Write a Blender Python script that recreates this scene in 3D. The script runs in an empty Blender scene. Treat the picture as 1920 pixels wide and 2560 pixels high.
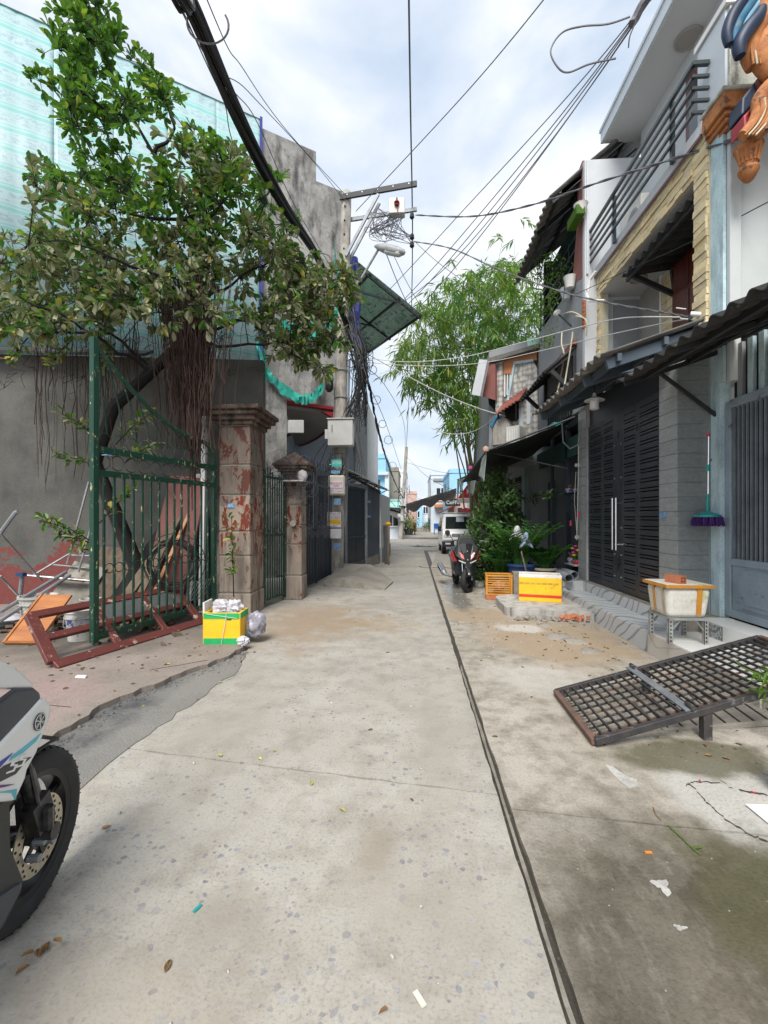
import bpy, bmesh, math, random
from mathutils import Vector as V, Matrix, Euler

# ------------------------------------------------------------------ camera
F = 1100.0            # focal length in pixels of the 1920 x 2560 photograph
CAMH = 1.5            # eye height
HZ = 1295.0           # horizon row
YAW = math.atan(75.0 / F)
CY, SY = math.cos(YAW), math.sin(YAW)
sc = bpy.context.scene
cam_d = bpy.data.cameras.new('camera')
cam = bpy.data.objects.new('camera', cam_d)
sc.collection.objects.link(cam)
cam_d.sensor_fit = 'VERTICAL'
cam_d.sensor_height = 36.0
cam_d.sensor_width = 27.0
cam_d.lens = 36.0 * F / 2560.0
cam_d.shift_y = (HZ - 1280.0) / 2560.0
cam_d.clip_start = 0.05
cam_d.clip_end = 2000.0
cam.location = (0, 0, CAMH)
cam.rotation_euler = (math.radians(90), 0, YAW)
sc.camera = cam
sc.render.resolution_x = 768
sc.render.resolution_y = 1024

# ------------------------------------------------------------------ light
SUN_EL, SUN_AZ = 51.0, 190.0      # elevation, compass azimuth measured from +Y clockwise
world = bpy.data.worlds.new('World')
sc.world = world
world.use_nodes = True
wt = world.node_tree
for n in list(wt.nodes):
    wt.nodes.remove(n)
w_out = wt.nodes.new('ShaderNodeOutputWorld')
w_bg = wt.nodes.new('ShaderNodeBackground')
w_sky = wt.nodes.new('ShaderNodeTexSky')
w_sky.sky_type = 'NISHITA'
w_sky.sun_disc = False
w_sky.sun_elevation = math.radians(SUN_EL)
w_sky.sun_rotation = math.radians(SUN_AZ)
w_sky.air_density = 1.0
w_sky.dust_density = 2.5
w_tc = wt.nodes.new('ShaderNodeTexCoord')
w_map = wt.nodes.new('ShaderNodeMapping')
w_map.inputs['Scale'].default_value = (1.0, 1.0, 1.9)
w_map.inputs['Location'].default_value = (0.35, 0.1, 0.2)
w_n1 = wt.nodes.new('ShaderNodeTexNoise')
w_n1.inputs['Scale'].default_value = 2.6
w_n1.inputs['Detail'].default_value = 7.0
w_n1.inputs['Roughness'].default_value = 0.52
w_n1.inputs['Distortion'].default_value = 0.25
w_rp = wt.nodes.new('ShaderNodeValToRGB')
w_rp.color_ramp.elements[0].position = 0.36
w_rp.color_ramp.elements[0].color = (0.10, 0.10, 0.10, 1)
w_rp.color_ramp.elements[1].position = 0.60
w_rp.color_ramp.elements[1].color = (0.97, 0.97, 0.97, 1)
w_n2 = wt.nodes.new('ShaderNodeTexNoise')
w_n2.inputs['Scale'].default_value = 4.2
w_n2.inputs['Detail'].default_value = 6.0
w_cl = wt.nodes.new('ShaderNodeValToRGB')
w_cl.color_ramp.elements[0].position = 0.36
w_cl.color_ramp.elements[0].color = (5.5, 6.0, 6.8, 1)
w_cl.color_ramp.elements[1].position = 0.64
w_cl.color_ramp.elements[1].color = (7.5, 7.55, 7.6, 1)
w_mx = wt.nodes.new('ShaderNodeMix')
w_mx.data_type = 'RGBA'
w_hs = wt.nodes.new('ShaderNodeMix')      # thin high veil over the clear sky
w_hs.data_type = 'RGBA'
w_hs.inputs[0].default_value = 0.72
w_hs.inputs[7].default_value = (4.5, 5.55, 6.9, 1)
L = wt.links.new
L(w_tc.outputs['Generated'], w_map.inputs['Vector'])
L(w_map.outputs['Vector'], w_n1.inputs['Vector'])
L(w_map.outputs['Vector'], w_n2.inputs['Vector'])
L(w_n1.outputs['Fac'], w_rp.inputs['Fac'])
L(w_n2.outputs['Fac'], w_cl.inputs['Fac'])
L(w_sky.outputs['Color'], w_hs.inputs[6])
L(w_rp.outputs['Color'], w_mx.inputs[0])
L(w_hs.outputs[2], w_mx.inputs[6])
L(w_cl.outputs['Color'], w_mx.inputs[7])
L(w_mx.outputs[2], w_bg.inputs['Color'])
w_bg.inputs['Strength'].default_value = 0.070
L(w_bg.outputs['Background'], w_out.inputs['Surface'])

sun_d = bpy.data.lights.new('sun', 'SUN')
sun_d.energy = 2.0
sun_d.angle = math.radians(28)
sun_d.color = (1.0, 0.965, 0.91)
sun = bpy.data.objects.new('sun', sun_d)
sc.collection.objects.link(sun)
_az, _el = math.radians(SUN_AZ), math.radians(SUN_EL)
_dir = V((math.sin(_az) * math.cos(_el), math.cos(_az) * math.cos(_el), math.sin(_el)))
sun.rotation_euler = _dir.to_track_quat('Z', 'Y').to_euler()
sun.location = (0, 0, 30)

sc.view_settings.view_transform = 'Standard'
sc.view_settings.look = 'None'
sc.view_settings.exposure = 1.16
sc.view_settings.gamma = 1.0
sc.view_settings.use_curve_mapping = False
sc.cycles.max_bounces = 6
sc.cycles.diffuse_bounces = 3
sc.cycles.glossy_bounces = 3
sc.cycles.transmission_bounces = 4

# ------------------------------------------------------------------ helpers
R = random.Random(11)
C = sc.collection.objects
ORG = {}

def ray(px, py):
    u = (px - 960.0) / F
    v = (HZ - py) / F
    return V((u * CY - SY, u * SY + CY, v))
EYE = V((0, 0, CAMH))
def gd(px, py, z=0.0):
    d = ray(px, py); return EYE + d * ((z - CAMH) / d.z)
def onX(px, py, X):
    d = ray(px, py); return EYE + d * (X / d.x)
def onY(px, py, Y):
    d = ray(px, py); return EYE + d * (Y / d.y)
def onP(px, py, p0, h):
    """vertical plane through p0 with horizontal direction h"""
    d = ray(px, py); n = V((h[1], -h[0], 0))
    t = n.dot(V((p0[0], p0[1], 0))) / n.dot(V((d.x, d.y, 0)))
    return EYE + d * t

class MB:
    def __init__(s):
        s.v = []; s.f = []; s.mi = []; s.cur = 0
    def add(s, vs, fs):
        b = len(s.v)
        s.v.extend([V(p) for p in vs])
        for f in fs:
            s.f.append([b + i for i in f]); s.mi.append(s.cur)
        return s
    def box(s, c, d, rot=None):
        hx, hy, hz = d[0] / 2, d[1] / 2, d[2] / 2
        vs = [V((x, y, z)) for x in (-hx, hx) for y in (-hy, hy) for z in (-hz, hz)]
        if rot is not None:
            vs = [rot @ p for p in vs]
        c = V(c)
        return s.add([c + p for p in vs], [(0,1,3,2),(4,6,7,5),(0,4,5,1),(2,3,7,6),(0,2,6,4),(1,5,7,3)])
    def span(s, a, b):
        a, b = V(a), V(b)
        return s.box((a + b) / 2, [abs(b[i] - a[i]) for i in range(3)])
    def bar(s, p, q, w, h=None, up=(0, 0, 1)):
        p, q = V(p), V(q); h = w if h is None else h
        d = (q - p); ln = d.length
        if ln < 1e-6: return s
        d.normalize(); up = V(up)
        x = d.cross(up)
        if x.length < 1e-4: x = d.cross(V((0, 1, 0)))
        x.normalize(); z = x.cross(d).normalized()
        vs = []
        for e in (p, q):
            for a, b in ((-1,-1),(1,-1),(1,1),(-1,1)):
                vs.append(e + x * (a * w / 2) + z * (b * h / 2))
        return s.add(vs, [(3,2,1,0),(4,5,6,7),(0,1,5,4),(1,2,6,5),(2,3,7,6),(3,0,4,7)])
    def tube(s, pts, r, n=6, cap=True, closed=False):
        pts = [V(p) for p in pts]; m = len(pts)
        rr = r if isinstance(r, (list, tuple)) else [r] * m
        vs = []; fs = []; px = None
        for i, p in enumerate(pts):
            if closed: d = pts[(i + 1) % m] - pts[i - 1]
            else: d = pts[min(i + 1, m - 1)] - pts[max(i - 1, 0)]
            if d.length < 1e-7: d = V((0, 0, 1))
            d.normalize()
            if px is None:
                px = d.cross(V((0, 0, 1)))
                if px.length < 1e-3: px = d.cross(V((0, 1, 0)))
            x = px - d * px.dot(d)
            if x.length < 1e-5: x = d.orthogonal()
            x.normalize(); px = x; y = d.cross(x)
            for k in range(n):
                a = 2 * math.pi * k / n
                vs.append(p + (x * math.cos(a) + y * math.sin(a)) * rr[i])
        for i in range(m if closed else m - 1):
            j = (i + 1) % m
            for k in range(n):
                k2 = (k + 1) % n
                fs.append((i * n + k, i * n + k2, j * n + k2, j * n + k))
        if cap and not closed:
            fs.append(tuple(range(n - 1, -1, -1))); fs.append(tuple((m - 1) * n + k for k in range(n)))
        return s.add(vs, fs)
    def lathe(s, prof, c, n=16, axis=None, cap=True):
        """prof: list of (radius, height)"""
        c = V(c); m = Matrix.Identity(3)
        if axis is not None: m = V(axis).normalized().to_track_quat('Z', 'Y').to_matrix()
        vs = []; fs = []
        for r, z in prof:
            for k in range(n):
                a = 2 * math.pi * k / n
                vs.append(c + m @ V((r * math.cos(a), r * math.sin(a), z)))
        for i in range(len(prof) - 1):
            for k in range(n):
                k2 = (k + 1) % n
                fs.append((i * n + k, i * n + k2, (i + 1) * n + k2, (i + 1) * n + k))
        if cap:
            if prof[0][0] > 1e-4: fs.append(tuple(range(n - 1, -1, -1)))
            if prof[-1][0] > 1e-4: fs.append(tuple((len(prof) - 1) * n + k for k in range(n)))
        return s.add(vs, fs)
    def prism(s, poly, ex):
        poly = [V(p) for p in poly]; ex = V(ex); n = len(poly)
        vs = poly + [p + ex for p in poly]
        fs = [tuple(range(n - 1, -1, -1)), tuple(range(n, 2 * n))]
        for i in range(n):
            j = (i + 1) % n
            fs.append((i, j, n + j, n + i))
        return s.add(vs, fs)
    def quad(s, *p):
        return s.add(p, [tuple(range(len(p)))])
    def build(s, name, mat, parent=None, smooth=False, bevel=0.0, kind=None, label=None, origin=None, seg=1, solid=0.0):
        me = bpy.data.meshes.new(name)
        if origin is None:
            if parent is not None: o0 = ORG[parent.name]
            elif s.v:
                o0 = V((sum(p.x for p in s.v) / len(s.v), sum(p.y for p in s.v) / len(s.v), min(p.z for p in s.v)))
            else: o0 = V((0, 0, 0))
        else: o0 = V(origin)
        me.from_pydata([tuple(p - o0) for p in s.v], [], s.f)
        mats = mat if isinstance(mat, (list, tuple)) else [mat]
        for m in mats: me.materials.append(m)
        if len(mats) > 1: me.polygons.foreach_set('material_index', s.mi)
        bm = bmesh.new(); bm.from_mesh(me)
        bmesh.ops.recalc_face_normals(bm, faces=bm.faces)
        bm.to_mesh(me); bm.free()
        if smooth:
            me.polygons.foreach_set('use_smooth', [True] * len(me.polygons))
            try: me.set_sharp_from_angle(angle=math.radians(40))
            except Exception: pass
        me.update()
        o = bpy.data.objects.new(name, me); C.link(o)
        ORG[o.name] = o0
        if parent is not None:
            o.parent = parent
            o.location = o0 - ORG[parent.name]
        else: o.location = o0
        if bevel:
            b = o.modifiers.new('bevel', 'BEVEL'); b.width = bevel; b.segments = seg; b.limit_method = 'ANGLE'; b.angle_limit = math.radians(35)
        if solid:
            b = o.modifiers.new('solid', 'SOLIDIFY'); b.thickness = solid; b.offset = 0
        if kind: o['kind'] = kind
        if label: o['label'] = label
        return o

def thing(name, label, cat, loc, group=None):
    o = bpy.data.objects.new(name, None); C.link(o)
    o.empty_display_size = 0.1
    o.location = V(loc); ORG[o.name] = V(loc)
    o['label'] = label; o['category'] = cat
    if group: o['group'] = group
    return o
def tag(o, label, cat, group=None):
    o['label'] = label; o['category'] = cat
    if group: o['group'] = group
    return o

_ub = {}
def piece(name, mat, parent, c, size, rot=None):
    """a box-shaped piece that shares one bevelled unit mesh with its alikes"""
    k = mat.name
    if k not in _ub:
        me = bpy.data.meshes.new('piece_' + k)
        bm = bmesh.new(); bmesh.ops.create_cube(bm, size=1.0)
        bm.to_mesh(me); bm.free(); me.materials.append(mat); _ub[k] = me
    o = bpy.data.objects.new(name, _ub[k]); C.link(o)
    o.parent = parent
    o.location = V(c) - ORG[parent.name]
    o.scale = size
    if rot is not None: o.rotation_euler = rot
    ORG[o.name] = V(c)
    return o
def inst(name, me, parent, loc, rot=None, scale=(1, 1, 1)):
    o = bpy.data.objects.new(name, me); C.link(o)
    o.parent = parent
    o.location = V(loc) - (ORG[parent.name] if parent is not None else V((0, 0, 0)))
    if rot is not None:
        if isinstance(rot, Matrix): o.rotation_euler = rot.to_euler()
        else: o.rotation_euler = rot
    o.scale = scale
    ORG[o.name] = V(loc)
    return o

# ------------------------------------------------------------------ materials
class NT:
    def __init__(s, name):
        s.m = bpy.data.materials.new(name); s.m.use_nodes = True
        s.t = s.m.node_tree
        s.b = s.t.nodes['Principled BSDF']
        s.out = s.t.nodes['Material Output']
        g = s.t.nodes.new('ShaderNodeNewGeometry'); s.pos = g.outputs['Position']; s.geo = g
    def new(s, t): return s.t.nodes.new(t)
    def put(s, sock, val):
        if isinstance(val, bpy.types.NodeSocket): s.t.links.new(val, sock)
        else: sock.default_value = val
    def map(s, scale=(1, 1, 1), rot=(0, 0, 0), loc=(0, 0, 0), vec=None):
        n = s.new('ShaderNodeMapping')
        s.put(n.inputs['Vector'], s.pos if vec is None else vec)
        n.inputs['Scale'].default_value = scale; n.inputs['Rotation'].default_value = rot; n.inputs['Location'].default_value = loc
        return n.outputs['Vector']
    def noise(s, scale=5, detail=6, rough=.55, vec=None, dist=0.0):
        n = s.new('ShaderNodeTexNoise'); s.put(n.inputs['Vector'], s.pos if vec is None else vec)
        n.inputs['Scale'].default_value = scale; n.inputs['Detail'].default_value = detail
        n.inputs['Roughness'].default_value = rough; n.inputs['Distortion'].default_value = dist
        return n.outputs['Fac']
    def vor(s, scale=5, vec=None, feature='F1', out='Distance', rnd=1.0):
        n = s.new('ShaderNodeTexVoronoi'); s.put(n.inputs['Vector'], s.pos if vec is None else vec)
        n.feature = feature
        n.inputs['Scale'].default_value = scale; n.inputs['Randomness'].default_value = rnd
        return n.outputs[out]
    def wave(s, scale=5, vec=None, dist=0, direction='Z', detail=2, dscale=1):
        n = s.new('ShaderNodeTexWave'); s.put(n.inputs['Vector'], s.pos if vec is None else vec)
        n.bands_direction = direction
        n.inputs['Scale'].default_value = scale; n.inputs['Distortion'].default_value = dist
        n.inputs['Detail'].default_value = detail; n.inputs['Detail Scale'].default_value = dscale
        return n.outputs['Fac']
    def ramp(s, fac, stops, mode='LINEAR'):
        n = s.new('ShaderNodeValToRGB'); s.put(n.inputs['Fac'], fac)
        n.color_ramp.interpolation = mode
        e = n.color_ramp.elements
        while len(e) < len(stops): e.new(0.5)
        for i, (p, c) in enumerate(stops):
            e[i].position = p
            if not isinstance(c, (tuple, list)): c = (c, c, c)
            e[i].color = (c[0], c[1], c[2], 1)
        return n.outputs['Color']
    def mix(s, fac, a, b, mode='MIX'):
        n = s.new('ShaderNodeMix'); n.data_type = 'RGBA'; n.blend_type = mode
        s.put(n.inputs[0], fac)
        for k, x in ((6, a), (7, b)):
            if isinstance(x, (tuple, list)): x = (x[0], x[1], x[2], 1)
            s.put(n.inputs[k], x)
        return n.outputs[2]
    def math(s, op, a, b=0.0, clamp=False):
        n = s.new('ShaderNodeMath'); n.operation = op; n.use_clamp = clamp
        s.put(n.inputs[0], a); s.put(n.inputs[1], b)
        return n.outputs[0]
    def sep(s, vec=None):
        n = s.new('ShaderNodeSeparateXYZ'); s.put(n.inputs[0], s.pos if vec is None else vec)
        return n.outputs
    def rand(s):
        return s.new('ShaderNodeObjectInfo').outputs['Random']
    def bump(s, h, strength=.3, dist=.02):
        n = s.new('ShaderNodeBump'); s.put(n.inputs['Height'], h)
        n.inputs['Strength'].default_value = strength; n.inputs['Distance'].default_value = dist
        s.t.links.new(n.outputs['Normal'], s.b.inputs['Normal'])
    def blob(s, x, y, sx, sy, soft=.35, amp=.9, nscale=1.6, seed=0.0, nz=None):
        """0..1 mask of a noise-edged patch on the ground"""
        o = s.sep()
        dx = s.math('DIVIDE', s.math('SUBTRACT', o[0], x), sx)
        dy = s.math('DIVIDE', s.math('SUBTRACT', o[1], y), sy)
        d = s.math('SQRT', s.math('ADD', s.math('MULTIPLY', dx, dx), s.math('MULTIPLY', dy, dy)))
        nz = nz or s.noise(nscale, 4, .62, s.map(loc=(seed, seed * 1.7, 0)))
        e = s.math('ADD', s.math('SUBTRACT', 1.0, d), s.math('MULTIPLY', s.math('SUBTRACT', nz, .5), amp * 2))
        return s.math('DIVIDE', e, soft, True)
    def done(s, col, rough=.7, metal=0.0, spec=.5):
        if isinstance(col, (tuple, list)): col = (col[0], col[1], col[2], 1)
        s.put(s.b.inputs['Base Color'], col); s.put(s.b.inputs['Roughness'], rough)
        s.put(s.b.inputs['Metallic'], metal); s.put(s.b.inputs['Specular IOR Level'], spec)
        return s.m

def mk(name, c, c2=None, scale=3.0, lo=.38, hi=.66, rough=.7, metal=0.0, bump=0.0, bscale=60, stretch=(1, 1, 1), rnd=0.0, spec=.5, grain=.12, c3=None, s3=9, t3=.62):
    n = NT(name)
    if c2 is None: c2 = tuple(x * .72 for x in c)
    vec = n.map(scale=stretch)
    f = n.ramp(n.noise(scale, 4, .6, vec), [(lo, 0.0), (hi, 1.0)])
    col = n.mix(f, c, c2)
    if c3 is not None:
        col = n.mix(n.ramp(n.noise(s3, 4, .65, n.map(scale=stretch, loc=(3, 5, 7))), [(t3, 0.0), (t3 + .05, 1.0)]), col, c3)
    if grain:
        g = n.noise(bscale, 2, .6)
        k = n.ramp(g, [(.25, 1 - grain), (.75, 1 + grain)])
        col = n.mix(1.0, col, k, 'MULTIPLY')
    if rnd:
        k = n.math('ADD', n.math('MULTIPLY', n.rand(), 2 * rnd), 1 - rnd)
        h = n.new('ShaderNodeHueSaturation'); n.put(h.inputs['Color'], col); n.put(h.inputs['Value'], k); col = h.outputs['Color']
    if bump: n.bump(n.noise(bscale, 3, .6), bump, .01)
    return n.done(col, rough, metal, spec)
# ------------------------------------------------------------------ material library
def m_concrete_lane():
    n = NT('lane_concrete')
    big = n.noise(.9, 4, .6); mid = n.noise(4.5, 5, .65)
    col = n.mix(n.ramp(big, [(.35, 0.0), (.68, 1.0)]), (.42, .392, .345), (.32, .294, .254))
    col = n.mix(n.ramp(mid, [(.45, 0.0), (.72, .8)]), col, (.25, .222, .185))
    # exposed dark stone chips
    warp = n.new('ShaderNodeVectorMath'); warp.operation = 'ADD'
    nv = n.new('ShaderNodeTexNoise'); n.put(nv.inputs['Vector'], n.pos); nv.inputs['Scale'].default_value = 22
    sv = n.new('ShaderNodeVectorMath'); sv.operation = 'SCALE'; n.put(sv.inputs[0], nv.outputs['Color']); sv.inputs['Scale'].default_value = .03
    n.put(warp.inputs[0], n.pos); n.put(warp.inputs[1], sv.outputs[0])
    vn = n.new('ShaderNodeTexVoronoi'); n.put(vn.inputs['Vector'], warp.outputs[0]); vn.inputs['Scale'].default_value = 31
    d = vn.outputs['Distance']; cc = n.sep(vn.outputs['Color'])
    size = n.math('MULTIPLY', n.math('SUBTRACT', cc[0], .36), .80)
    chip = n.math('MULTIPLY', n.math('SUBTRACT', size, d), 14.0, True)
    patch = n.ramp(n.noise(1.15, 5, .6, n.map(loc=(7, 2, 0))), [(.36, .12), (.56, 1.0)])
    chip = n.math('MULTIPLY', chip, patch)
    col = n.mix(n.math('MULTIPLY', chip, .9), col, n.mix(cc[1], (.16, .16, .18), (.33, .33, .34)))
    v2 = n.new('ShaderNodeTexVoronoi'); n.put(v2.inputs['Vector'], warp.outputs[0]); v2.inputs['Scale'].default_value = 62
    c2 = n.sep(v2.outputs['Color'])
    sm = n.math('MULTIPLY', n.math('MULTIPLY', n.math('SUBTRACT', n.math('MULTIPLY', n.math('SUBTRACT', c2[0], .55), .9), v2.outputs['Distance']), 9.0, True), n.ramp(n.noise(1.7, 4, .6, n.map(loc=(2, 7, 0))), [(.38, .1), (.6, .8)]))
    col = n.mix(sm, col, (.21, .205, .20))
    ck = n.new('ShaderNodeTexVoronoi'); ck.feature = 'DISTANCE_TO_EDGE'; wv = n.new('ShaderNodeVectorMath'); wv.operation = 'ADD'
    nv2 = n.new('ShaderNodeTexNoise'); n.put(nv2.inputs['Vector'], n.pos); nv2.inputs['Scale'].default_value = 3.0; nv2.inputs['Detail'].default_value = 5
    sv2 = n.new('ShaderNodeVectorMath'); sv2.operation = 'SCALE'; n.put(sv2.inputs[0], nv2.outputs['Color']); sv2.inputs['Scale'].default_value = .5
    n.put(wv.inputs[0], n.pos); n.put(wv.inputs[1], sv2.outputs[0]); n.put(ck.inputs['Vector'], wv.outputs[0]); ck.inputs['Scale'].default_value = .55
    hair = n.math('MULTIPLY', n.ramp(ck.outputs['Distance'], [(.0015, 1.0), (.004, 0.0)]), n.ramp(n.noise(.8, 2, .5, n.map(loc=(9, 4, 0))), [(.52, 0.0), (.62, .35)]))
    col = n.mix(hair, col, (.12, .105, .09))
    # pitted grain
    pits = n.ramp(n.noise(75, 3, .6), [(.33, .66), (.50, 1.0)])
    col = n.mix(.6, col, pits, 'MULTIPLY')
    # brown washed-in stains with shapes of their own
    nzb = n.noise(2.8, 5, .66)
    for (x, y, sx, sy, k, c, sd) in ((-1.5, 6.3, 1.0, 1.7, .8, (.30, .225, .155), 1), (-.5, 6.2, .7, .6, .5, (.30, .22, .13), 2),
                                     (-.15, 2.0, .14, .30, .7, (.27, .23, .18), 3), (.05, 1.7, .5, .25, .45, (.33, .30, .25), 4),
                                     (-1.0, 1.3, .6, .25, .4, (.33, .29, .235), 5), (-1.2, 2.1, .3, .2, .35, (.42, .39, .34), 6),
                                     (.1, 9.3, 1.3, 1.6, .45, (.33, .315, .29), 8), (-.3, 1.05, .8, .22, .5, (.29, .25, .20), 9), (-1.3, 3.2, .35, .8, .45, (.30, .27, .23), 10), (-.2, 3.6, .7, .4, .4, (.33, .30, .26), 11), (-.7, 1.6, .3, .2, .6, (.27, .24, .20), 12), (.15, 2.9, .2, .9, .5, (.30, .27, .225), 13)):
        col = n.mix(n.math('MULTIPLY', n.blob(x, y, sx, sy, .6, 1.1, 3.2, sd, nzb), k), col, c)
    o = n.sep()
    edge = n.math('MULTIPLY', n.math('SUBTRACT', o[0], .30), 5.0, True)
    col = n.mix(n.math('MULTIPLY', edge, n.ramp(n.noise(5, 6, .6), [(.35, 0.0), (.7, .75)])), col, (.24, .225, .19))
    n.bump(n.math('ADD', n.noise(70, 4, .65), n.math('MULTIPLY', chip, -.3)), .35, .006)
    return n.done(col, n.ramp(mid, [(.3, .8), (.7, .93)]), 0, .3)

def m_right_apron():
    n = NT('right_apron_concrete')
    big = n.noise(1.1, 4, .62); mid = n.noise(5.5, 6, .68)
    col = n.mix(n.ramp(big, [(.35, 0.0), (.66, 1.0)]), (.43, .39, .335), (.33, .295, .24))
    col = n.mix(n.ramp(mid, [(.44, 0.0), (.66, .8)]), col, (.175, .155, .12))
    # sandy orange dirt lies over the middle
    dirt = n.blob(1.75, 5.55, 1.05, 1.25, .45, .55, 1.9, 3)
    dirt2 = n.math('MAXIMUM', dirt, n.blob(1.0, 6.9, .7, .7, .5, .6, 2.2, 12))
    sand = n.mix(n.noise(9, 6, .6), (.37, .275, .18), (.32, .245, .17))
    col = n.mix(n.math('MULTIPLY', dirt2, .88), col, sand)
    col = n.mix(n.math('MULTIPLY', n.blob(1.45, 6.1, .35, .25, .3, .7, 4, 5), .7), col, (.56, .54, .50))
    col = n.mix(n.math('MULTIPLY', n.blob(1.15, 4.2, .6, .5, .5, .6, 2, 21), .55), col, (.50, .47, .42))
    # damp dark slab with algae close by
    damp = n.math('MAXIMUM', n.math('MULTIPLY', n.blob(.9, 1.55, .66, 1.0, .5, .5, 1.7, 6), .86), n.blob(1.32, 1.55, .52, .78, .4, .55, 1.8, 9))
    wetc = n.mix(n.ramp(n.noise(2.4, 5, .62), [(.38, 0.0), (.62, 1.0)]), (.095, .080, .054), (.042, .034, .018))
    wetc = n.mix(n.ramp(n.noise(8, 6, .65, n.map(scale=(2.4, .8, 1))), [(.52, 0.0), (.72, .7)]), wetc, (.19, .172, .135))
    col = n.mix(n.math('MULTIPLY', damp, .93), col, wetc)
    pale = n.blob(1.75, 2.45, .42, .5, .3, .5, 2.4, 14)
    col = n.mix(n.math('MULTIPLY', pale, .9), col, n.mix(n.noise(7, 5, .65), (.50, .48, .44), (.37, .355, .32)))
    moss = n.math('MAXIMUM', n.blob(1.75, 2.9, .55, .26, .35, .65, 3.4, 31), n.blob(1.5, 1.75, .4, .6, .4, .8, 3, 33))
    col = n.mix(n.math('MULTIPLY', moss, .8), col, n.mix(n.noise(12, 5, .6), (.055, .06, .028), (.12, .10, .05)))
    pits = n.ramp(n.noise(65, 3, .6), [(.34, .7), (.52, 1.0)])
    col = n.mix(.7, col, pits, 'MULTIPLY')
    col = n.mix(n.ramp(n.vor(17, n.map(loc=(1, 2, 0))), [(.045, .55), (.06, 0.0)]), col, (.62, .60, .56))
    wet = n.math('MULTIPLY', n.math('MAXIMUM', damp, n.blob(.85, 8.5, .32, 2.1, .3, .5, 2, 41)), n.ramp(n.noise(3.2, 5, .6), [(.42, .25), (.62, 1.0)]))
    puddle = n.math('MULTIPLY', n.blob(.82, 8.9, .24, 2.0, .25, .7, 2.6, 44), .75)
    col = n.mix(puddle, col, (.17, .16, .145))
    rg = n.mix(wet, (.9, .9, .9), (.46, .46, .46))
    rg = n.mix(puddle, rg, (.07, .07, .07))
    n.bump(n.math('MULTIPLY', n.noise(60, 5, .68), n.math('SUBTRACT', 1.0, puddle)), .5, .01)
    return n.done(col, rg, 0, .4)

def m_left_apron():
    n = NT('left_apron_concrete')
    col = n.mix(n.ramp(n.noise(1.3, 5, .6), [(.36, 0.0), (.64, 1.0)]), (.29, .242, .21), (.235, .20, .168))
    pink = n.blob(-3.2, 3.2, .7, .9, .5, .5, 2, 4)
    col = n.mix(n.math('MULTIPLY', pink, .7), col, n.mix(n.noise(28, 4, .6), (.36, .25, .23), (.29, .205, .19)))
    col = n.mix(n.ramp(n.noise(6, 5, .7), [(.52, 0.0), (.75, .8)]), col, (.19, .165, .14))
    col = n.mix(n.math('MULTIPLY', n.blob(-4.2, 5.6, 2.3, 1.5, .6, .6, 2, 8), .85), col, (.10, .088, .075))  # tree shade over the yard floor, painted into the colour
    col = n.mix(.7, col, n.ramp(n.noise(70, 3, .6), [(.35, .7), (.52, 1.0)]), 'MULTIPLY')
    n.bump(n.noise(60, 5, .65), .45, .008)
    return n.done(col, .88, 0, .3)

def m_asphalt():
    n = NT('asphalt_patch')
    col = n.mix(n.noise(38, 5, .7), (.03, .031, .033), (.13, .13, .128))
    col = n.mix(n.ramp(n.noise(2.2, 5, .65), [(.40, 0.0), (.58, .85)]), col, n.mix(n.noise(45, 3, .7), (.13, .128, .12), (.25, .24, .225)))
    smear = n.math('MULTIPLY', n.math('ADD', n.math('ADD', n.sep()[0], 2.22), n.math('MULTIPLY', n.math('SUBTRACT', n.noise(4, 4, .65), .5), .5)), 5.0, True)
    col = n.mix(n.math('MULTIPLY', smear, .75), col, (.26, .245, .22))
    n.bump(n.noise(70, 4, .7), .9, .015)
    return n.done(col, .9)

def m_weather(name, base, dark, warm, sx=1.0):
    """old rendered wall with rain streaks and blotches"""
    n = NT(name)
    st = n.noise(2.2 * sx, 5, .66, n.map(scale=(1.5, 1.5, .5)))
    bl = n.noise(1.1 * sx, 5, .68)
    col = n.mix(n.ramp(bl, [(.36, 0.0), (.62, 1.0)]), base, warm)
    col = n.mix(n.ramp(st, [(.46, 0.0), (.66, .9)]), col, dark)
    col = n.mix(n.ramp(n.noise(9 * sx, 5, .7), [(.55, 0.0), (.7, .55)]), col, dark)
    col = n.mix(1.0, col, n.ramp(n.noise(55, 3, .6), [(.3, .86), (.7, 1.1)]), 'MULTIPLY')
    n.bump(n.noise(35, 6, .65), .3, .01)
    return n.done(col, .9, 0, .25)

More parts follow.
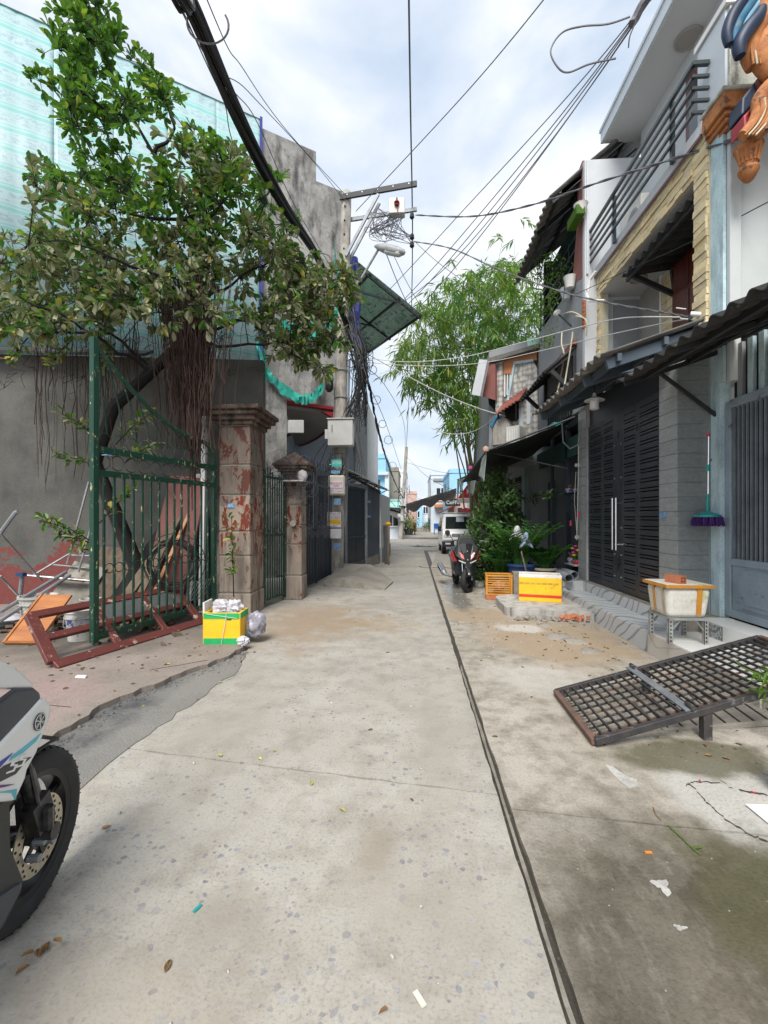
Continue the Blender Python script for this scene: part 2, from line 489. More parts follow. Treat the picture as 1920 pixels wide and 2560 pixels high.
def m_peeling():
    n = NT('peeling_red_paint')
    a = n.noise(5.5, 5, .66, n.map(scale=(1, 1, .45)), .6)
    b = n.noise(12, 5, .7, n.map(scale=(1, 1, .35), loc=(4, 1, 2)), .8)
    red = n.mix(n.noise(3, 5, .6), (.20, .04, .02), (.12, .024, .015))
    z = n.sep()[2]
    low = n.ramp(n.math('ADD', n.math('MULTIPLY', z, .45), n.math('MULTIPLY', n.noise(2.2, 5, .6), .55)), [(.58, 1.0), (.82, 0.0)])
    plaster = n.mix(n.noise(4, 5, .65), (.40, .335, .275), (.20, .162, .13))
    mask = n.math('MAXIMUM', n.ramp(a, [(.50, 0.0), (.535, 1.0)]), n.ramp(b, [(.56, 0.0), (.585, 1.0)]))
    mask = n.math('MAXIMUM', mask, n.math('MULTIPLY', low, n.ramp(a, [(.36, 0.0), (.40, 1.0)])))
    rim = n.math('MAXIMUM', n.ramp(a, [(.485, 0.0), (.50, 1.0)]), n.ramp(b, [(.548, 0.0), (.56, 1.0)]))
    col = n.mix(mask, n.mix(n.math('MULTIPLY', rim, .75), red, (.50, .36, .27)), plaster)
    grime = n.ramp(n.noise(3.5, 5, .65, n.map(scale=(2.4, 2.4, .3))), [(.49, 0.0), (.68, .8)])
    col = n.mix(grime, col, (.065, .055, .047))
    hi = n.ramp(n.math('ADD', n.math('MULTIPLY', z, .4), n.math('MULTIPLY', n.noise(2.8, 5, .65), .5)), [(.98, 0.0), (1.3, .5)])
    col = n.mix(hi, col, (.06, .047, .04))
    n.bump(n.math('ADD', n.math('MULTIPLY', mask, -1.0), n.math('MULTIPLY', n.noise(40, 5, .6), .4)), .6, .01)
    return n.done(col, .85, 0, .3)

def m_yard_wall():
    n = NT('yard_wall_render')
    st = n.noise(2.0, 5, .62, n.map(scale=(1.5, 1.5, .2)))
    col = n.mix(n.ramp(n.noise(1.2, 5, .65), [(.35, 0.0), (.65, 1.0)]), (.135, .131, .12), (.075, .073, .068))
    col = n.mix(n.ramp(st, [(.45, 0.0), (.68, .85)]), col, (.12, .118, .105))
    z = n.sep()[2]
    nz = n.noise(1.7, 5, .62, n.map(loc=(2, 9, 4)))
    red = n.ramp(n.math('ADD', z, n.math('MULTIPLY', n.math('SUBTRACT', nz, .5), 3.2)), [(.72, 1.0), (.78, 0.0)])
    col = n.mix(n.math('MULTIPLY', red, n.ramp(n.noise(14, 6, .7), [(.3, .55), (.6, 1.0)])), col, (.20, .05, .045))
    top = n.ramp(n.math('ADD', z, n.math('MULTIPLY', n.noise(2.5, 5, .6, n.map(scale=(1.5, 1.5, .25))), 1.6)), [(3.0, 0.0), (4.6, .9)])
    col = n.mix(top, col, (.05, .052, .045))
    col = n.mix(1.0, col, n.ramp(n.noise(50, 3, .6), [(.3, .86), (.7, 1.1)]), 'MULTIPLY')
    n.bump(n.noise(30, 6, .65), .3, .01)
    return n.done(col, .92, 0, .2)

def m_striped_sheet():
    n = NT('striped_tarpaulin')
    dst = n.math('MULTIPLY', n.math('SUBTRACT', n.noise(.9, 3, .5), .5), .10)
    z = n.math('ADD', n.sep()[2], dst)
    per = .40
    fr = n.math('FRACT', n.math('DIVIDE', z, per))
    teal = n.ramp(fr, [(.0, 1.0), (.16, 1.0), (.18, 0.0), (.24, 0.0), (.26, .75), (.32, .75), (.34, 0.0)])
    col = n.mix(n.noise(2, 5, .6), (.37, .50, .51), (.32, .45, .465))
    col = n.mix(teal, col, (.20, .44, .42))
    band = n.ramp(fr, [(.42, 0.0), (.46, 1.0), (.92, 1.0), (.96, 0.0)])
    sp = n.noise(5.0, 5, .75, n.map(scale=(1, 1, 1.9)), 1.5)
    ink = n.math('MULTIPLY', band, n.ramp(sp, [(.48, 0.0), (.58, .42)]))
    col = n.mix(ink, col, (.13, .22, .27))
    n.bump(n.noise(2.5, 4, .6), .25, .03)
    return n.done(col, .45, 0, .4)

def m_swirl_tile():
    n = NT('swirl_marble_tile')
    w = n.wave(1.3, n.map(rot=(.3, .4, .2)), 6.0, 'DIAGONAL', 1.0, 1.1)
    col = n.mix(n.noise(3, 6, .6), (.55, .56, .57), (.45, .465, .475))
    col = n.mix(n.ramp(w, [(.30, 0.0), (.40, 1.0), (.60, 1.0), (.70, 0.0)]), col, (.22, .24, .27))
    col = n.mix(n.ramp(n.noise(2.4, 5, .6, n.map(loc=(3, 1, 0))), [(.55, 0.0), (.66, .5)]), col, (.42, .46, .38))
    return n.done(col, .32, 0, .5)
def m_beige_tile():
    n = NT('beige_swirl_tile')
    w = n.wave(1.6, n.map(rot=(.3, .1, .9)), 7.0, 'DIAGONAL', 1.0, 1.1)
    col = n.mix(n.noise(3, 6, .6), (.60, .57, .50), (.50, .46, .40))
    col = n.mix(n.ramp(w, [(.40, 0.0), (.47, .7), (.53, .7), (.60, 0.0)]), col, (.33, .32, .30))
    return n.done(col, .35, 0, .5)

def m_leaf(name, a, b, trans=.35, rough=.42, spot=None):
    n = NT(name)
    r = n.geo.outputs['Random Per Island']
    col = n.mix(r, a, b)
    col = n.mix(n.ramp(n.noise(3.0, 4, .6), [(.4, 0.0), (.65, .5)]), col, tuple(x * .55 for x in a))
    if spot: col = n.mix(n.ramp(r, [(.93, 0.0), (.94, 1.0)]), col, spot)
    n.put(n.b.inputs['Base Color'], col); n.b.inputs['Roughness'].default_value = rough
    n.b.inputs['Specular IOR Level'].default_value = .4
    tr = n.new('ShaderNodeBsdfTranslucent')
    n.put(tr.inputs['Color'], n.mix(.5, col, (.20, .36, .03)))
    mx = n.new('ShaderNodeMixShader'); mx.inputs[0].default_value = trans
    n.t.links.new(n.b.outputs[0], mx.inputs[1]); n.t.links.new(tr.outputs[0], mx.inputs[2])
    n.t.links.new(mx.outputs[0], n.out.inputs['Surface'])
    return n.m

def m_chipped(name, paint, under, rust, t=.60, sc_=26, zs=.35):
    n = NT(name)
    a = n.noise(sc_, 5, .72, n.map(scale=(1, 1, zs)))
    col = n.mix(n.noise(6, 5, .6), paint, tuple(x * .6 for x in paint))
    col = n.mix(n.ramp(a, [(t, 0.0), (t + .02, 1.0)]), col, under)
    col = n.mix(n.ramp(n.noise(14, 6, .7, n.map(loc=(5, 5, 5))), [(.62, 0.0), (.66, .9)]), col, rust)
    n.bump(a, .25, .004)
    return n.done(col, .5, 0, .5)

def m_glass(name, c=(.02, .025, .03), rough=.06):
    n = NT(name); return n.done(c, rough, 0, .9)

def m_net(name, c, cell=70, fill=.5):
    """shade cloth: real holes between the threads"""
    n = NT(name)
    v = n.noise(cell, 2, .5); n.put(n.b.inputs['Base Color'], (c[0], c[1], c[2], 1)); n.b.inputs['Roughness'].default_value = .8
    n.put(n.b.inputs['Alpha'], n.ramp(v, [(fill - .02, 0.0), (fill + .02, 1.0)]))
    return n.m

MT = {}
MT['lane'] = m_concrete_lane()
MT['apron'] = m_right_apron()
MT['left'] = m_left_apron()
MT['asphalt'] = m_asphalt()
MT['earth'] = mk('far_ground', (.42, .40, .37), (.33, .31, .28), 1.2, rough=.92, bump=.2)
MT['drain'] = mk('drain_mud', (.055, .047, .036), (.035, .03, .022), 6, rough=.6, bump=.4, c3=(.12, .105, .085), s3=20)
MT['drain_lip'] = mk('drain_lip_concrete', (.24, .22, .185), (.15, .135, .11), 7, rough=.9, bump=.4)
MT['crackfill'] = mk('crack_dirt', (.055, .045, .035), (.03, .026, .02), 20, rough=.95)
MT['grey_wall'] = m_weather('grey_old_render', (.40, .39, .37), (.055, .052, .05), (.22, .212, .20))
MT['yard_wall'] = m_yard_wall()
MT['peel'] = m_peeling()
MT['cap'] = m_weather('weathered_pier_cap', (.17, .145, .12), (.02, .018, .016), (.12, .06, .045), 2.5)
MT['stripe'] = m_striped_sheet()
MT['green_gate'] = m_chipped('chipped_green_paint', (.006, .058, .034), (.46, .40, .20), (.07, .035, .022), .61)
MT['green_gate2'] = m_chipped('dark_green_paint', (.008, .042, .028), (.20, .20, .13), (.06, .035, .022), .64)
MT['red_wood'] = m_chipped('flaking_red_wood', (.135, .034, .028), (.38, .28, .23), (.22, .09, .05), .60, 9, 1.0)
MT['ply'] = mk('orange_plywood', (.42, .165, .05), (.30, .105, .035), 2.2, rough=.5, stretch=(1, 6, 1), bump=.1)
MT['pink_sheet'] = mk('faded_pink_sheet', (.20, .07, .06), (.13, .045, .04), 2.5, rough=.7, stretch=(1, 1, .4))
MT['wood'] = mk('old_timber', (.15, .105, .07), (.09, .062, .043), 4, rough=.8, stretch=(4, 4, .6), bump=.2)
MT['steel_pipe'] = mk('galvanised_pipe', (.55, .56, .57), (.38, .38, .38), 6, rough=.32, metal=.85)
MT['chrome'] = mk('chrome', (.75, .76, .77), (.6, .6, .6), 6, rough=.14, metal=1.0, grain=0)
MT['pail'] = mk('dirty_white_pail', (.56, .55, .51), (.36, .35, .32), 5, rough=.6, c3=(.18, .17, .16), s3=11)
MT['cement_in'] = mk('dried_cement', (.24, .235, .22), None, 9, rough=.95, bump=.4)
MT['blue_print'] = mk('pail_label_blue', (.05, .07, .20), (.40, .40, .42), 13, .46, .5, rough=.6)
MT['bark'] = mk('fig_bark', (.010, .008, .007), (.006, .005, .005), 9, rough=.9, stretch=(2, 2, .5), bump=.5)
MT['roots'] = mk('aerial_root', (.034, .017, .014), (.06, .033, .022), 8, rough=.9)
MT['leaf_fresh'] = m_leaf('fig_leaf_fresh', (.075, .215, .028), (.032, .11, .02), .42, .32, (.30, .36, .04))
MT['leaf_dusty'] = m_leaf('fig_leaf_dusty', (.38, .375, .235), (.10, .13, .045), .2, .6, (.34, .27, .06))
MT['leaf_bamboo'] = m_leaf('bamboo_leaf', (.24, .36, .085), (.06, .145, .03), .42, .45, (.42, .36, .10))
MT['leaf_lime'] = m_leaf('lime_leaf', (.19, .33, .035), (.09, .20, .025), .45, .45)
MT['leaf_bush'] = m_leaf('bush_leaf', (.14, .24, .08), (.035, .085, .026), .3, .35)
MT['leaf_gloss'] = m_leaf('glossy_leaf', (.09, .26, .055), (.03, .11, .03), .25, .22)
MT['leaf_dead'] = mk('fallen_leaf', (.26, .15, .055), (.14, .075, .035), 30, rough=.8, rnd=.5)
MT['leaf_yellow'] = mk('fallen_yellow_leaf', (.45, .46, .10), (.35, .30, .08), 30, rough=.7, rnd=.2)
MT['culm'] = mk('bamboo_culm', (.30, .27, .12), (.20, .175, .09), 5, rough=.55, stretch=(1, 1, 2))
MT['foam_yellow'] = mk('yellow_foam_box', (.90, .52, .018), (.82, .45, .014), 6, rough=.55, grain=.06, c3=(.55, .33, .05), s3=5, t3=.64)
MT['foam_green'] = mk('green_foam_band', (.015, .40, .11), (.01, .32, .09), 6, rough=.55, grain=.06, c3=(.03, .26, .09), s3=5, t3=.64)
MT['foam_red'] = mk('red_foam_band', (.66, .05, .02), None, 6, .3, .9, rough=.55, grain=.04)
MT['foam_white'] = mk('white_foam', (.74, .73, .70), (.62, .61, .57), 5, rough=.7, bump=.1)
MT['foam_dirty'] = mk('dirty_white_foam', (.72, .69, .62), (.60, .57, .50), 4, rough=.65, c3=(.50, .52, .28), s3=4, t3=.60)
MT['tape'] = mk('orange_packing_tape', (.62, .27, .03), (.50, .21, .03), 9, rough=.35)
MT['tape_pale'] = mk('clear_packing_tape', (.55, .42, .30), None, 9, rough=.3)
def m_bag():
    n = NT('plastic_bag')
    n.bump(n.noise(30, 5, .6), .5, .01)
    n.b.inputs['Transmission Weight'].default_value = .45
    n.b.inputs['Subsurface Weight'].default_value = .0
    return n.done(n.mix(n.noise(9, 5, .6), (.90, .89, .93), (.78, .75, .82)), .2, 0, .5)
MT['bag'] = m_bag()
MT['bag_grey'] = mk('grey_bag', (.34, .33, .38), (.22, .21, .25), 14, rough=.35)
MT['bag_dark'] = mk('dark_bag', (.12, .115, .13), (.06, .06, .07), 14, rough=.35)
MT['navy'] = mk('navy_steel_paint', (.065, .082, .108), (.05, .062, .082), 4, rough=.42, grain=.05)
MT['navy_sheet'] = mk('navy_steel_sheet', (.085, .105, .135), (.066, .08, .105), 2, rough=.45, grain=.05)
MT['navy_dark'] = mk('navy_bars', (.035, .045, .06), None, 4, rough=.5, grain=.05)
MT['door_grey'] = mk('charcoal_door_paint', (.030, .035, .046), (.04, .043, .05), 3, rough=.42, grain=.10, rnd=.10)
MT['black'] = mk('black_void', (.006, .006, .006), None, 4, rough=.9, grain=0)
MT['pole'] = m_weather('pole_concrete', (.46, .43, .38), (.20, .18, .16), (.38, .35, .31), 2.0)
MT['box_white'] = mk('enamelled_box', (.56, .56, .53), (.48, .475, .45), 3, rough=.4, grain=.03)
MT['box_cream'] = mk('cream_plastic', (.70, .66, .55), None, 3, .3, .9, rough=.45, grain=.03)
MT['cable'] = mk('black_cable', (.014, .014, .016), None, 20, rough=.5, grain=.05)
MT['wire'] = mk('grey_wire', (.14, .135, .15), (.09, .09, .10), 20, rough=.6)
MT['wire_white'] = mk('white_wire', (.66, .65, .62), None, 20, .3, .9, rough=.5)
MT['galv'] = mk('galvanised_steel', (.30, .315, .34), (.22, .235, .25), 5, rough=.5, metal=.5)
MT['dark_steel'] = mk('dark_channel_steel', (.03, .031, .034), None, 5, rough=.55, metal=.1)
MT['net'] = mk('teal_net', (.02, .36, .28), (.015, .22, .18), 7, rough=.7)
MT['blue_cloth'] = mk('blue_tarp', (.035, .05, .28), (.02, .03, .17), 5, rough=.6)
def m_sheet_translucent(name, c, c2, c3):
    n = NT(name); col = n.mix(n.ramp(n.noise(2.5, 4, .6), [(.38, 0.0), (.66, 1.0)]), c, c2)
    col = n.mix(n.ramp(n.noise(7, 4, .65), [(.56, 0.0), (.62, .9)]), col, c3)
    n.put(n.b.inputs['Base Color'], col); n.b.inputs['Roughness'].default_value = .5
    tr = n.new('ShaderNodeBsdfTranslucent'); n.put(tr.inputs['Color'], col); mx = n.new('ShaderNodeMixShader'); mx.inputs[0].default_value = .62
    n.t.links.new(n.b.outputs[0], mx.inputs[1]); n.t.links.new(tr.outputs[0], mx.inputs[2]); n.t.links.new(mx.outputs[0], n.out.inputs['Surface'])
    return n.m
MT['awning_green'] = m_sheet_translucent('green_translucent_sheet', (.34, .46, .39), (.24, .34, .29), (.09, .14, .12))
MT['soffit'] = mk('beige_soffit', (.36, .34, .31), (.32, .30, .28), 1.5, rough=.8, grain=.04)
MT['red_trim'] = mk('dark_red_trim', (.27, .02, .025), None, 3, rough=.5, grain=.05)
MT['pale_blue_wall'] = mk('pale_blue_grey_wall', (.42, .47, .53), (.37, .41, .47), 1.5, rough=.8, grain=.05)
MT['white_wall'] = mk('white_wall', (.80, .80, .79), (.72, .72, .71), 1.6, rough=.8, grain=.05)
MT['light_grey_wall'] = mk('light_grey_wall', (.60, .62, .64), (.54, .56, .58), 1.2, rough=.8, grain=.04)
MT['mid_grey_wall'] = mk('mid_grey_wall', (.30, .31, .32), (.26, .27, .28), 1.2, rough=.8, grain=.04)
MT['soffit_grey'] = mk('grey_soffit', (.56, .57, .575), (.51, .52, .525), .9, rough=.85, grain=.04)
MT['cream_edge'] = mk('cream_plaster', (.58, .54, .40), (.48, .45, .33), 3, rough=.85)
MT['aqua'] = m_weather('aqua_plaster', (.46, .63, .68), (.33, .44, .48), (.55, .68, .71), 2.5)
MT['temple_wall'] = mk('pale_temple_wall', (.55, .575, .57), (.50, .525, .52), 1.2, rough=.8, grain=.04)
MT['temple_stain'] = m_weather('stained_temple_wall', (.60, .61, .56), (.10, .10, .09), (.50, .51, .43), 2.0)
MT['stone'] = mk('yellow_split_stone', (.68, .54, .30), (.62, .53, .36), 5, rough=.85, bump=.6, bscale=22, rnd=.16)
MT['grout'] = mk('stone_grout', (.36, .28, .16), None, 6, rough=.95)
MT['tile_grey'] = mk('ribbed_grey_tile', (.33, .345, .345), (.28, .295, .295), 9, rough=.3, bump=.5, bscale=26, rnd=.06, stretch=(1, 1, 4))
MT['tile_dark'] = mk('ribbed_dark_tile', (.235, .25, .25), (.20, .215, .215), 9, rough=.3, bump=.5, bscale=26, rnd=.06, stretch=(1, 1, 4))
MT['grout_pale'] = mk('pale_grout', (.48, .49, .48), None, 6, rough=.9)
MT['roof_tile'] = mk('fibre_cement_roof', (.175, .165, .15), (.10, .095, .088), 2.2, rough=.9, bump=.3, c3=(.25, .24, .21), s3=6)
MT['roof_dark'] = mk('old_dark_roof', (.036, .036, .034), (.02, .02, .02), 2.2, rough=.85, bump=.3, c3=(.11, .11, .10), s3=6)
MT['roof_red'] = mk('red_roof_edge', (.30, .085, .06), (.20, .06, .045), 3, rough=.7)
MT['rafter'] = mk('blue_grey_rafter', (.075, .10, .125), (.055, .075, .095), 2, rough=.5, grain=.05)
MT['rail'] = mk('dark_rail_paint', (.055, .07, .075), None, 2, rough=.35, grain=.04)
MT['brown_door'] = mk('maroon_wood', (.13, .03, .02), (.085, .02, .015), 3, rough=.35, stretch=(4, 4, .5))
MT['red_wall'] = mk('dusty_red_wall', (.27, .105, .09), (.22, .085, .075), 1.5, rough=.85)
MT['stucco'] = mk('grey_stucco', (.33, .34, .36), (.27, .28, .30), 1.3, rough=.9, bump=.7, bscale=38)
MT['orange'] = mk('orange_carved_paint', (.50, .20, .065), (.34, .12, .04), 7, rough=.75, bump=.6, bscale=26, c3=(.16, .07, .035), s3=9, t3=.58)
MT['temple_blue'] = mk('temple_blue_paint', (.05, .21, .34), (.03, .13, .23), 5, rough=.65, c3=(.16, .22, .25), s3=8, t3=.6)
MT['temple_navy'] = mk('temple_navy_paint', (.012, .026, .065), None, 3, rough=.5)
MT['temple_red'] = mk('temple_red_paint', (.33, .02, .03), None, 3, rough=.5)
MT['gate_blue'] = mk('blue_grey_gate', (.28, .34, .39), (.22, .265, .31), 2.5, rough=.5, c3=(.13, .14, .15), s3=8, t3=.64)
MT['bar_grey'] = mk('grille_bar', (.20, .23, .255), (.14, .155, .17), 4, rough=.45)
MT['bar_red'] = mk('red_bar', (.33, .04, .035), None, 4, rough=.5)
MT['iron'] = mk('weathered_black_iron', (.045, .044, .046), (.075, .065, .06), 9, rough=.6, metal=.3, c3=(.17, .16, .155), s3=16, t3=.6)
MT['rust'] = mk('rusty_iron', (.15, .085, .06), (.09, .055, .042), 9, rough=.8)
MT['swirl'] = m_swirl_tile()
MT['beige_tile'] = m_beige_tile()
MT['white_tile'] = mk('white_glazed_tile', (.76, .76, .735), (.69, .69, .66), 1.6, rough=.25, grain=.03, rnd=.03)
MT['border_tile'] = mk('patterned_border_tile', (.50, .51, .52), (.17, .18, .20), 30, .46, .52, rough=.35)
MT['slot'] = mk('slotted_angle', (.40, .42, .41), (.27, .26, .24), 9, rough=.55, metal=.4)
MT['brick'] = mk('hollow_brick', (.52, .185, .09), (.42, .14, .07), 8, rough=.9, bump=.3, rnd=.1)
MT['teal_plastic'] = mk('teal_plastic', (.02, .32, .30), None, 3, rough=.35, grain=.03)
MT['purple'] = mk('purple_fibre', (.075, .02, .16), (.045, .012, .10), 30, rough=.9)
MT['crate'] = mk('orange_crate_plastic', (.62, .28, .04), (.50, .21, .035), 5, rough=.5)
MT['crate_fill'] = mk('pale_sacking', (.50, .33, .26), (.38, .24, .20), 12, rough=.8)
MT['pot_blue'] = mk('blue_drum_plastic', (.02, .06, .16), (.015, .04, .11), 3, rough=.4)
MT['pot_grey'] = mk('cement_pot', (.14, .14, .138), (.10, .10, .098), 5, rough=.85)
MT['pot_rim'] = mk('cement_pot_rim', (.40, .35, .28), None, 5, rough=.85)
MT['slab'] = m_weather('broken_slab_concrete', (.50, .485, .455), (.24, .225, .20), (.41, .395, .365), 2.2)
MT['ramp'] = mk('ramp_concrete', (.31, .28, .24), (.23, .207, .172), 2.5, rough=.95, bump=.3)
MT['slab_side'] = mk('slab_side', (.30, .275, .235), (.20, .18, .15), 6, rough=.95, bump=.6)
MT['awning_black'] = mk('black_awning_fabric', (.018, .022, .021), (.012, .014, .014), 2, rough=.75)
MT['awning_teal'] = mk('dark_green_awning', (.02, .075, .062), (.014, .05, .042), 2, rough=.7)
MT['valance'] = mk('faded_green_valance', (.30, .34, .31), (.16, .20, .18), 6, rough=.8)
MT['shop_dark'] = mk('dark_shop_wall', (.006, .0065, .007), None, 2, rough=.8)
MT['aqua_post'] = mk('pale_aqua_post', (.30, .40, .37), (.22, .28, .26), 4, rough=.7)
MT['pvc'] = mk('grey_pvc', (.22, .24, .26), (.17, .18, .19), 3, rough=.4)
MT['tyre'] = mk('tyre_rubber', (.018, .018, .020), (.026, .026, .027), 12, rough=.75)
MT['black_plastic'] = mk('black_plastic', (.018, .019, .021), None, 6, rough=.42, grain=.08)
MT['grey_plastic'] = mk('grey_body_plastic', (.055, .062, .075), None, 3, rough=.4, grain=.05)
MT['olive_plastic'] = mk('dull_dark_plastic', (.032, .036, .033), None, 3, rough=.5, grain=.05)
def m_paint(name, c, coat=.6, rough=.3):
    n = NT(name); n.b.inputs['Coat Weight'].default_value = coat; n.b.inputs['Coat Roughness'].default_value = .08
    return n.done(n.mix(n.noise(8, 5, .6), c, tuple(x * .92 for x in c)), rough, 0, .5)
MT['white_paint'] = m_paint('white_fairing_paint', (.74, .74, .72))
MT['black_paint'] = m_paint('black_fairing_paint', (.012, .012, .013), .5)
MT['red_paint'] = m_paint('red_fairing_paint', (.50, .02, .025))
MT['pink_paint'] = m_paint('faded_red_stripe', (.60, .16, .16))
MT['van_white'] = m_paint('van_white_paint', (.86, .87, .87))
MT['disc'] = mk('brake_disc_steel', (.55, .49, .36), (.48, .43, .33), 4, rough=.35, metal=.75)
MT['alloy'] = mk('dark_alloy', (.03, .03, .034), None, 4, rough=.35, metal=.6)
MT['mech'] = mk('mechanical_black', (.02, .02, .022), (.07, .07, .072), 18, rough=.35, metal=.6)
MT['decal_black'] = mk('decal_black', (.03, .033, .034), None, 4, rough=.35, grain=0)
MT['decal_blue'] = mk('decal_blue', (.03, .05, .36), None, 4, rough=.35, grain=0)
MT['decal_cyan'] = mk('decal_cyan', (.10, .48, .58), None, 4, rough=.35, grain=0)
MT['decal_violet'] = mk('decal_violet', (.14, .03, .17), None, 4, rough=.35, grain=0)
MT['print_red'] = mk('print_red', (.62, .03, .09), None, 4, rough=.6, grain=0)
MT['print_blue'] = mk('print_blue', (.04, .06, .30), None, 4, rough=.6, grain=0)
MT['print_orange'] = mk('print_orange', (.72, .22, .02), None, 4, rough=.6, grain=0)
MT['print_black'] = mk('print_black', (.03, .03, .03), None, 4, rough=.6, grain=0)
MT['print_yellow'] = mk('print_yellow', (.80, .55, .03), None, 4, rough=.6, grain=0)
MT['print_white'] = mk('print_white', (.78, .78, .76), None, 4, rough=.6, grain=0)
MT['print_tan'] = mk('print_tan', (.60, .36, .05), None, 4, rough=.6, grain=0)
MT['paper'] = mk('poster_paper', (.74, .72, .74), (.66, .63, .66), 6, rough=.7, grain=.03)
MT['teal_sign'] = mk('teal_number_plate', (.05, .48, .42), None, 4, rough=.5, grain=0)
MT['blue_plate'] = mk('blue_plate', (.08, .22, .45), (.3, .45, .6), 40, rough=.4)
MT['glass'] = m_glass('dark_glass')
MT['lamp_glass'] = mk('lamp_glass', (.62, .62, .60), None, 3, rough=.25, grain=0)
MT['lamp_metal'] = mk('lamp_head_metal', (.36, .37, .37), (.24, .24, .24), 14, rough=.5)
MT['sky_blue_house'] = mk('sky_blue_house', (.30, .56, .74), (.26, .50, .68), 1, rough=.8, grain=.03)
MT['mint_roof'] = mk('mint_roof', (.36, .62, .53), (.28, .50, .43), 2, rough=.6)
MT['pale_house'] = mk('pale_far_house', (.60, .65, .70), (.53, .58, .63), 1, rough=.8, grain=.03)
MT['brown_house'] = mk('bare_far_render', (.36, .32, .26), (.24, .215, .18), 1, rough=.9)
MT['pink_house'] = mk('pink_far_house', (.56, .38, .33), (.48, .33, .29), 1, rough=.85)
MT['shade_cloth'] = mk('grey_shade_cloth', (.075, .075, .078), (.10, .10, .10), 3, rough=.8)
MT['sign_red'] = mk('sign_red', (.62, .03, .06), None, 3, rough=.45, grain=0)
MT['chair_blue'] = mk('blue_plastic_chair', (.03, .10, .35), None, 3, rough=.4, grain=.03)
MT['flower_red'] = mk('artificial_flower_red', (.55, .03, .05), (.6, .10, .2), 30, rough=.7)
MT['flower_yellow'] = mk('artificial_flower_yellow', (.70, .48, .06), None, 30, rough=.7)
MT['flower_pink'] = mk('artificial_flower_pink', (.55, .08, .35), None, 30, rough=.7)
MT['china'] = mk('blue_white_china', (.62, .63, .66), (.08, .11, .30), 40, .46, .54, rough=.2)
MT['clay'] = mk('terracotta', (.42, .16, .09), None, 9, rough=.85)
MT['white_rag'] = mk('white_rag', (.62, .60, .60), (.45, .44, .45), 7, rough=.9)
MT['blue_rag'] = mk('pale_blue_rag', (.35, .42, .58), None, 7, rough=.9)
MT['orange_panel'] = mk('orange_panel', (.58, .23, .10), (.50, .19, .08), 2, rough=.6)
def m_fishscale():
    n = NT('fishscale_tile')
    v = n.vor(9, n.map(scale=(1, 1, .8)), 'F1', 'Distance', .35)
    col = n.mix(n.ramp(v, [(.35, 0.0), (.62, 1.0)]), (.56, .54, .49), (.27, .26, .24))
    n.bump(v, .8, .02)
    return n.done(col, .7)
MT['fishscale'] = m_fishscale()
# ------------------------------------------------------------------ ground
def jl(a, b, n=14, amp=.005, rr=None):
    rr = rr or R
    a, b = V((a[0], a[1], 0)), V((b[0], b[1], 0)); d = (b - a); nn = V((-d.y, d.x, 0)).normalized()
    return [a + d * (i / n) + nn * rr.uniform(-amp, amp) * (0 if i == 0 else 1) for i in range(n)]
def flat(name, poly, z, th, mat, parent=None, kind=None):
    m = MB(); m.prism([V((p[0], p[1], z - th)) for p in poly], (0, 0, th))
    return m.build(name, mat, parent, kind=kind, origin=(0, 0, 0) if parent is None else None)

m = MB(); m.quad((-150, -60, -.055), (150, -60, -.055), (150, 260, -.055), (-150, 260, -.055))
ground = m.build('ground', MT['earth'], kind='structure', origin=(0, 0, 0))

lane = bpy.data.objects.new('lane', None); C.link(lane); lane['kind'] = 'structure'; ORG[lane.name] = V((0, 0, 0))
XE = .452
flat('slab', [(-1.93, -2), (XE, -2)] + jl((XE, -2), (XE, 2.415), 40)[1:] + jl((XE, 2.415), (-1.93, 2.745), 26, .006) + jl((-1.93, 2.745), (-1.93, -2), 20, .02), 0, .05, MT['lane'], lane)
flat('slab', jl((-1.93, 2.757), (XE, 2.427), 26, .006) + jl((XE, 2.427), (XE, 13.36), 90) + jl((XE, 13.36), (-2.7, 13.36), 20) + [(-2.7, 13.36), (-2.7, 5.0)] + jl((-1.9, 5.0), (-1.75, 4.2), 10, .02) + jl((-1.75, 4.2), (-1.93, 2.757), 14, .02), 0, .05, MT['lane'], lane)
flat('slab', jl((-2.7, 13.39), (XE, 13.39), 20) + jl((XE, 13.39), (XE, 20.4), 30) + jl((XE, 20.4), (-2.7, 20.4), 20), 0, .05, MT['lane'], lane)
flat('slab', jl((-14, 20.44), (16, 20.44), 20) + [(16, 27.4), (-14, 27.4)], 0, .05, MT['lane'], lane)
flat('slab', jl((-2.2, 27.44), (4.2, 27.44), 20) + [(5.5, 75), (-.4, 75)], 0, .05, MT['lane'], lane)
flat('drain_bed', [(.33, -2), (.62, -2), (.62, 20.4), (.33, 20.4)], -.028, .01, MT['drain'], lane)
flat('drain_strip', jl((.467, -2), (.467, 4.6), 60, .003) + jl((.484, 4.6), (.484, -2), 60, .003), -.012, .03, MT['drain_lip'], lane)

apron = bpy.data.objects.new('right_apron', None); C.link(apron); apron['kind'] = 'structure'; ORG[apron.name] = V((0, 0, 0))
XA = .502
flat('slab', [(6, -2)] + jl((6, 2.1), (2.6, 2.05), 10) + jl((2.6, 2.05), (1.75, 2.18), 14, .02) + jl((1.75, 2.18), (XA, 2.30), 20, .006) + jl((XA, 2.30), (XA, -2), 40), 0, .05, MT['apron'], apron)
flat('slab', jl((6, 2.115), (2.6, 2.065), 10) + jl((2.6, 2.065), (1.75, 2.195), 14, .02) + jl((1.75, 2.195), (XA, 2.312), 20, .006) + jl((XA, 2.312), (XA, 13.36), 90) + jl((XA, 13.36), (6, 13.36), 20) + [(6, 13.36)], 0, .05, MT['apron'], apron)
flat('slab', jl((XA, 13.39), (6, 13.39), 20) + [(6, 20.4)] + jl((6, 20.4), (XA, 20.4), 10), 0, .05, MT['lane'], apron)
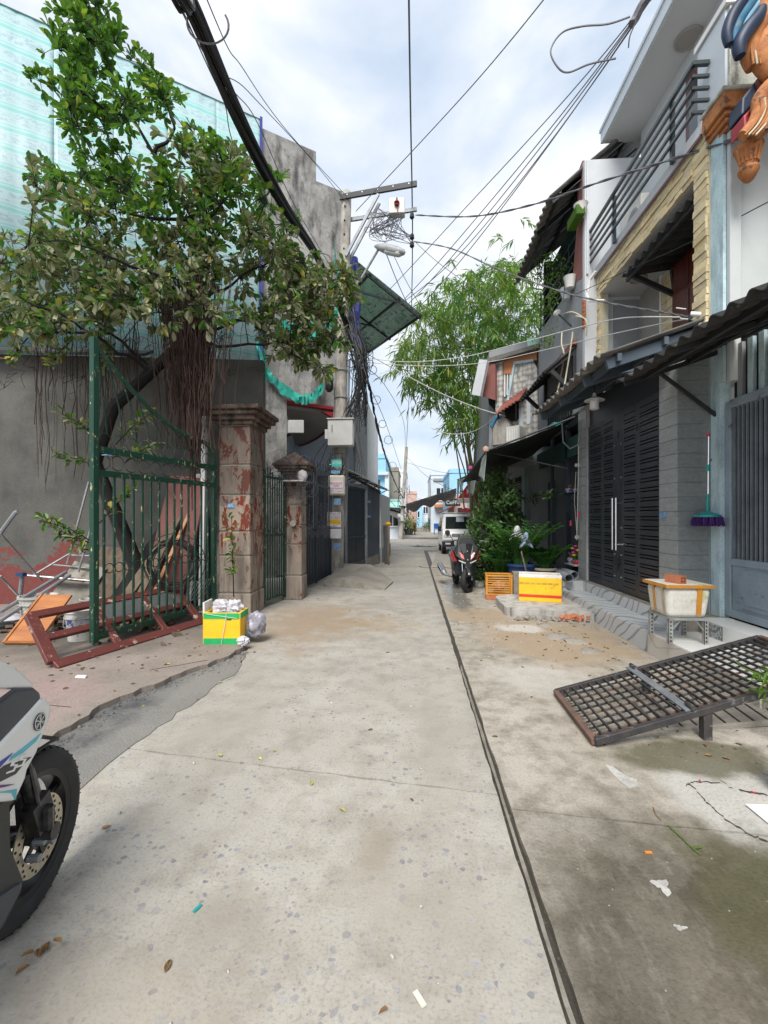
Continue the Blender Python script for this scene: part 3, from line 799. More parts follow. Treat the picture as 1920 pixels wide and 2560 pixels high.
# cracks in the near slab
def crack(pts, w, parent, name='crack'):
    m = MB(); pts = [V((p[0], p[1], .0035)) for p in pts]
    out = []
    for i in range(len(pts) - 1):
        for k in range(6):
            p = pts[i].lerp(pts[i + 1], k / 6); out.append(p + V((R.uniform(-.008, .008), R.uniform(-.008, .008), 0)))
    out.append(pts[-1])
    lft = [p + V((0, R.uniform(.25, 1) * w, 0)) for p in out]; rgt = [p - V((R.uniform(.2, .6) * w, R.uniform(.2, .8) * w, 0)) for p in out]
    for i in range(len(out) - 1): m.quad(rgt[i], rgt[i + 1], lft[i + 1], lft[i])
    return m.build(name, MT['crackfill'], parent)
crack([gd(1715, 1965), gd(1740, 1955), gd(1800, 1958)], .008, apron)
crack([gd(1725, 1960), gd(1760, 2000), gd(1790, 2025), gd(1815, 2050), gd(1870, 2085), gd(1920, 2105)], .010, apron)
crack([gd(1800, 1950), gd(1838, 1978)], .005, apron)
crack([gd(1855, 1978), gd(1920, 1990)], .012, apron)
crack([gd(600, 1688), gd(540, 1714)], .012, apron)

left_apron = bpy.data.objects.new('left_apron', None); C.link(left_apron); left_apron['kind'] = 'structure'; ORG[left_apron.name] = V((0, 0, 0))
edge = [(-2.62, -2), (-2.5, 1.5), (-2.4, 2.76), (-2.41, 3.33), (-2.18, 3.98), (-1.97, 4.45), (-1.93, 4.9), (-2.05, 5.4), (-2.35, 5.8), (-2.5, 6.6), (-2.6, 7.6)]
ep = []
for i in range(len(edge) - 1): ep += jl(edge[i], edge[i + 1], 7, .025)
ep.append(V((-2.6, 7.6, 0)))
flat('slab', ep + [(-10, 7.6), (-10, -2)], .05, .09, MT['left'], left_apron)
m = MB()
for a, b in (((-2.62, 3.2), (-5.2, 3.42)), ((-3.6, 2.55), (-2.5, 2.5)), ((-2.1, 4.35), (-2.55, 4.0))):
    pts = jl(a, b, 12, .008)
    m.tube([p + V((0, 0, .051)) for p in pts], .0035, 4)
m.build('tile_joint', MT['crackfill'], left_apron)
flat('asphalt_strip', jl((-2.75, -2), (-1.85, -2), 4) + jl((-1.85, -2), (-1.85, 2.8), 20, .03) + jl((-1.85, 2.8), (-1.72, 4.2), 12, .03) + jl((-1.72, 4.2), (-1.86, 4.75), 6, .02) + [(-2.2, 4.75), (-2.7, 3)], .006, .03, MT['asphalt']).__setitem__('kind', 'structure')
m = MB()     # crumbling black edge of the patch
for i in range(260):
    t = R.random(); k = min(int(t * 6), 5); a, b = edge[2 + k - 1], edge[2 + k]; f = t * 6 - k
    x = a[0] + (b[0] - a[0]) * f + abs(R.gauss(0, .07)); y = a[1] + (b[1] - a[1]) * f + R.uniform(-.03, .03)
    if y < 1.6 or y > 4.8: continue
    s = R.uniform(.006, .022); m.box((x + .02, y, .008), (s, s * R.uniform(.7, 1.5), s * .9), Euler((R.random(), R.random(), R.random() * 3)).to_matrix())
m.build('asphalt_crumbs', MT['asphalt'], kind='stuff', origin=(0, 0, 0))
bpy.data.objects['asphalt_crumbs']['label'] = 'loose black asphalt crumbs along the broken kerb edge'; bpy.data.objects['asphalt_crumbs']['category'] = 'rubble'

# ------------------------------------------------------------------ left building, turned to the lane
CN = V((-2.0, 12.3, 0)); DA = V((-.833, -.553, 0)); DB = V((-.553, .833, 0)); UZ = V((0, 0, 1))
def L2(s, q, z): return CN + DA * s + DB * q + UZ * z
bld = thing('apartment_building', 'tall grey rendered building with striped sheeting on its side wall behind the fig tree', 'building', CN + DA * 4)
def wallslab(mb, s0, s1, z0, z1, q0=0.0, q1=.2):
    mb.prism([L2(s0, q0, z0), L2(s1, q0, z0), L2(s1, q0, z1), L2(s0, q0, z1)], DB * (q1 - q0))
m = MB()
wallslab(m, 0, .8, 4.6, 10.7); wallslab(m, .802, 2.6, 4.6, 11.5); wallslab(m, 1.62, 11, 0, 4.598); wallslab(m, 2.602, 11, 4.6, 11.3)
m.prism([L2(0, .2, 4.6), L2(0, 9, 4.6), L2(0, 9, 10.6), L2(0, .2, 10.6)], DA * .2)
m.prism([L2(1.62, .2, 0), L2(1.62, 9, 0), L2(1.62, 9, 4.59), L2(1.62, .2, 4.59)], DA * .2)
m.prism([L2(.2, .2, 10.3), L2(11, .2, 10.3), L2(11, 9, 10.3), L2(.2, 9, 10.3)], UZ * .2)
m.build('wall', MT['grey_wall'], bld)
nsh = 8
for i in range(nsh):
    s0 = 2.33 + i * 1.06; s1 = s0 + 1.055
    m = MB(); top = 11.66 + R.uniform(-.03, .03)
    nn = 14; vs = []; fs = []
    for k in range(nn + 1):
        s = s0 + (s1 - s0) * k / nn; q = -.05 - .004 * math.sin(k / nn * math.pi * 6) - R.uniform(0, .006)
        vs.append(L2(s, q, 4.35)); vs.append(L2(s, q - .01, top))
    for k in range(nn): fs.append((2 * k, 2 * k + 2, 2 * k + 3, 2 * k + 1))
    m.add(vs, fs); m.build('sheet', MT['stripe'], bld, smooth=True, solid=.01)
m = MB(); m.prism([L2(2.28, -.10, 4.4), L2(2.34, -.10, 4.4), L2(2.34, -.10, 11.7), L2(2.28, -.10, 11.7)], DB * .06); m.build('edge_strip', MT['blue_cloth'], bld)
m = MB(); m.prism([L2(2.28, -.09, 11.64), L2(11, -.09, 11.64), L2(11, -.09, 11.76), L2(2.28, -.09, 11.76)], DB * .1); m.build('top_rail', MT['pale_house'], bld)
# open ground-floor corner under a curved slab
cv = [gd(738, 1106, 4.6), gd(755, 1102, 4.6), gd(772, 1096, 4.6), gd(790, 1086, 4.6), gd(806, 1074, 4.6), gd(820, 1061, 4.6), gd(834, 1045, 4.6)]
m = MB(); m.prism([L2(0.02, .21, 4.45), L2(1.6, .21, 4.45)] + [V((p.x, p.y, 4.45)) for p in cv], UZ * .13); so = m.build('balcony_slab', MT['soffit'], bld)
m = MB(); m.tube([V((p.x, p.y, 4.44)) for p in cv], .05, 6); m.prism([L2(0, -.02, 4.52), L2(1.62, -.02, 4.52), L2(1.62, -.02, 4.6), L2(0, -.02, 4.6)], DB * .2)
m.prism([L2(.02, -.03, 4.15), L2(.62, -.03, 4.42), L2(.02, -.03, 4.46)], DB * .1)
m.build('trim', MT['red_trim'], so)
m = MB(); m.prism([onP(722, 1050, L2(1.0, -.1, 0), DA), onP(760, 1050, L2(1.0, -.1, 0), DA), onP(760, 1082, L2(1.0, -.1, 0), DA), onP(722, 1082, L2(1.0, -.1, 0), DA)], DB * .12)
m.build('junction_box', MT['box_white'], bld, bevel=.01)
# corrugated awning on the lane side
awn = thing('corrugated_awning', 'dark green corrugated awning jutting high over the lane beside the utility pole', 'awning', L2(0, 1.6, 7.7))
PR = V((.833, .553, 0))
def corr(name, p00, du, dv, nu, amp, waves, mat, parent, sheets=1, th=.006, nv=2):
    """corrugated sheet: waves run along du, ribs along dv"""
    du, dv, p00 = V(du), V(dv), V(p00); nrm = du.cross(dv).normalized()
    for sI in range(sheets):
        m = MB(); a0, a1 = sI / sheets - (.006 if sI else 0), (sI + 1) / sheets; lift = .004 * (sI % 2)
        n = max(4, int(nu / sheets)); vs = []; fs = []
        for k in range(n + 1):
            a = a0 + (a1 - a0) * k / n; h = amp * math.sin(a * waves * 2 * math.pi) + lift
            for j in range(nv): vs.append(p00 + du * a + dv * (j / (nv - 1)) + nrm * h)
        for k in range(n):
            for j in range(nv - 1):
                b = k * nv + j; fs.append((b, b + nv, b + nv + 1, b + 1))
        m.add(vs, fs); m.build(name, mat, parent, smooth=True, solid=th)
p0 = L2(0, -.15, 8.95); p1 = L2(0, 3.7, 8.95)
dv = PR * 2.65 + UZ * -1.2
corr('sheet', p0, p1 - p0, dv, 170, .018, 34, MT['awning_green'], awn, 4)
m = MB()
for f in (.3, .68, .97): m.bar(p0 + dv * f - UZ * .05, p1 + dv * f - UZ * .05, .05, .06)
for f in (.02, .5, .98):
    a = p0.lerp(p1, f); m.bar(a - UZ * .10, a + dv * .98 - UZ * .10, .05, .06); m.bar(a - UZ * 1.0, a + dv * .7 - UZ * .12, .04, .05)
m.build('bracket', MT['dark_steel'], awn)
m = MB()    # blue tarpaulin and green netting hanging at the corner
def sheetstrip(mb, top, bot, w, n=10, k=4, amp=.05):
    vs = []; fs = []
    for i in range(n + 1):
        p = V(top).lerp(V(bot), i / n)
        for j in range(k + 1):
            a = j / k - .5; vs.append(p + PR * (a * w * (1 - .3 * math.sin(i))) + DB * (amp * math.sin(j * 2.3 + i * .9)) + V((R.uniform(-.02, .02), 0, R.uniform(-.03, .03))))
    for i in range(n):
        for j in range(k):
            b = i * (k + 1) + j; fs.append((b, b + 1, b + k + 2, b + k + 1))
    mb.add(vs, fs)
sheetstrip(m, onY(885, 640, 11.9), onY(893, 870, 11.9), .26)
tag(m.build('blue_tarpaulin', MT['blue_cloth'], smooth=True, solid=.004), 'crumpled dark blue tarpaulin strip hanging behind the utility pole', 'tarpaulin')
m = MB()
def netband(mb, pts, w, n=40):
    vs = []; fs = []; k = 3
    for i in range(n + 1):
        f = i / n * (len(pts) - 1); a = int(min(f, len(pts) - 2)); p = V(pts[a]).lerp(V(pts[a + 1]), f - a)
        for j in range(k + 1): vs.append(p + UZ * ((j / k - .5) * w * R.uniform(.6, 1.15)) + DB * R.uniform(-.08, .0))
    for i in range(n):
        for j in range(k):
            b = i * (k + 1) + j; fs.append((b, b + 1, b + k + 2, b + k + 1))
    mb.add(vs, fs)
PW = CN - DB * .12
netband(m, [onP(640, 860, PW, DA), onP(665, 930, PW, DA), onP(700, 970, PW, DA), onP(745, 998, PW, DA), onP(780, 996, PW, DA), onP(808, 965, PW, DA)], .30)
netband(m, [onP(690, 820, PW, DA), onP(760, 840, PW, DA), onP(830, 810, PW, DA), onP(850, 760, PW, DA)], .5)
netband(m, [onP(835, 620, PW, DA), onP(838, 680, PW, DA), onP(860, 760, PW, DA)], .5, 20)
netband(m, [onP(660, 880, PW, DA), onP(665, 930, PW, DA)], .9, 12)
tag(m.build('scaffold_netting', MT['net'], smooth=True), 'torn teal scaffold netting draped over the grey wall beside the pole', 'netting')

wh = thing('white_house', 'white house with pale blue grey front set back behind the dark steel fence', 'house', (-4, 17.6, 0))
m = MB(); m.span((-7.5, 17.6, 0), (-1.88, 23, 6.25)); m.build('wall', MT['white_wall'], wh)
m = MB(); m.span((-7.5, 17.52, 0), (-2.35, 17.6, 4.9)); m.build('front_panel', MT['pale_blue_wall'], wh)
m = MB(); m.prism([(-2.34, 17.5, 5.6), (-1.86, 17.5, 2.6), (-1.86, 17.5, 5.9), (-2.34, 17.5, 6.2)], (0, .09, 0)); m.build('wall_shade_panel', MT['light_grey_wall'], wh)  # triangular shading on the white wall, put in as a grey panel
m = MB(); m.span((-4.6, 17.44, 1.2), (-3.4, 17.52, 3.2)); w_ = m.build('window', MT['glass'], wh)
m = MB()
for x in (-4.62, -4.0, -3.38): m.span((x - .03, 17.41, 1.15), (x + .03, 17.44, 3.25))
m.build('frame', MT['white_wall'], w_)

# ------------------------------------------------------------------ yard wall
WA, WB = V((-9.5, 6.6, 0)), V((-2.62, 7.5, 0)); wd = (WB - WA).normalized(); wn = V((wd.y, -wd.x, 0))
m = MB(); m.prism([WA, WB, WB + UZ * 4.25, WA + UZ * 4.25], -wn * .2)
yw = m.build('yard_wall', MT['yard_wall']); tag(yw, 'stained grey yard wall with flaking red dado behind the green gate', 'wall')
m = MB(); m.prism([WA + UZ * 4.18 + wn * .25, WB - wd * 1.9 + UZ * 4.18 + wn * .25, WB - wd * 1.9 + UZ * 4.36 - wn * .1, WA + UZ * 4.36 - wn * .1], UZ * .05)
m.build('coping', MT['roof_dark'], yw)

# ------------------------------------------------------------------ gate pier and big green gate
def ring(mb, c, r, u, v, th=.006, n=12, a0=0, a1=2 * math.pi):
    c = V(c); full = abs(a1 - a0 - 2 * math.pi) < 1e-3
    k = n if full else n + 1
    mb.tube([c + V(u) * (r * math.cos(a0 + (a1 - a0) * i / n)) + V(v) * (r * math.sin(a0 + (a1 - a0) * i / n)) for i in range(k)], th, 4, closed=full, cap=not full)
def pier(name, label, x0, x1, y0, y1, zc, bands, cap_h, over, pyramid):
    t = thing(name, label, 'gate pier', ((x0 + x1) / 2, (y0 + y1) / 2, 0))
    zs = [0] + bands + [zc]
    for i in range(len(zs) - 1):
        mb = MB(); e = .012 if i == 0 else 0.0
        mb.span((x0 - e, y0 - e, zs[i]), (x1 + e, y1 + e, zs[i + 1] - .018)); mb.build('block', MT['peel'], t, bevel=.012)
    mb = MB(); mb.span((x0 + .014, y0 + .014, 0), (x1 - .014, y1 - .014, zc)); mb.build('core', MT['slab_side'], t)
    mb = MB(); w = [.02, .05, .09, .15]
    st = cap_h / 5; z = zc
    for i, o in enumerate([over * .25, over * .5, over * .8, over]):
        mb.span((x0 - o, y0 - o, z), (x1 + o, y1 + o, z + st - .001 * (3 - i))); z += st
    cp = mb.build('cap', MT['cap'], t, bevel=.012)
    if pyramid:
        mb = MB(); ax, ay = (x0 + x1) / 2, (y0 + y1) / 2; o = over * .9; h = pyramid
        for k, (f, dz) in enumerate(((1, 0), (.55, .38), (.0, 1.0))):
            pass
        a = [V((x0 - o, y0 - o, z)), V((x1 + o, y0 - o, z)), V((x1 + o, y1 + o, z)), V((x0 - o, y1 + o, z))]
        c = V((ax, ay, z)); b = [c + (p - c) * .55 + UZ * h * .5 for p in a]; b2 = [c + (p - c) * .48 + UZ * h * .55 for p in a]; tp = c + UZ * h
        vs = a + b + b2 + [tp]
        fs = [(0,1,5,4),(1,2,6,5),(2,3,7,6),(3,0,4,7),(4,5,9,8),(5,6,10,9),(6,7,11,10),(7,4,8,11),(8,9,12),(9,10,12),(10,11,12),(11,8,12),(3,2,1,0)]
        mb.add(vs, fs); mb.build('finial', MT['peel'], cp)
    return t
p1 = pier('gate_pier', 'wide peeling red gate pier with moulded cap beside the big green gate', -2.98, -2.49, 6.55, 7.15, 2.92, [.36, .93, 1.30, 1.86, 2.32], .34, .2, None)
m = MB(); m.span((-2.84, 6.535, 1.66), (-2.74, 6.545, 1.72)); m.build('number_plate', MT['blue_plate'], p1)
p2 = pier('gate_pier', 'narrow peeling red gate pier with stepped pyramid cap', -2.40, -2.06, 7.95, 8.32, 2.30, [.45, 1.02, 1.38, 1.75, 2.08], .25, .16, .24)
m = MB(); m.tube([V((-2.2, 7.93, 1.42)), V((-2.19, 7.83, 1.40))], .055, 10); m.build('pipe_stub', MT['pole'], p2)
m = MB(); m.span((-2.42, 7.78, 2.16), (-1.98, 7.95, 2.185)); m.build('shelf', MT['box_white'], p2)

H0, E0 = V((-3.03, 6.48, 0)), V((-3.50, 4.6, 0)); gdv = (E0 - H0); GW = gdv.length; gu = gdv.normalized(); gn = V((gu.y, -gu.x, 0))
gate = thing('iron_gate', 'tall chipped green iron gate with scrollwork standing open below the fig tree', 'gate', (H0 + E0) / 2)
def G(f, z, o=0.0): return H0 + gdv * f + UZ * z + gn * o
GB = .19
m = MB(); m.bar(G(1, GB - .06), G(1, 3.48), .07, .065, gn); m.build('free_post', MT['green_gate'], gate, bevel=.004)
m = MB(); m.bar(G(0, GB - .08), G(0, 2.35), .06, .06, gn)
arc = [G(.0 + .14 * (1 - math.cos(a)), 2.35 + .27 * math.sin(a)) for a in [math.pi / 2 * k / 8 for k in range(9)]]
m.tube(arc, .03, 6); m.build('hinge_post', MT['green_gate'], gate)
for z, w in ((GB, .07), (2.0, .065), (2.26, .07)):
    m = MB(); m.bar(G(.015, z), G(.985, z), .045, w, UZ); m.build('rail', MT['green_gate'], gate)
top = lambda f: 2.62 + (3.42 - 2.62) * ((f - .14) / .86) ** 1.9 if f > .14 else 2.6
m = MB(); m.tube([G(f, top(f)) for f in [.14 + .86 * k / 14 for k in range(15)]], .028, 6); m.build('top_rail', MT['green_gate'], gate)
nb = 14
bar_me = None
for k in range(nb):
    f = .07 + k * .87 / (nb - 1)
    m = MB(); m.bar(G(f, GB), G(f, 1.99), .022, .022, gn)
    m.build('bar', MT['green_gate'], gate)
for k in range(nb - 1):     # rings between the bars
    f = .07 + (k + .5) * .87 / (nb - 1)
    m = MB(); ring(m, G(f, .93), .055, gu, UZ, .006); m.build('ring', MT['green_gate2'], gate)
for k in range(10):
    f = .08 + k * .095
    m = MB(); ring(m, G(f, 2.37), .085, gu, UZ, .006, 12, -2.6, 2.6); ring(m, G(f + .01, 2.13), .085, gu, UZ, .006, 12, .5, 5.7)
    m.build('scroll', MT['green_gate2'], gate)
for k in range(9):
    f = .12 + k * .10
    m = MB(); z1 = top(min(f + .12, .98)) - .03
    m.tube([G(f, 2.45), G(f + .02, 2.45 + (z1 - 2.45) * .4), G(min(f + .10, .97), z1)], .009, 5); m.build('fan_rod', MT['green_gate2'], gate)
m = MB(); m.bar(G(.965, 2.2, -.06), G(.93, 2.2, -.06), .01, .07, gn); m.build('number_plate', MT['blue_plate'], gate)

# narrow green gate between the piers
ng = thing('iron_gate', 'narrow dark green iron gate between the two peeling piers', 'gate', (-2.45, 7.55, 0))
a, b = V((-2.50, 7.17, 0)), V((-2.36, 7.94, 0)); d = b - a
m = MB()
for f in (.02, .98): m.bar(a + d * f + UZ * .06, a + d * f + UZ * 2.3, .05)
for z in (.12, 1.2, 2.2): m.bar(a + UZ * z, b + UZ * z, .035)
m.build('frame', MT['green_gate'], ng)
for k in range(9):
    p = a + d * (.08 + k * .105); m = MB(); m.bar(p + UZ * .1, p + UZ * (2.28 + .1 * math.sin(k)), .018); m.build('bar', MT['green_gate2'], ng)
for k in range(5):
    m = MB(); ring(m, a + d * (.15 + k * .18) + UZ * 1.28, .06, d.normalized(), UZ, .006); m.build('ring', MT['green_gate2'], ng)

# chain-link coil on the second pier
m = MB(); rr = random.Random(5)
for i in range(34):
    c = V((-2.2 + rr.uniform(-.28, .3), 7.8 + rr.uniform(-.12, .2), 2.2 + rr.gauss(0, .13))); r = rr.uniform(.12, .3)
    u = V((1, rr.uniform(-.5, .5), rr.uniform(-.3, .3))).normalized(); v = u.cross(V((rr.uniform(-.4, .4), 1, rr.uniform(-.3, .3)))).normalized()
    ring(m, c, r, u, v, .0035, 14, rr.random() * 6, rr.random() * 6 + rr.uniform(2, 5))
for k in range(11):
    for j in range(12):
        x = -2.08 + .0 + .055 * k; z = 1.15 + .085 * j + (.042 if k % 2 else 0)
        if R.random() < .12: continue
        sag = .04 * math.sin(j * .7 + k)
        m.tube([(x, 7.86 + sag, z), (x + .025, 7.86 + sag, z + .035), (x + .025, 7.86 + sag, z + .075)], .0028, 3); m.tube([(x + .025, 7.86 + sag, z + .035), (x + .05, 7.86 + sag, z)], .0028, 3)
o = m.build('wire_netting', MT['wire']); tag(o, 'loose coil of grey chicken wire tangled on the narrow pier', 'wire netting'); o['kind'] = 'stuff'
m = MB(); m.lathe([(.0, 0), (.07, .03), (.1, .1), (.08, .18), (.0, .22)], (-2.02, 7.86, 2.16), 9); tag(m.build('rag_bundle', MT['white_rag'], smooth=True), 'dirty grey rag stuffed into the wire netting on the pier', 'rag')

# dark barred gate with solid lower half
bg = thing('barred_gate', 'dark navy barred gate with solid lower panels left of the utility pole', 'gate', (-2.2, 9.6, 0))
a, b = V((-2.26, 8.35, 0)), V((-2.12, 11.05, 0)); d = b - a; dn = d.normalized()
m = MB()
for f in (.0, .5, 1.0): m.bar(a + d * f + UZ * .05, a + d * f + UZ * 2.55, .06)
for z in (.1, 1.28, 2.25): m.bar(a + UZ * z, b + UZ * z, .05)
m.build('frame', MT['navy_dark'], bg)
for k in range(2):
    m = MB(); m.prism([a + d * (.02 + .49 * k) + UZ * .12, a + d * (.49 + .49 * k) + UZ * .12, a + d * (.49 + .49 * k) + UZ * 1.26, a + d * (.02 + .49 * k) + UZ * 1.26], V((-.015, 0, 0))); m.build('panel', MT['navy'], bg)
for k in range(22):
    f = .02 + k * .96 / 21; m = MB(); hh = 2.62 + (.16 if k % 2 else .0)
    m.bar(a + d * f + UZ * .1 + V((.02, 0, 0)), a + d * f + UZ * hh + V((.02, 0, 0)), .018); m.build('bar', MT['navy_dark'], bg)

# steel sheet fence with doorway beyond the pole
fa, fb = V((-2.02, 11.75, 0)), V((-1.12, 14.5, 0)); fd = fb - fa
sf = thing('steel_fence', 'dark blue steel sheet fence with a framed doorway beyond the utility pole', 'fence', (fa + fb) / 2)
ftop = lambda f: 2.78 - .42 * f
m = MB(); m.prism([fa + UZ * -.02, fb + UZ * -.02, fb + UZ * .34, fa + UZ * .12], V((-.2, .05, 0))); m.build('footing', MT['slab_side'], sf)
for f0, f1 in ((.0, .12), (.62, .80), (.803, .985)):
    m = MB(); m.prism([fa + fd * f0 + UZ * (.13 + .2 * f0), fa + fd * f1 + UZ * (.13 + .2 * f1), fa + fd * f1 + UZ * ftop(f1), fa + fd * f0 + UZ * ftop(f0)], V((-.04, .01, 0))); m.build('sheet', MT['navy_sheet'], sf)
m = MB(); off = V((.025, -.01, 0))
for f in (.13, .60): m.bar(fa + fd * f + UZ * .1 + off, fa + fd * f + UZ * 2.45 + off, .07)
m.bar(fa + fd * .10 + UZ * 2.45 + off, fa + fd * .62 + UZ * 2.45 + off, .08); m.build('door_frame', MT['galv'], sf)
for f0, f1 in ((.15, .36), (.37, .585)):
    m = MB(); m.prism([fa + fd * f0 + UZ * .16, fa + fd * f1 + UZ * .2, fa + fd * f1 + UZ * 2.4, fa + fd * f0 + UZ * 2.4], V((-.05, .015, 0))); dl = m.build('door', MT['navy_dark'], sf)
    m = MB()
    for z in (.2, .95, 2.36): m.bar(fa + fd * f0 + UZ * z + off * .4, fa + fd * f1 + UZ * z + off * .4, .04)
    m.build('door_rail', MT['navy'], dl)
for z in (1.55, 2.0):
    m = MB(); m.bar(fa + fd * .60 + UZ * z + off * 2.6, fa + fd * .68 + UZ * z + off * 2.6, .01, .07); m.build('number_plate', MT['blue_plate'], sf)
m = MB(); m.bar(fa + UZ * 2.80, fb + UZ * 2.36, .06); m.build('top_rail', MT['navy_dark'], sf)
# canopy frame above fence, pale sheet wall after it
m = MB(); a_, b_ = fa + UZ * 2.95 + V((-.3, .2, 0)), fb + UZ * 2.55 + V((-.2, 0, 0))
m.prism([a_, b_, b_ + V((.45, -.1, -.12)), a_ + V((.5, -.1, -.12))], UZ * .03); cn = m.build('canopy', MT['pale_house'], sf)
for k in range(5):
    f = k / 4; p = a_.lerp(b_, f); m = MB(); m.bar(p, p + V((.5, -.12, -.15)), .03); m.bar(p + V((0, 0, -.35)), p + V((.45, -.1, -.13)), .025); m.build('canopy_frame', MT['dark_steel'], cn)
pw = thing('sheet_wall', 'pale grey sheet wall on low footing at the end of the steel fence', 'wall', (-1.1, 16, 0))
m = MB(); m.prism([fb + V((.03, .1, .5)), V((-.95, 17.4, .5)), V((-.95, 17.4, 2.3)), fb + V((.03, .1, 2.3))], V((-.1, 0, 0))); m.build('sheet', MT['light_grey_wall'], pw)
m = MB(); m.prism([fb + V((.06, .1, 0)), V((-.92, 17.4, 0)), V((-.92, 17.4, .5)), fb + V((.06, .1, .5))], V((-.2, 0, 0))); m.build('footing', MT['mid_grey_wall'], pw)
for k, (dx, lean) in enumerate(((.10, .05), (.2, .08))):
    m = MB(); m.bar((-1.02 + dx, 14.35 - .2 * k, 0), (-1.10 + dx, 14.75 - .2 * k, 1.25), .07, .09); tag(m.build('plank', MT['wood'] if k else MT['navy_dark']), ('brown plank leaning at the end of the steel fence' if k else 'dark plank leaning at the end of the steel fence'), 'plank')
m = MB(); m.lathe([(0, 0), (.09, .02), (.11, .07), (.06, .12), (0, .13)], (-.86, 14.58, 1.24), 9); tag(m.build('yellow_bag', MT['foam_yellow'], smooth=True), 'small yellow bag hung on the leaning planks', 'bag')

# concrete ramp in front of the doorway
m = MB()
vs = [V((-1.95, 9.5, -.02)), V((-.60, 9.13, -.02)), V((-.48, 10.2, -.02)), V((-1.95, 11.9, -.02)), V((-1.95, 9.52, .12)), V((-1.42, 9.38, .19)), V((-.60, 9.14, .03)), V((-.48, 10.2, .03)), V((-1.15, 11.7, .26)), V((-1.95, 11.9, .26)), V((-1.13, 11.75, -.02))]
m.add(vs, [(4,5,8,9),(5,6,7,8)]); m.cur = 1; m.add(vs, [(0,1,6,5,4),(1,2,7,6),(2,10,8,7),(10,3,9,8),(3,0,4,9)])
tag(m.build('concrete_ramp', [MT['ramp'], MT['slab_side']]), 'low wedge of cracked concrete ramp before the steel fence doorway', 'ramp')

# ------------------------------------------------------------------ utility pole
PB, PT = V((-2.0, 11.3, 0)), V((-1.74, 11.3, 9.95))
def PP(z): return PB + (PT - PB) * (z / 9.95)
up = thing('utility_pole', 'tall concrete utility pole with cross arms, meter boxes and posters', 'utility pole', PB)
m = MB(); m.tube([PP(z) for z in (-.05, 3, 6, 9, 9.9, 9.95)], [.175, .16, .145, .13, .128, .09], 16); m.build('shaft', MT['pole'], up, smooth=True)
for k in range(9):
    z = 6.6 + k * .36; m = MB(); p = PP(z) + V((-.01, -.145, 0)); m.tube([p, p + V((0, .03, 0))], .022, 8); m.build('bolt_hole', MT['black'], up)
AT = V((.07, 10.85, 9.72))
for dz, mat, w in ((0, MT['dark_steel'], .13), (-.42, MT['galv'], .09)):
    m = MB(); a = PP(9.72 + dz) + V((-.15, -.12 if dz == 0 else .16, 0)); b = AT + V((0, 0 if dz == 0 else .3, dz))
    m.bar(a, b, .06, w); ca = m.build('cross_arm', mat, up)
    if dz == 0:
        for k in range(5):
            p = a.lerp(b, .1 + .2 * k); mm = MB(); mm.tube([p + V((0, -.036, .02)), p + V((0, -.028, .02))], .018, 8); mm.build('hole', MT['print_white'], ca)
for dy in (-.15, .17):
    m = MB(); m.bar(PP(8.2) + V((.05, dy, 0)), PP(9.6) + V((.86, dy - .18, 0)), .05, .07); m.build('brace', MT['galv'], up)
m = MB(); m.box(onY(992, 520, 10.9), (.40, .22, .38)); sb = m.build('switch_box', MT['box_white'], up, bevel=.01)
m = MB(); p = onY(992, 505, 10.77); m.lathe([(.03, 0), (.06, .02), (.03, .06), (.07, .09), (.02, .15), (.02, .2)], p - UZ * .1, 10); m.tube([p - UZ * .1 + V((.02, 0, 0)), p - UZ * .3 + V((.02, 0, 0))], .012, 5); m.build('insulator', MT['red_trim'], sb)
# street lamp on the pole
m = MB(); p = PP(7.45); lt = onY(945, 617, 10.9)
m.tube([p + V((.1, -.05, -.35)), p + V((.2, -.08, -.05)), p + V((.45, -.12, .15)), lt + V((.05, 0, 0))], .03, 8); la = m.build('lamp_arm', MT['lamp_metal'], up, smooth=True)
m = MB(); e = onY(1012, 632, 10.6); dd = (e - lt)
m.tube([lt + dd * f for f in (-.12, 0, .25, .7, .95, 1.0)], [.03, .07, .11, .11, .07, .03], 10)
m.build('lamp_head', MT['lamp_metal'], la, smooth=True)
m = MB(); m.tube([lt + dd * f - UZ * .05 for f in (.2, .35, .8, .9)], [.05, .09, .085, .04], 10); m.build('lamp_lens', MT['lamp_glass'], la, smooth=True)
# boxes and posters on the shaft
def polebox(name, x0, y0, x1, y1, Yn, dep, mat, bev=.015):
    a = onY(x0, y1, Yn); b = onY(x1, y0, Yn); mm = MB(); mm.span((a.x, Yn, a.z), (b.x, Yn + dep, b.z)); return mm.build(name, mat, up, bevel=bev), a, b
o, a, b = polebox('cabinet', 819, 1047, 882, 1114, 10.85, .3, MT['box_white'])
m = MB(); m.span((a.x - .015, 10.82, b.z), (b.x + .03, 11.16, b.z + .025)); m.build('lid', MT['box_white'], o)
m = MB(); m.span((a.x + .1, 10.835, b.z - .32), (a.x + .125, 10.85, b.z - .14)); m.build('latch', MT['galv'], o)
m = MB(); m.span((a.x - .08, 10.9, a.z + .18), (a.x, 11.05, a.z + .42)); m.build('side_box', MT['box_white'], o)
o, a, b = polebox('meter_box', 821, 1188, 861, 1238, 10.95, .2, MT['box_cream'], .03)
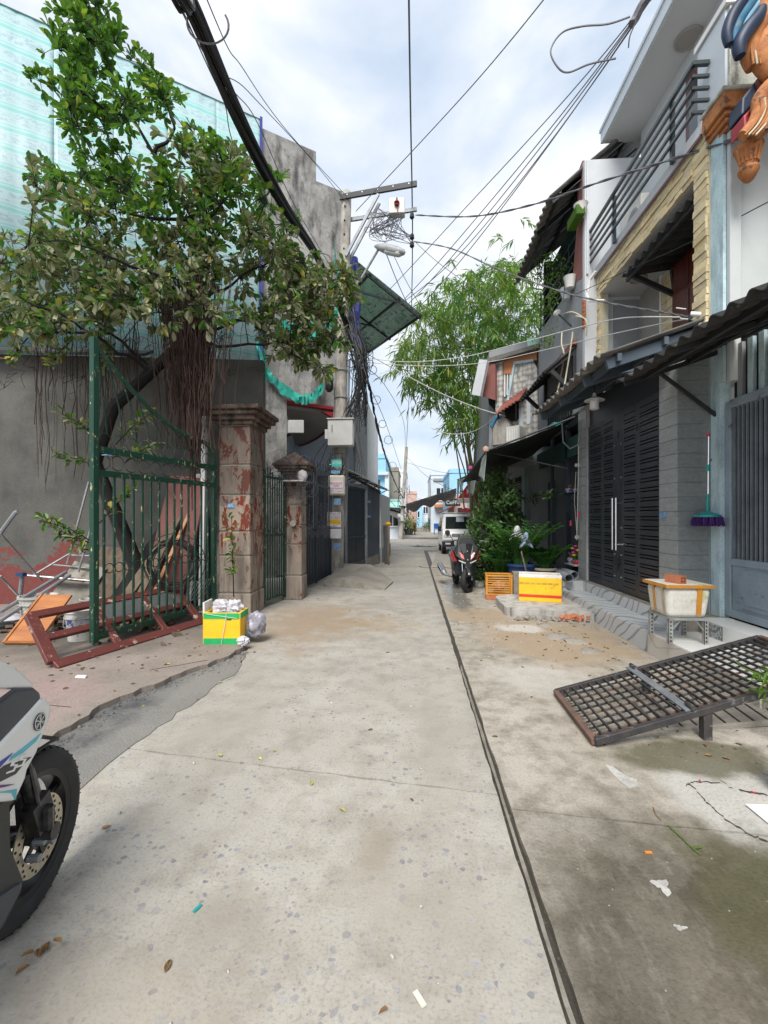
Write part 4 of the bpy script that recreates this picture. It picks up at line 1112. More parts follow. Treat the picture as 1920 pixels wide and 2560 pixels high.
def text(body, name, mat, loc, size, rot, parent, align='CENTER', ext=.0015, shear=0.0, bold=False):
    cu = bpy.data.curves.new(name, 'FONT'); cu.body = body; cu.size = size; cu.extrude = ext; cu.align_x = align; cu.align_y = 'CENTER'; cu.shear = shear
    if bold: cu.offset = size * .02
    ob = bpy.data.objects.new(name, cu); C.link(ob)
    dg = bpy.context.evaluated_depsgraph_get(); me = bpy.data.meshes.new_from_object(ob.evaluated_get(dg))
    bpy.data.objects.remove(ob); bpy.data.curves.remove(cu)
    me.materials.clear(); me.materials.append(mat)
    ob = bpy.data.objects.new(name, me); C.link(ob)
    ob.parent = parent; ob.location = V(loc) - (ORG[parent.name] if parent else V((0, 0, 0))); ob.rotation_euler = rot
    ORG[ob.name] = V(loc)
    return ob
FR = (math.pi / 2, 0, 0)      # faces the camera side (-Y)
def poster(parent, px0, py0, px1, py1, Yn, lines, mat=None):
    a = onY(px0, py1, Yn); b = onY(px1, py0, Yn); mm = MB(); mm.span((a.x, Yn, a.z), (b.x, Yn + .006, b.z)); ps = mm.build('poster', mat or MT['paper'], parent)
    w, h = b.x - a.x, b.z - a.z
    for (s, f, sz, mt) in lines:
        tx = text(s, 'lettering', mt, ((a.x + b.x) / 2, Yn - .003, b.z - h * f), h * sz, FR, ps)
        tw = tx.dimensions.x
        if tw > w * .94: tx.scale = (w * .94 / tw, 1, 1)
    return ps
poster(up, 825, 1202, 857, 1233, 10.94, [('ĐĂNG KÝ', .22, .25, MT['print_red']), ('WIFI', .42, .24, MT['print_red']), ('CÁP QUANG', .62, .17, MT['print_blue']), ('090.113.6664', .84, .24, MT['print_orange'])])
yp = poster(up, 818, 1280, 852, 1318, 10.96, [('ĐĂNG KÝ', .11, .2, MT['print_black']), ('WIFI CÁP QUANG', .27, .13, MT['print_red']), ('TRUYỀN HÌNH HD', .40, .12, MT['print_blue']), ('0974.731.731', .69, .26, MT['print_orange']), ('CAMERA IP', .92, .1, MT['print_black'])])
m = MB(); a = onY(819, 1311, 10.957); b = onY(851, 1298, 10.957); m.span((a.x, 10.957, a.z), (b.x, 10.96, b.z)); m.build('yellow_band', MT['print_yellow'], yp)
poster(up, 826, 1322, 853, 1346, 10.98, []); poster(up, 834, 1358, 852, 1374, 10.99, [], MT['blue_plate'])
poster(up, 829, 1149, 854, 1167, 10.98, [('N777/48', .5, .55, MT['print_white'])], MT['teal_sign'])
poster(up, 835, 1246, 852, 1262, 10.99, [], MT['blue_plate']); poster(up, 828, 1176, 850, 1184, 10.985, [], MT['blue_plate'])
m = MB()
for z in (1.0, 2.95, 3.15, 3.5, 4.6, 5.3): m.tube([PP(z) + V((.168 * math.cos(k), .168 * math.sin(k), 0)) for k in [2 * math.pi * j / 16 for j in range(16)]], .012, 4, closed=True)
m.build('steel_band', MT['galv'], up)
m = MB(); rr = random.Random(9)
for x in (-.17, .18, .21, .14): m.tube([PP(.9 + rr.random()) + V((x, -.05, 0)), PP(2.5) + V((x * 1.1, -.06, 0)), PP(4.2) + V((x, -.05, 0)), PP(5.6) + V((x, -.04, 0))], .014, 6)
m.build('conduit', MT['pvc'], up)
m = MB(); p = onY(823, 960, 11.0); m.tube([p + UZ * .28, p + UZ * .2, p - UZ * .12, p - UZ * .2], [.06, .11, .11, .05], 10); m.build('splice_closure', MT['black_plastic'], up, smooth=True)
# ------------------------------------------------------------------ things in the left yard
AZ = .05
# reddish door frame lying tilted under the gate
fr = thing('door_frame', 'flaking red wooden frame lying tilted under the green gate', 'wooden frame', (-3.4, 5, AZ))
A_ = V((-3.46, 4.02, .075)); B_ = V((-2.92, 5.86, .075)); D_ = V((-4.02, 4.36, .47)); Cc = B_ + (D_ - A_)
nf = (B_ - A_).cross(D_ - A_).normalized()
def fbar(a, b, w=.10, h=.045, name='rail'):
    mm = MB(); mm.bar(a, b, w, h, nf); return mm.build(name, MT['red_wood'], fr, bevel=.006)
fbar(A_, B_, .11); fbar(D_, Cc, .10); fbar(A_.lerp(D_, .05), D_, .11, .05, 'stile'); fbar(B_, Cc, .11, .05, 'stile')
fbar(A_.lerp(D_, .52), B_.lerp(Cc, .52), .09)
for f in (.36, .7): fbar(A_.lerp(B_, f), D_.lerp(Cc, f), .08, .04, 'mullion')
m = MB()
for f0, f1 in ((.38, .68), (.72, .97)):
    m.prism([A_.lerp(B_, f0).lerp(D_.lerp(Cc, f0), .55), A_.lerp(B_, f1).lerp(D_.lerp(Cc, f1), .55), A_.lerp(B_, f1).lerp(D_.lerp(Cc, f1), .96), A_.lerp(B_, f0).lerp(D_.lerp(Cc, f0), .96)], nf * .006)
m.build('pane', m_glass('dusty_pane', (.10, .11, .11), .25), fr)
# orange plywood panel leaning
t = thing('plywood_panel', 'orange plywood panel leaning on the white pail', 'board', (-4.6, 4.8, AZ))
a, b, c = gd(12, 1612, AZ), gd(95, 1612, AZ), onY(182, 1490, 5.35); dq = c - b
m = MB(); nq = (b - a).cross(dq).normalized(); m.prism([a, b, b + dq, a + dq], nq * .03); m.build('sheet', MT['ply'], t, bevel=.004)
m = MB(); m.bar(a + nq * .035, a + dq + nq * .035, .025, .02); m.bar(a + dq * .02 + nq * .035, b + dq * .02 + nq * .035, .025, .02); m.build('batten', MT['ply'], t)
def pail(label, p, r, h, band=None, fill=None, tilt=None):
    t = thing('pail', label, 'bucket', p)
    m = MB(); p = V(p)
    m.lathe([(r * .8, 0), (r * .98, h * .93), (r * 1.06, h * .93), (r * 1.06, h), (r * .97, h), (r * .9, h * .88), (r * .74, .02)], p, 22, cap=True); m.build('body', MT['pail'], t, smooth=True)
    m = MB(); m.lathe([(r * 1.0, h * .74), (r * 1.04, h * .74), (r * 1.04, h * .78), (r * 1.0, h * .78)], p, 22, cap=False); m.build('rim_band', MT['pail'], t, smooth=True)
    if band: m = MB(); m.lathe([(r * .865, h * .3), (r * .965, h * .72)], p, 22, cap=False); m.build('label_band', MT['blue_print'], t, smooth=True)
    m = MB(); m.lathe([(.001, h * .55), (r * .84, h * .55)], p, 22, cap=False); m.build('contents', MT['cement_in'], t)
    m = MB(); m.tube([p + V((r * 1.05 * math.cos(a), r * 1.05 * math.sin(a), h * .85 - .14 * math.sin((a - 3.3) / 1.9 * math.pi))) for a in [3.3 + 1.9 * k / 10 for k in range(11)]], .004, 5); m.build('handle', MT['steel_pipe'], t)
    return t
pail('empty grey white pail standing behind the orange plywood', gd(76, 1572, AZ) + V((0, .12, 0)), .21, .42)
pail('pail with blue printed label behind the green gate', V((-3.98, 5.02, AZ)), .17, .36, True)
pail('small white pail half hidden behind the orange plywood', V((-4.62, 6.0, AZ)), .13, .3)
# folding frame of tubes
def pipes(label, segs, r, mat, name='folding_stand'):
    t = thing(name, label, 'metal frame', segs[0][0])
    for a, b in segs: m = MB(); m.tube([a, b], r, 8); m.build('tube', mat, t, smooth=True)
    return t
YF = 6.1
pipes('chrome folding frame of crossed tubes leaning on the yard wall', [(onY(0, 1333, 5.6), onY(105, 1452, 6.2)), (onY(0, 1440, 5.6), onY(45, 1488, 5.9)), (onY(222, 1205, 6.5), onY(168, 1410, 6.5)), (onY(172, 1385, 6.5), onY(85, 1437, 6.2)), (onY(232, 1305, 6.5), onY(196, 1430, 6.5)),
       (onY(62, 1438, 6.1), onY(230, 1452, 6.4)), (onY(125, 1411, 6.6), onY(230, 1421, 6.6)), (onY(180, 1388, 6.6), onY(230, 1390, 6.6))], .016, MT['steel_pipe'])
pipes('grey tube with tap end poking in beside the yard wall', [(V((-6.2, 5.9, .9)), onY(38, 1282, 6.0)), (onY(38, 1282, 6.0), onY(46, 1278, 6.0))], .03, MT['pvc'], 'pipe')
pipes('two grey square rails lying across the yard rubbish', [(onY(0, 1530, 5.2), onY(165, 1430, 6.2)), (onY(0, 1552, 5.1), onY(175, 1438, 6.1))], .026, MT['galv'], 'rail_pair')
m = MB(); m.tube([onY(50, 1490, 6.0), onY(56, 1440, 6.0), onY(64, 1437, 6.0)], .028, 8); tap = m.build('standpipe', MT['pvc'], smooth=True); tag(tap, 'short grey standpipe with blue tap in the yard', 'standpipe')
m = MB(); m.box(onY(53, 1436, 5.97), (.10, .07, .05)); m.build('tap', MT['pot_blue'], tap)
m = MB(); m.bar(onY(100, 1437, 6.3), onY(212, 1452, 6.4), .12, .03); tag(m.build('board', MT['pink_sheet']), 'red painted board lying on the tube frame', 'board')
# things leaning behind the gate
lean = [('pink_panel', 'faded pink sheet panel leaning behind the gate bars', 'panel', MT['pink_sheet'], V((-3.75, 6.2, AZ)), V((-3.55, 6.75, 2.15)), .62, .03),
        ('plank', 'dark brown plank leaning left behind the gate', 'plank', MT['wood'], V((-4.05, 5.5, AZ)), V((-3.5, 6.9, 1.9)), .14, .03),
        ('plank', 'pale plank propped in front of the pink sheet', 'plank', MT['wood'], V((-3.85, 5.6, AZ)), V((-3.6, 6.5, 1.5)), .09, .03),
        ('pipe', 'white plastic pipe standing behind the gate', 'pipe', MT['white_wall'], V((-3.26, 6.55, AZ)), V((-3.30, 6.75, 3.1)), .07, .07),
        ('plank', 'whitish plank standing next to the white pipe', 'plank', MT['pail'], V((-3.38, 6.35, AZ)), V((-3.42, 6.8, 2.2)), .08, .03),
        ('board', 'grey board leaning against the wide pier behind the gate', 'board', MT['grey_wall'], V((-3.08, 6.75, AZ)), V((-3.06, 7.2, 2.6)), .34, .03)]
lean += [('plank', 'short red plank propped behind the gate rings', 'plank', MT['red_wood'], V((-3.95, 5.9, AZ)), V((-3.75, 6.6, 1.25)), .11, .03),
         ('plank', 'dark wet plank leaning under the fig trunk', 'plank', MT['bark'], V((-4.4, 5.9, AZ)), V((-3.9, 6.9, 1.6)), .13, .04),
         ('board', 'broad dark board leaning low against the yard wall', 'board', MT['wood'], V((-4.75, 6.35, AZ)), V((-4.7, 6.95, 1.0)), .9, .03),
         ('board', 'grey brown panel lying against the tube frame', 'board', MT['slab_side'], V((-5.3, 6.2, AZ)), V((-5.15, 6.7, .75)), .55, .03),
         ('plank', 'thin pale batten leaning beside the hose coil', 'plank', MT['ply'], V((-3.72, 5.75, AZ)), V((-3.45, 6.7, 1.75)), .05, .03),
         ('board', 'dark metal sheet behind the white pipe', 'board', MT['navy_dark'], V((-3.5, 6.75, AZ)), V((-3.48, 7.15, 1.5)), .5, .02)]
for nm, lb, ct, mt, a, b, w, h in lean:
    m = MB(); m.bar(a, b, w, h, (0, 1, 0)); tag(m.build(nm, mt, bevel=.004), lb, ct)
hc = thing('cable_coil', 'coil of black hose hung behind the gate bars', 'hose coil', (-3.45, 6.2, AZ)); rr = random.Random(4)
cc = V((-3.42, 6.05, .85))
for i in range(14):
    m = MB(); r = .36 + rr.uniform(-.10, .06); o = V((rr.uniform(-.03, .03), rr.uniform(-.05, .05), rr.uniform(-.03, .03)))
    ring(m, cc + o, r, V((.75, .65, rr.uniform(-.1, .1))).normalized(), UZ, .007, 26); m.build('turn', MT['cable'], hc, smooth=True)
m = MB()
for k in range(9): m.bar((-3.28 + .012 * k, 6.12 + .045 * k, .30), (-3.16 + .012 * k, 6.12 + .045 * k, .58), .008)
m.bar((-3.28, 6.1, .30), (-3.17, 6.5, .30), .012); m.bar((-3.16, 6.1, .58), (-3.05, 6.5, .58), .012)
tag(m.build('wire_rack', MT['steel_pipe']), 'small wire rack lying behind the gate by the pier', 'rack')
m = MB(); m.lathe([(.001, 0), (.12, .0), (.13, .04), (.08, .07), (.001, .075)], gd(8, 1570, AZ), 12); tag(m.build('shoe_sole', MT['black_plastic'], smooth=True), 'dark blue round lid lying by the tube frame', 'lid')
m = MB(); c = gd(60, 1556, AZ)
for i in range(5): m.lathe([(.001, 0), (.10, .02), (.14, .06), (.06, .10), (.001, .11)], c + V((rr.uniform(-.25, .25), rr.uniform(-.15, .15), 0)), 9)
tag(m.build('crumpled_bag', MT['bag'], smooth=True), 'crumpled clear plastic bags on the ground by the pail', 'plastic bag')
m = MB(); m.box(gd(203, 1695, AZ) + UZ * .012, (.085, .04, .022), Euler((0, .1, .3)).to_matrix()); tag(m.build('tile_shard', MT['white_tile'], bevel=.004), 'small white tile shard on the left pavement', 'shard')

m = MB(); rr = random.Random(33)
for i in range(170):
    s_ = rr.uniform(.02, .09); m.box((-4.3 + rr.gauss(0, .7), 5.75 + rr.gauss(0, .4), AZ + s_ * .2), (s_ * 1.6, s_, s_ * .5), Euler((rr.random(), rr.random(), rr.random() * 3)).to_matrix())
o = m.build('yard_rubble', MT['wood'], origin=(-4.3, 5.75, AZ)); o['kind'] = 'stuff'; tag(o, 'heap of broken wood and rubble on the yard floor behind the gate', 'rubble')
# yellow and green foam box with plastic bags
fb_ = thing('foam_box', 'yellow foam box with green bands holding plastic bags by the pier', 'foam box', (-2.2, 5.05, AZ))
rotz = Euler((0, 0, math.radians(4))).to_matrix(); bc = V((-2.215, 5.06, AZ))
m = MB(); w, d, h, th = .43, .30, .36, .03
for (cx, cy, sx, sy) in ((0, -d / 2 + th / 2, w, th), (0, d / 2 - th / 2, w, th), (-w / 2 + th / 2, 0, th, d - 2 * th - .002), (w / 2 - th / 2, 0, th, d - 2 * th - .002)):
    m.box(bc + rotz @ V((cx, cy, h / 2)), (sx, sy, h), rotz)
m.box(bc + UZ * .02, (w - .07, d - .07, .03), rotz); m.build('body', MT['foam_yellow'], fb_, bevel=.006)
for z, hh in ((.035, .07), (.325, .065)):
    m = MB(); m.box(bc + rotz @ V((0, -d / 2 - .002, z)), (w - .02, .006, hh), rotz); m.box(bc + rotz @ V((w / 2 + .002, 0, z)), (.006, d - .02, hh), rotz); m.build('band', MT['foam_green'], fb_)
m = MB(); m.tube([bc + rotz @ V((.06, -d / 2 - .01, h)), bc + rotz @ V((.04, -d / 2 - .012, .2)), bc + rotz @ V((.0, -d / 2 - .01, 0))], .004, 4); m.tube([bc + rotz @ V((-.17, -d / 2 - .012, h - .01)), bc + rotz @ V((.18, -d / 2 - .012, h - .06))], .003, 4); m.build('string', MT['wire_white'], fb_)
m = MB(); m.box(bc + rotz @ V((.09, -d / 2 - .004, .285)), (.05, .004, .012), rotz); m.build('mark', MT['print_black'], fb_)
m = MB(); m.box(bc + rotz @ V((-w / 2 - .01, .02, h + .03)), (.02, d * .8, .16), rotz); m.build('lid_edge', MT['foam_white'], fb_)
rr = random.Random(21)
def crumple(c, r, seed, mat, label, name='plastic_bag', sq=1.0, parent=None):
    bm = bmesh.new(); bmesh.ops.create_icosphere(bm, subdivisions=4, radius=r); q = random.Random(seed)
    ax = [(V((q.gauss(0, 1), q.gauss(0, 1), q.gauss(0, 1))).normalized(), q.uniform(2.5, 7), q.random() * 6) for _ in range(7)]
    for v in bm.verts:
        n = v.co.normalized(); k = sum(1 - 2.2 * abs(math.sin(a.dot(n) * f + ph)) for a, f, ph in ax) / 7
        k2 = q.uniform(-.035, .035); v.co *= 1 + .38 * k + k2 * .6; v.co.z *= sq
    mb = MB(); mb.v = [V(c) + v.co for v in bm.verts]; mb.f = [[x.index for x in f.verts] for f in bm.faces]; mb.mi = [0] * len(mb.f); bm.free()
    o = mb.build(name, mat, smooth=True); tag(o, label, 'plastic bag'); return o
crumple(bc + V((-.06, 0, .40)), .115, 1, MT['bag'], 'white plastic bag bulging from the left end of the green banded foam box', sq=.95)
crumple(bc + V((.09, .02, .39)), .11, 2, MT['bag'], 'white plastic bag bulging from the right end of the green banded foam box', sq=1.0)
crumple(bc + V((.30, .14, .16)), .14, 3, MT['bag_grey'], 'grey plastic bag slumped against the side of the green banded foam box', sq=1.25)
crumple(bc + V((.27, -.17, .05)), .075, 4, MT['bag'], 'small knotted plastic bag on the ground by the green banded foam box', sq=.8)

# ------------------------------------------------------------------ leaves
def leafmb(mb, p, d, up, L, W, fold=.18, droop=.12):
    d = d.normalized(); x = d.cross(up)
    if x.length < 1e-3: x = d.orthogonal()
    x.normalize(); n = x.cross(d).normalized(); dr = -n * (droop * L)
    b = len(mb.v); f = n * (fold * W)
    o = [p]
    for t_, w_ in ((.25, .26), (.52, .46), (.80, .44)): o.append(p + d * (t_ * L) + x * (w_ * W) + f + dr * t_ * .6)
    o.append(p + d * L + dr)
    for t_, w_ in ((.80, .44), (.52, .46), (.25, .26)): o.append(p + d * (t_ * L) - x * (w_ * W) + f + dr * t_ * .6)
    o.append(p + d * (.52 * L) + dr * .25); mb.v.extend(o)
    for k_ in range(8):
        mb.f.append([b + k_, b + (k_ + 1) % 8, b + 8]); mb.mi.append(mb.cur)
def bladembb(mb, p, d, up, L, W, droop=.25):
    d = d.normalized(); x = d.cross(up)
    if x.length < 1e-3: x = d.orthogonal()
    x.normalize(); b = len(mb.v); q = p + d * (.4 * L) - V((0, 0, droop * L * .18)); t = p + d * L - V((0, 0, droop * L))
    mb.v.extend([p, q + x * W / 2, t, q - x * W / 2]); mb.f.append([b, b + 1, b + 2, b + 3]); mb.mi.append(mb.cur)
def rnd_dir(q, up=.0):
    while True:
        v = V((q.uniform(-1, 1), q.uniform(-1, 1), q.uniform(-1, 1)))
        if .05 < v.length < 1: v.normalize(); v.z += up; return v.normalized()
def inpoly(x, y, poly):
    c = False; j = len(poly) - 1
    for i in range(len(poly)):
        xi, yi = poly[i]; xj, yj = poly[j]
        if (yi > y) != (yj > y) and x < (xj - xi) * (y - yi) / (yj - yi) + xi: c = not c
        j = i
    return c

# ------------------------------------------------------------------ fig tree
K = 1920 / 1659.0
tree = thing('fig_tree', 'old fig tree with dusty leaves and hanging aerial roots above the green gate', 'tree', (-3.95, 6.2, AZ))
q = random.Random(77)
def D(x, y, Y): return onY(x * K, y * K, Y)
trunk_pts = [V((-4.05, 6.25, 0)), V((-4.1, 6.25, .8)), D(205, 1000, 6.2), D(245, 880, 6.3), D(330, 800, 6.35), D(395, 740, 6.3), D(425, 660, 6.3), D(430, 560, 6.3), D(415, 470, 6.2), D(380, 400, 6.1), D(330, 330, 6.0), D(290, 260, 5.9), D(250, 180, 5.8), D(215, 90, 5.75)]
m = MB(); m.tube(trunk_pts, [.13, .11, .095, .09, .085, .075, .06, .046, .036, .03, .024, .018, .013, .008], 9)
limbs = [[4, D(250, 760, 5.9), D(150, 690, 5.5), D(40, 640, 5.1)], [5, D(490, 700, 6.7), D(580, 680, 7.2), D(700, 650, 7.6)], [6, D(500, 610, 6.6), D(590, 560, 7.0)],
         [6, D(360, 610, 5.8), D(260, 560, 5.3), D(140, 520, 4.9)], [7, D(480, 500, 6.4), D(560, 430, 6.8)], [8, D(340, 470, 5.7), D(230, 450, 5.3)], [5, D(470, 745, 6.3), D(600, 740, 7.0), D(690, 740, 7.3)],
         [8, D(470, 400, 6.3), D(500, 340, 6.4)], [4, D(240, 720, 6.6), D(80, 720, 6.3), D(0, 700, 6.0)], [11, D(200, 220, 5.5), D(130, 170, 5.3)], [10, D(380, 280, 6.0), D(350, 200, 6.0)]]
nodes = list(trunk_pts[4:])
for lb in limbs:
    pts = [trunk_pts[lb[0]]] + lb[1:]; fine = []
    for i in range(len(pts) - 1):
        for k in range(4): fine.append(pts[i].lerp(pts[i + 1], k / 4) + rnd_dir(q) * .03)
    fine.append(pts[-1]); n_ = len(fine)
    m.tube(fine, [.03 - .022 * i / (n_ - 1) for i in range(n_)], 6); nodes += fine[2:]
polyA = [(85,120),(140,95),(150,30),(185,0),(225,10),(255,90),(300,100),(330,130),(375,200),(368,255),(310,255),(330,300),(240,285),(150,300),(120,245),(80,190)]
polyB = [(20,385),(90,360),(160,400),(200,330),(280,330),(330,350),(390,320),(420,250),(470,265),(500,340),(560,360),(640,380),(645,420),(610,465),(650,560),(745,580),(765,640),(715,700),(735,760),(690,800),(600,785),(560,700),(460,700),(330,690),(200,720),(100,700),(0,715),(0,470)]
clumps = []
def scatter(poly, n, dfun, rmin, rmax):
    xs = [p[0] for p in poly]; ys = [p[1] for p in poly]; c = 0
    while c < n:
        x, y = q.uniform(min(xs), max(xs)), q.uniform(min(ys), max(ys))
        if not inpoly(x, y, poly): continue
        clumps.append((D(x, y, dfun(x, y)), q.uniform(rmin, rmax), x, y)); c += 1
scatter(polyA, 48, lambda x, y: q.uniform(5.35, 6.3), .12, .24)
scatter(polyB, 205, lambda x, y: 4.9 + (x / 760) * 2.0 + q.uniform(-.3, 1.3) - (.2 if 250 < x < 500 else 0), .16, .34)
scatter([(640,585),(755,585),(765,640),(710,700),(735,760),(690,800),(610,780),(560,690)], 40, lambda x, y: q.uniform(6.9, 7.9), .16, .28)
fresh, dusty = MB(), MB(); indiv = []
for (c, r, x, y) in clumps:
    nd = min(nodes, key=lambda p: (p - c).length); mid = nd.lerp(c, .5) + UZ * q.uniform(-.1, .05)
    m.tube([nd, mid, c], [.009, .007, .005], 4, cap=False); nodes.append(c)
    isd = y > 450 + q.uniform(-190, 150) and not (x > 560 and y < 480)
    for k in range(q.randint(7, 10)):
        d = rnd_dir(q, .25 if y < 450 else .0); e = c + d * r
        m.tube([c, c.lerp(e, .5) + UZ * .02, e], [.005, .004, .003], 3, cap=False)
        for j in range(q.randint(5, 9)):
            f = q.uniform(.45, 1.0); p = c.lerp(e, f)
            ld = (d * q.uniform(.5, 1.2) + rnd_dir(q) * .9 + (UZ * .35 if y < 300 else -UZ * .15)).normalized()
            L_ = q.choice((q.uniform(.06, .10), q.uniform(.09, .15), q.uniform(.12, .175))); W_ = L_ * q.uniform(.40, .52)
            upv = (UZ + rnd_dir(q) * .7).normalized()
            use = dusty if (isd and q.random() < .68) else fresh
            if len(indiv) < 300 and f > .9 and j == 0 and (c.y < 6.6): indiv.append((p, ld, upv, L_, W_, use is dusty))
            else: leafmb(use, p, ld, upv, L_, W_)
# a few leafy side shoots low on the wall and by the pier
for (bx, by, bY, ex, ey, eY, nl) in ((215, 1180, 5.9, 95, 1125, 5.6, 44), (215, 950, 6.0, 125, 890, 5.7, 36), (215, 1010, 6.1, 115, 985, 5.8, 34), (505, 1290, 6.3, 500, 1120, 6.3, 46), (215, 1200, 5.9, 160, 1190, 5.7, 14), (270, 1000, 6.2, 340, 960, 5.9, 40), (250, 960, 6.3, 330, 890, 6.0, 40), (215, 1130, 6.0, 290, 1060, 5.8, 30), (210, 1180, 5.9, 130, 1160, 5.7, 30), (150, 740, 6.2, 110, 790, 6.0, 40), (60, 730, 6.2, 20, 790, 5.9, 40), (250, 740, 6.2, 215, 800, 6.1, 36)):
    a, b = D(bx, by, bY), D(ex, ey, eY); m.tube([a, a.lerp(b, .5) + UZ * .05, b], [.010, .007, .003], 4)
    for i in range(nl):
        p = a.lerp(b, q.uniform(.25, 1)) + UZ * .03; leafmb(fresh if q.random() < .45 else dusty, p + rnd_dir(q) * .04, rnd_dir(q, .1) + (b - a).normalized() * .6, UZ + rnd_dir(q) * .5, q.uniform(.09, .15), q.uniform(.04, .07))
m.build('trunk', MT['bark'], tree, smooth=True)
o = fresh.build('crown', MT['leaf_fresh'], tree); o['kind'] = 'stuff'; o['label'] = 'fresh green fig leaves'
o = dusty.build('crown', MT['leaf_dusty'], tree); o['kind'] = 'stuff'; o['label'] = 'dusty olive fig leaves'
lm = {}
for dst in (False, True):
    mb = MB(); leafmb(mb, V((0, 0, 0)), V((0, 1, 0)), UZ, 1.0, .46); me = bpy.data.meshes.new('fig_leaf'); me.from_pydata([tuple(p) for p in mb.v], [], mb.f); me.materials.append(MT['leaf_dusty' if dst else 'leaf_fresh']); lm[dst] = me
for (p, d, u, L_, W_, dst) in indiv:
    x = d.cross(u).normalized(); z = x.cross(d).normalized(); M3 = Matrix((x, d, z)).transposed()
    inst('leaf', lm[dst], tree, p, M3, (L_, L_, L_))
# aerial roots
m = MB()
for i in range(560):
    x = q.gauss(408, 38) if i < 490 else q.uniform(60, 300); top_ = q.uniform(560, 760) if i < 490 else q.uniform(690, 740)
    bot = top_ + abs(q.gauss(170, 90)) if i < 490 else top_ + q.uniform(60, 330)
    if i < 490: bot = min(bot, 970)
    Y_ = q.uniform(5.9, 6.5) if i < 490 else q.uniform(6.2, 6.5)
    pts = []; n_ = 6
    for k in range(n_ + 1):
        f = k / n_; pts.append(D(x + q.gauss(0, 3.2) * (.3 + f) + (x - 415) * -.25 * f * (1 if i < 490 else 0), top_ + (bot - top_) * f, Y_))
    m.tube(pts, q.uniform(.003, .007), 3, cap=False)
for i in range(14):     # thick twisted root rope
    x = 415 + q.gauss(0, 9); m.tube([D(x + q.gauss(0, 4), y_, 6.1 + q.uniform(-.1, .1)) for y_ in (600, 680, 760, 840, 920, 985 + q.uniform(-20, 120))], q.uniform(.007, .014), 4, cap=False)
o = m.build('aerial_roots', MT['roots'], tree); o['kind'] = 'stuff'
# twiggy dead stems along the wall top
m = MB()
for i in range(60):
    x, y = q.uniform(0, 560), q.uniform(690, 830); a = D(x, y, q.uniform(6.1, 6.8)); pts = [a]
    for k in range(5): a = a + V((q.uniform(-.16, .16), q.uniform(-.05, .05), q.uniform(-.12, .08))); pts.append(a)
    m.tube(pts, .004, 3, cap=False)
o = m.build('twigs', MT['bark'], tree); o['kind'] = 'stuff'
# ------------------------------------------------------------------ grey-door house on the right
FA, UPX, BKX, Y0, Y1 = 3.03, 3.36, 4.15, 5.30, 8.37
gh = thing('terraced_house', 'narrow house with charcoal folding doors, yellow stone cladding and railed balcony', 'house', (3.6, 6.8, 0))
q = random.Random(3)
m = MB(); m.span((FA + .015, Y0 + .015, .2), (3.42, 5.67, 3.5)); m.span((FA + .015, 7.99, .2), (3.42, Y1, 3.5)); m.build('pillar_core', MT['grout_pale'], gh)
zt = .40; r_ = 0
while zt < 3.3:
    h = .168
    piece('tile', MT['tile_grey'], gh, (FA + .0095, 5.4855, zt + h / 2), (.019, .367, h - .006))
    piece('tile', MT['tile_dark'], gh, (3.2125, Y0 + .0095, zt + h / 2), (.342, .019, h - .006))
    piece('tile', MT['tile_grey'], gh, (FA + .0095, 8.085, zt + h / 2), (.019, .186, h - .006)); piece('tile', MT['tile_grey'], gh, (FA + .0095, 8.277, zt + h / 2), (.019, .182, h - .006))
    zt += h
m = MB(); m.span((3.0, 5.52, 1.50), (3.028, 5.60, 1.57)); m.build('number_plate', MT['blue_plate'], gh)
m = MB(); m.span((FA + .06, 5.67, 3.10), (FA + .16, 7.99, 3.55)); m.build('lintel', MT['door_grey'], gh)
m = MB(); m.span((FA + .13, 5.66, .38), (FA + .15, 8.0, 3.12)); m.build('door_backing', MT['black'], gh)
m = MB(); m.span((2.96, 5.1, .0), (3.42, Y1, .398)); m.build('threshold', MT['slab_side'], gh)
ys = [5.69, 6.27, 6.835, 7.40, 7.97]
for k in range(4):
    ya, yb = ys[k] + .004, ys[k + 1] - .004; X0, X1_ = FA + .03, FA + .07
    lo = .17 if k == 2 else .05; hi_ = .17 if k == 1 else .05
    m = MB(); m.span((X0, ya, .41), (X1_, ya + lo, 3.09)); m.span((X0, yb - hi_, .41), (X1_, yb, 3.09)); m.span((X0, ya + lo, .41), (X1_, yb - hi_, .50)); m.span((X0, ya + lo, 3.0), (X1_, yb - hi_, 3.09))
    lf = m.build('door_leaf', MT['door_grey'], gh, bevel=.003)
    z = .50; j = 0
    while z < 2.98:
        hh = .042 if j % 2 else .085; hh = min(hh, 3.0 - z)
        piece('slat', MT['door_grey'], lf, ((X0 + X1_) / 2, (ya + lo + yb - hi_) / 2, z + hh / 2), (.034, yb - hi_ - ya - lo, hh - .016)); z += hh; j += 1
    if k in (1, 2):
        yc = yb - .055 if k == 1 else ya + .055
        m = MB(); m.tube([(X0 - .06, yc, 1.02), (X0 - .06, yc, 1.80)], .016, 8)
        for z in (1.10, 1.72): m.tube([(X0 - .06, yc, z), (X0, yc, z)], .01, 6)
        m.build('handle', MT['chrome'], lf, smooth=True)
        for z in (.62, .95, 1.35, 2.1, 2.6): m = MB(); m.lathe([(.014, 0), (.014, .012), (.001, .016)], (X0, yc + (.045 if k == 2 else -.05), z), 8, (-1, 0, 0)); m.build('stud', MT['galv'], lf)
    for z in (.75, 1.75, 2.75): m = MB(); m.span((X0 - .018, ya - .012, z - .05), (X0 + .005, ya + .012, z + .05)); m.build('hinge', MT['door_grey'], lf)
m = MB(); m.box((FA + .01, 6.80, .84), (.04, .05, .09)); m.tube([(FA - .0, 6.80, .88), (FA - .01, 6.80, .95), (FA, 6.82, .95)], .008, 5); m.build('padlock', MT['mech'], gh)
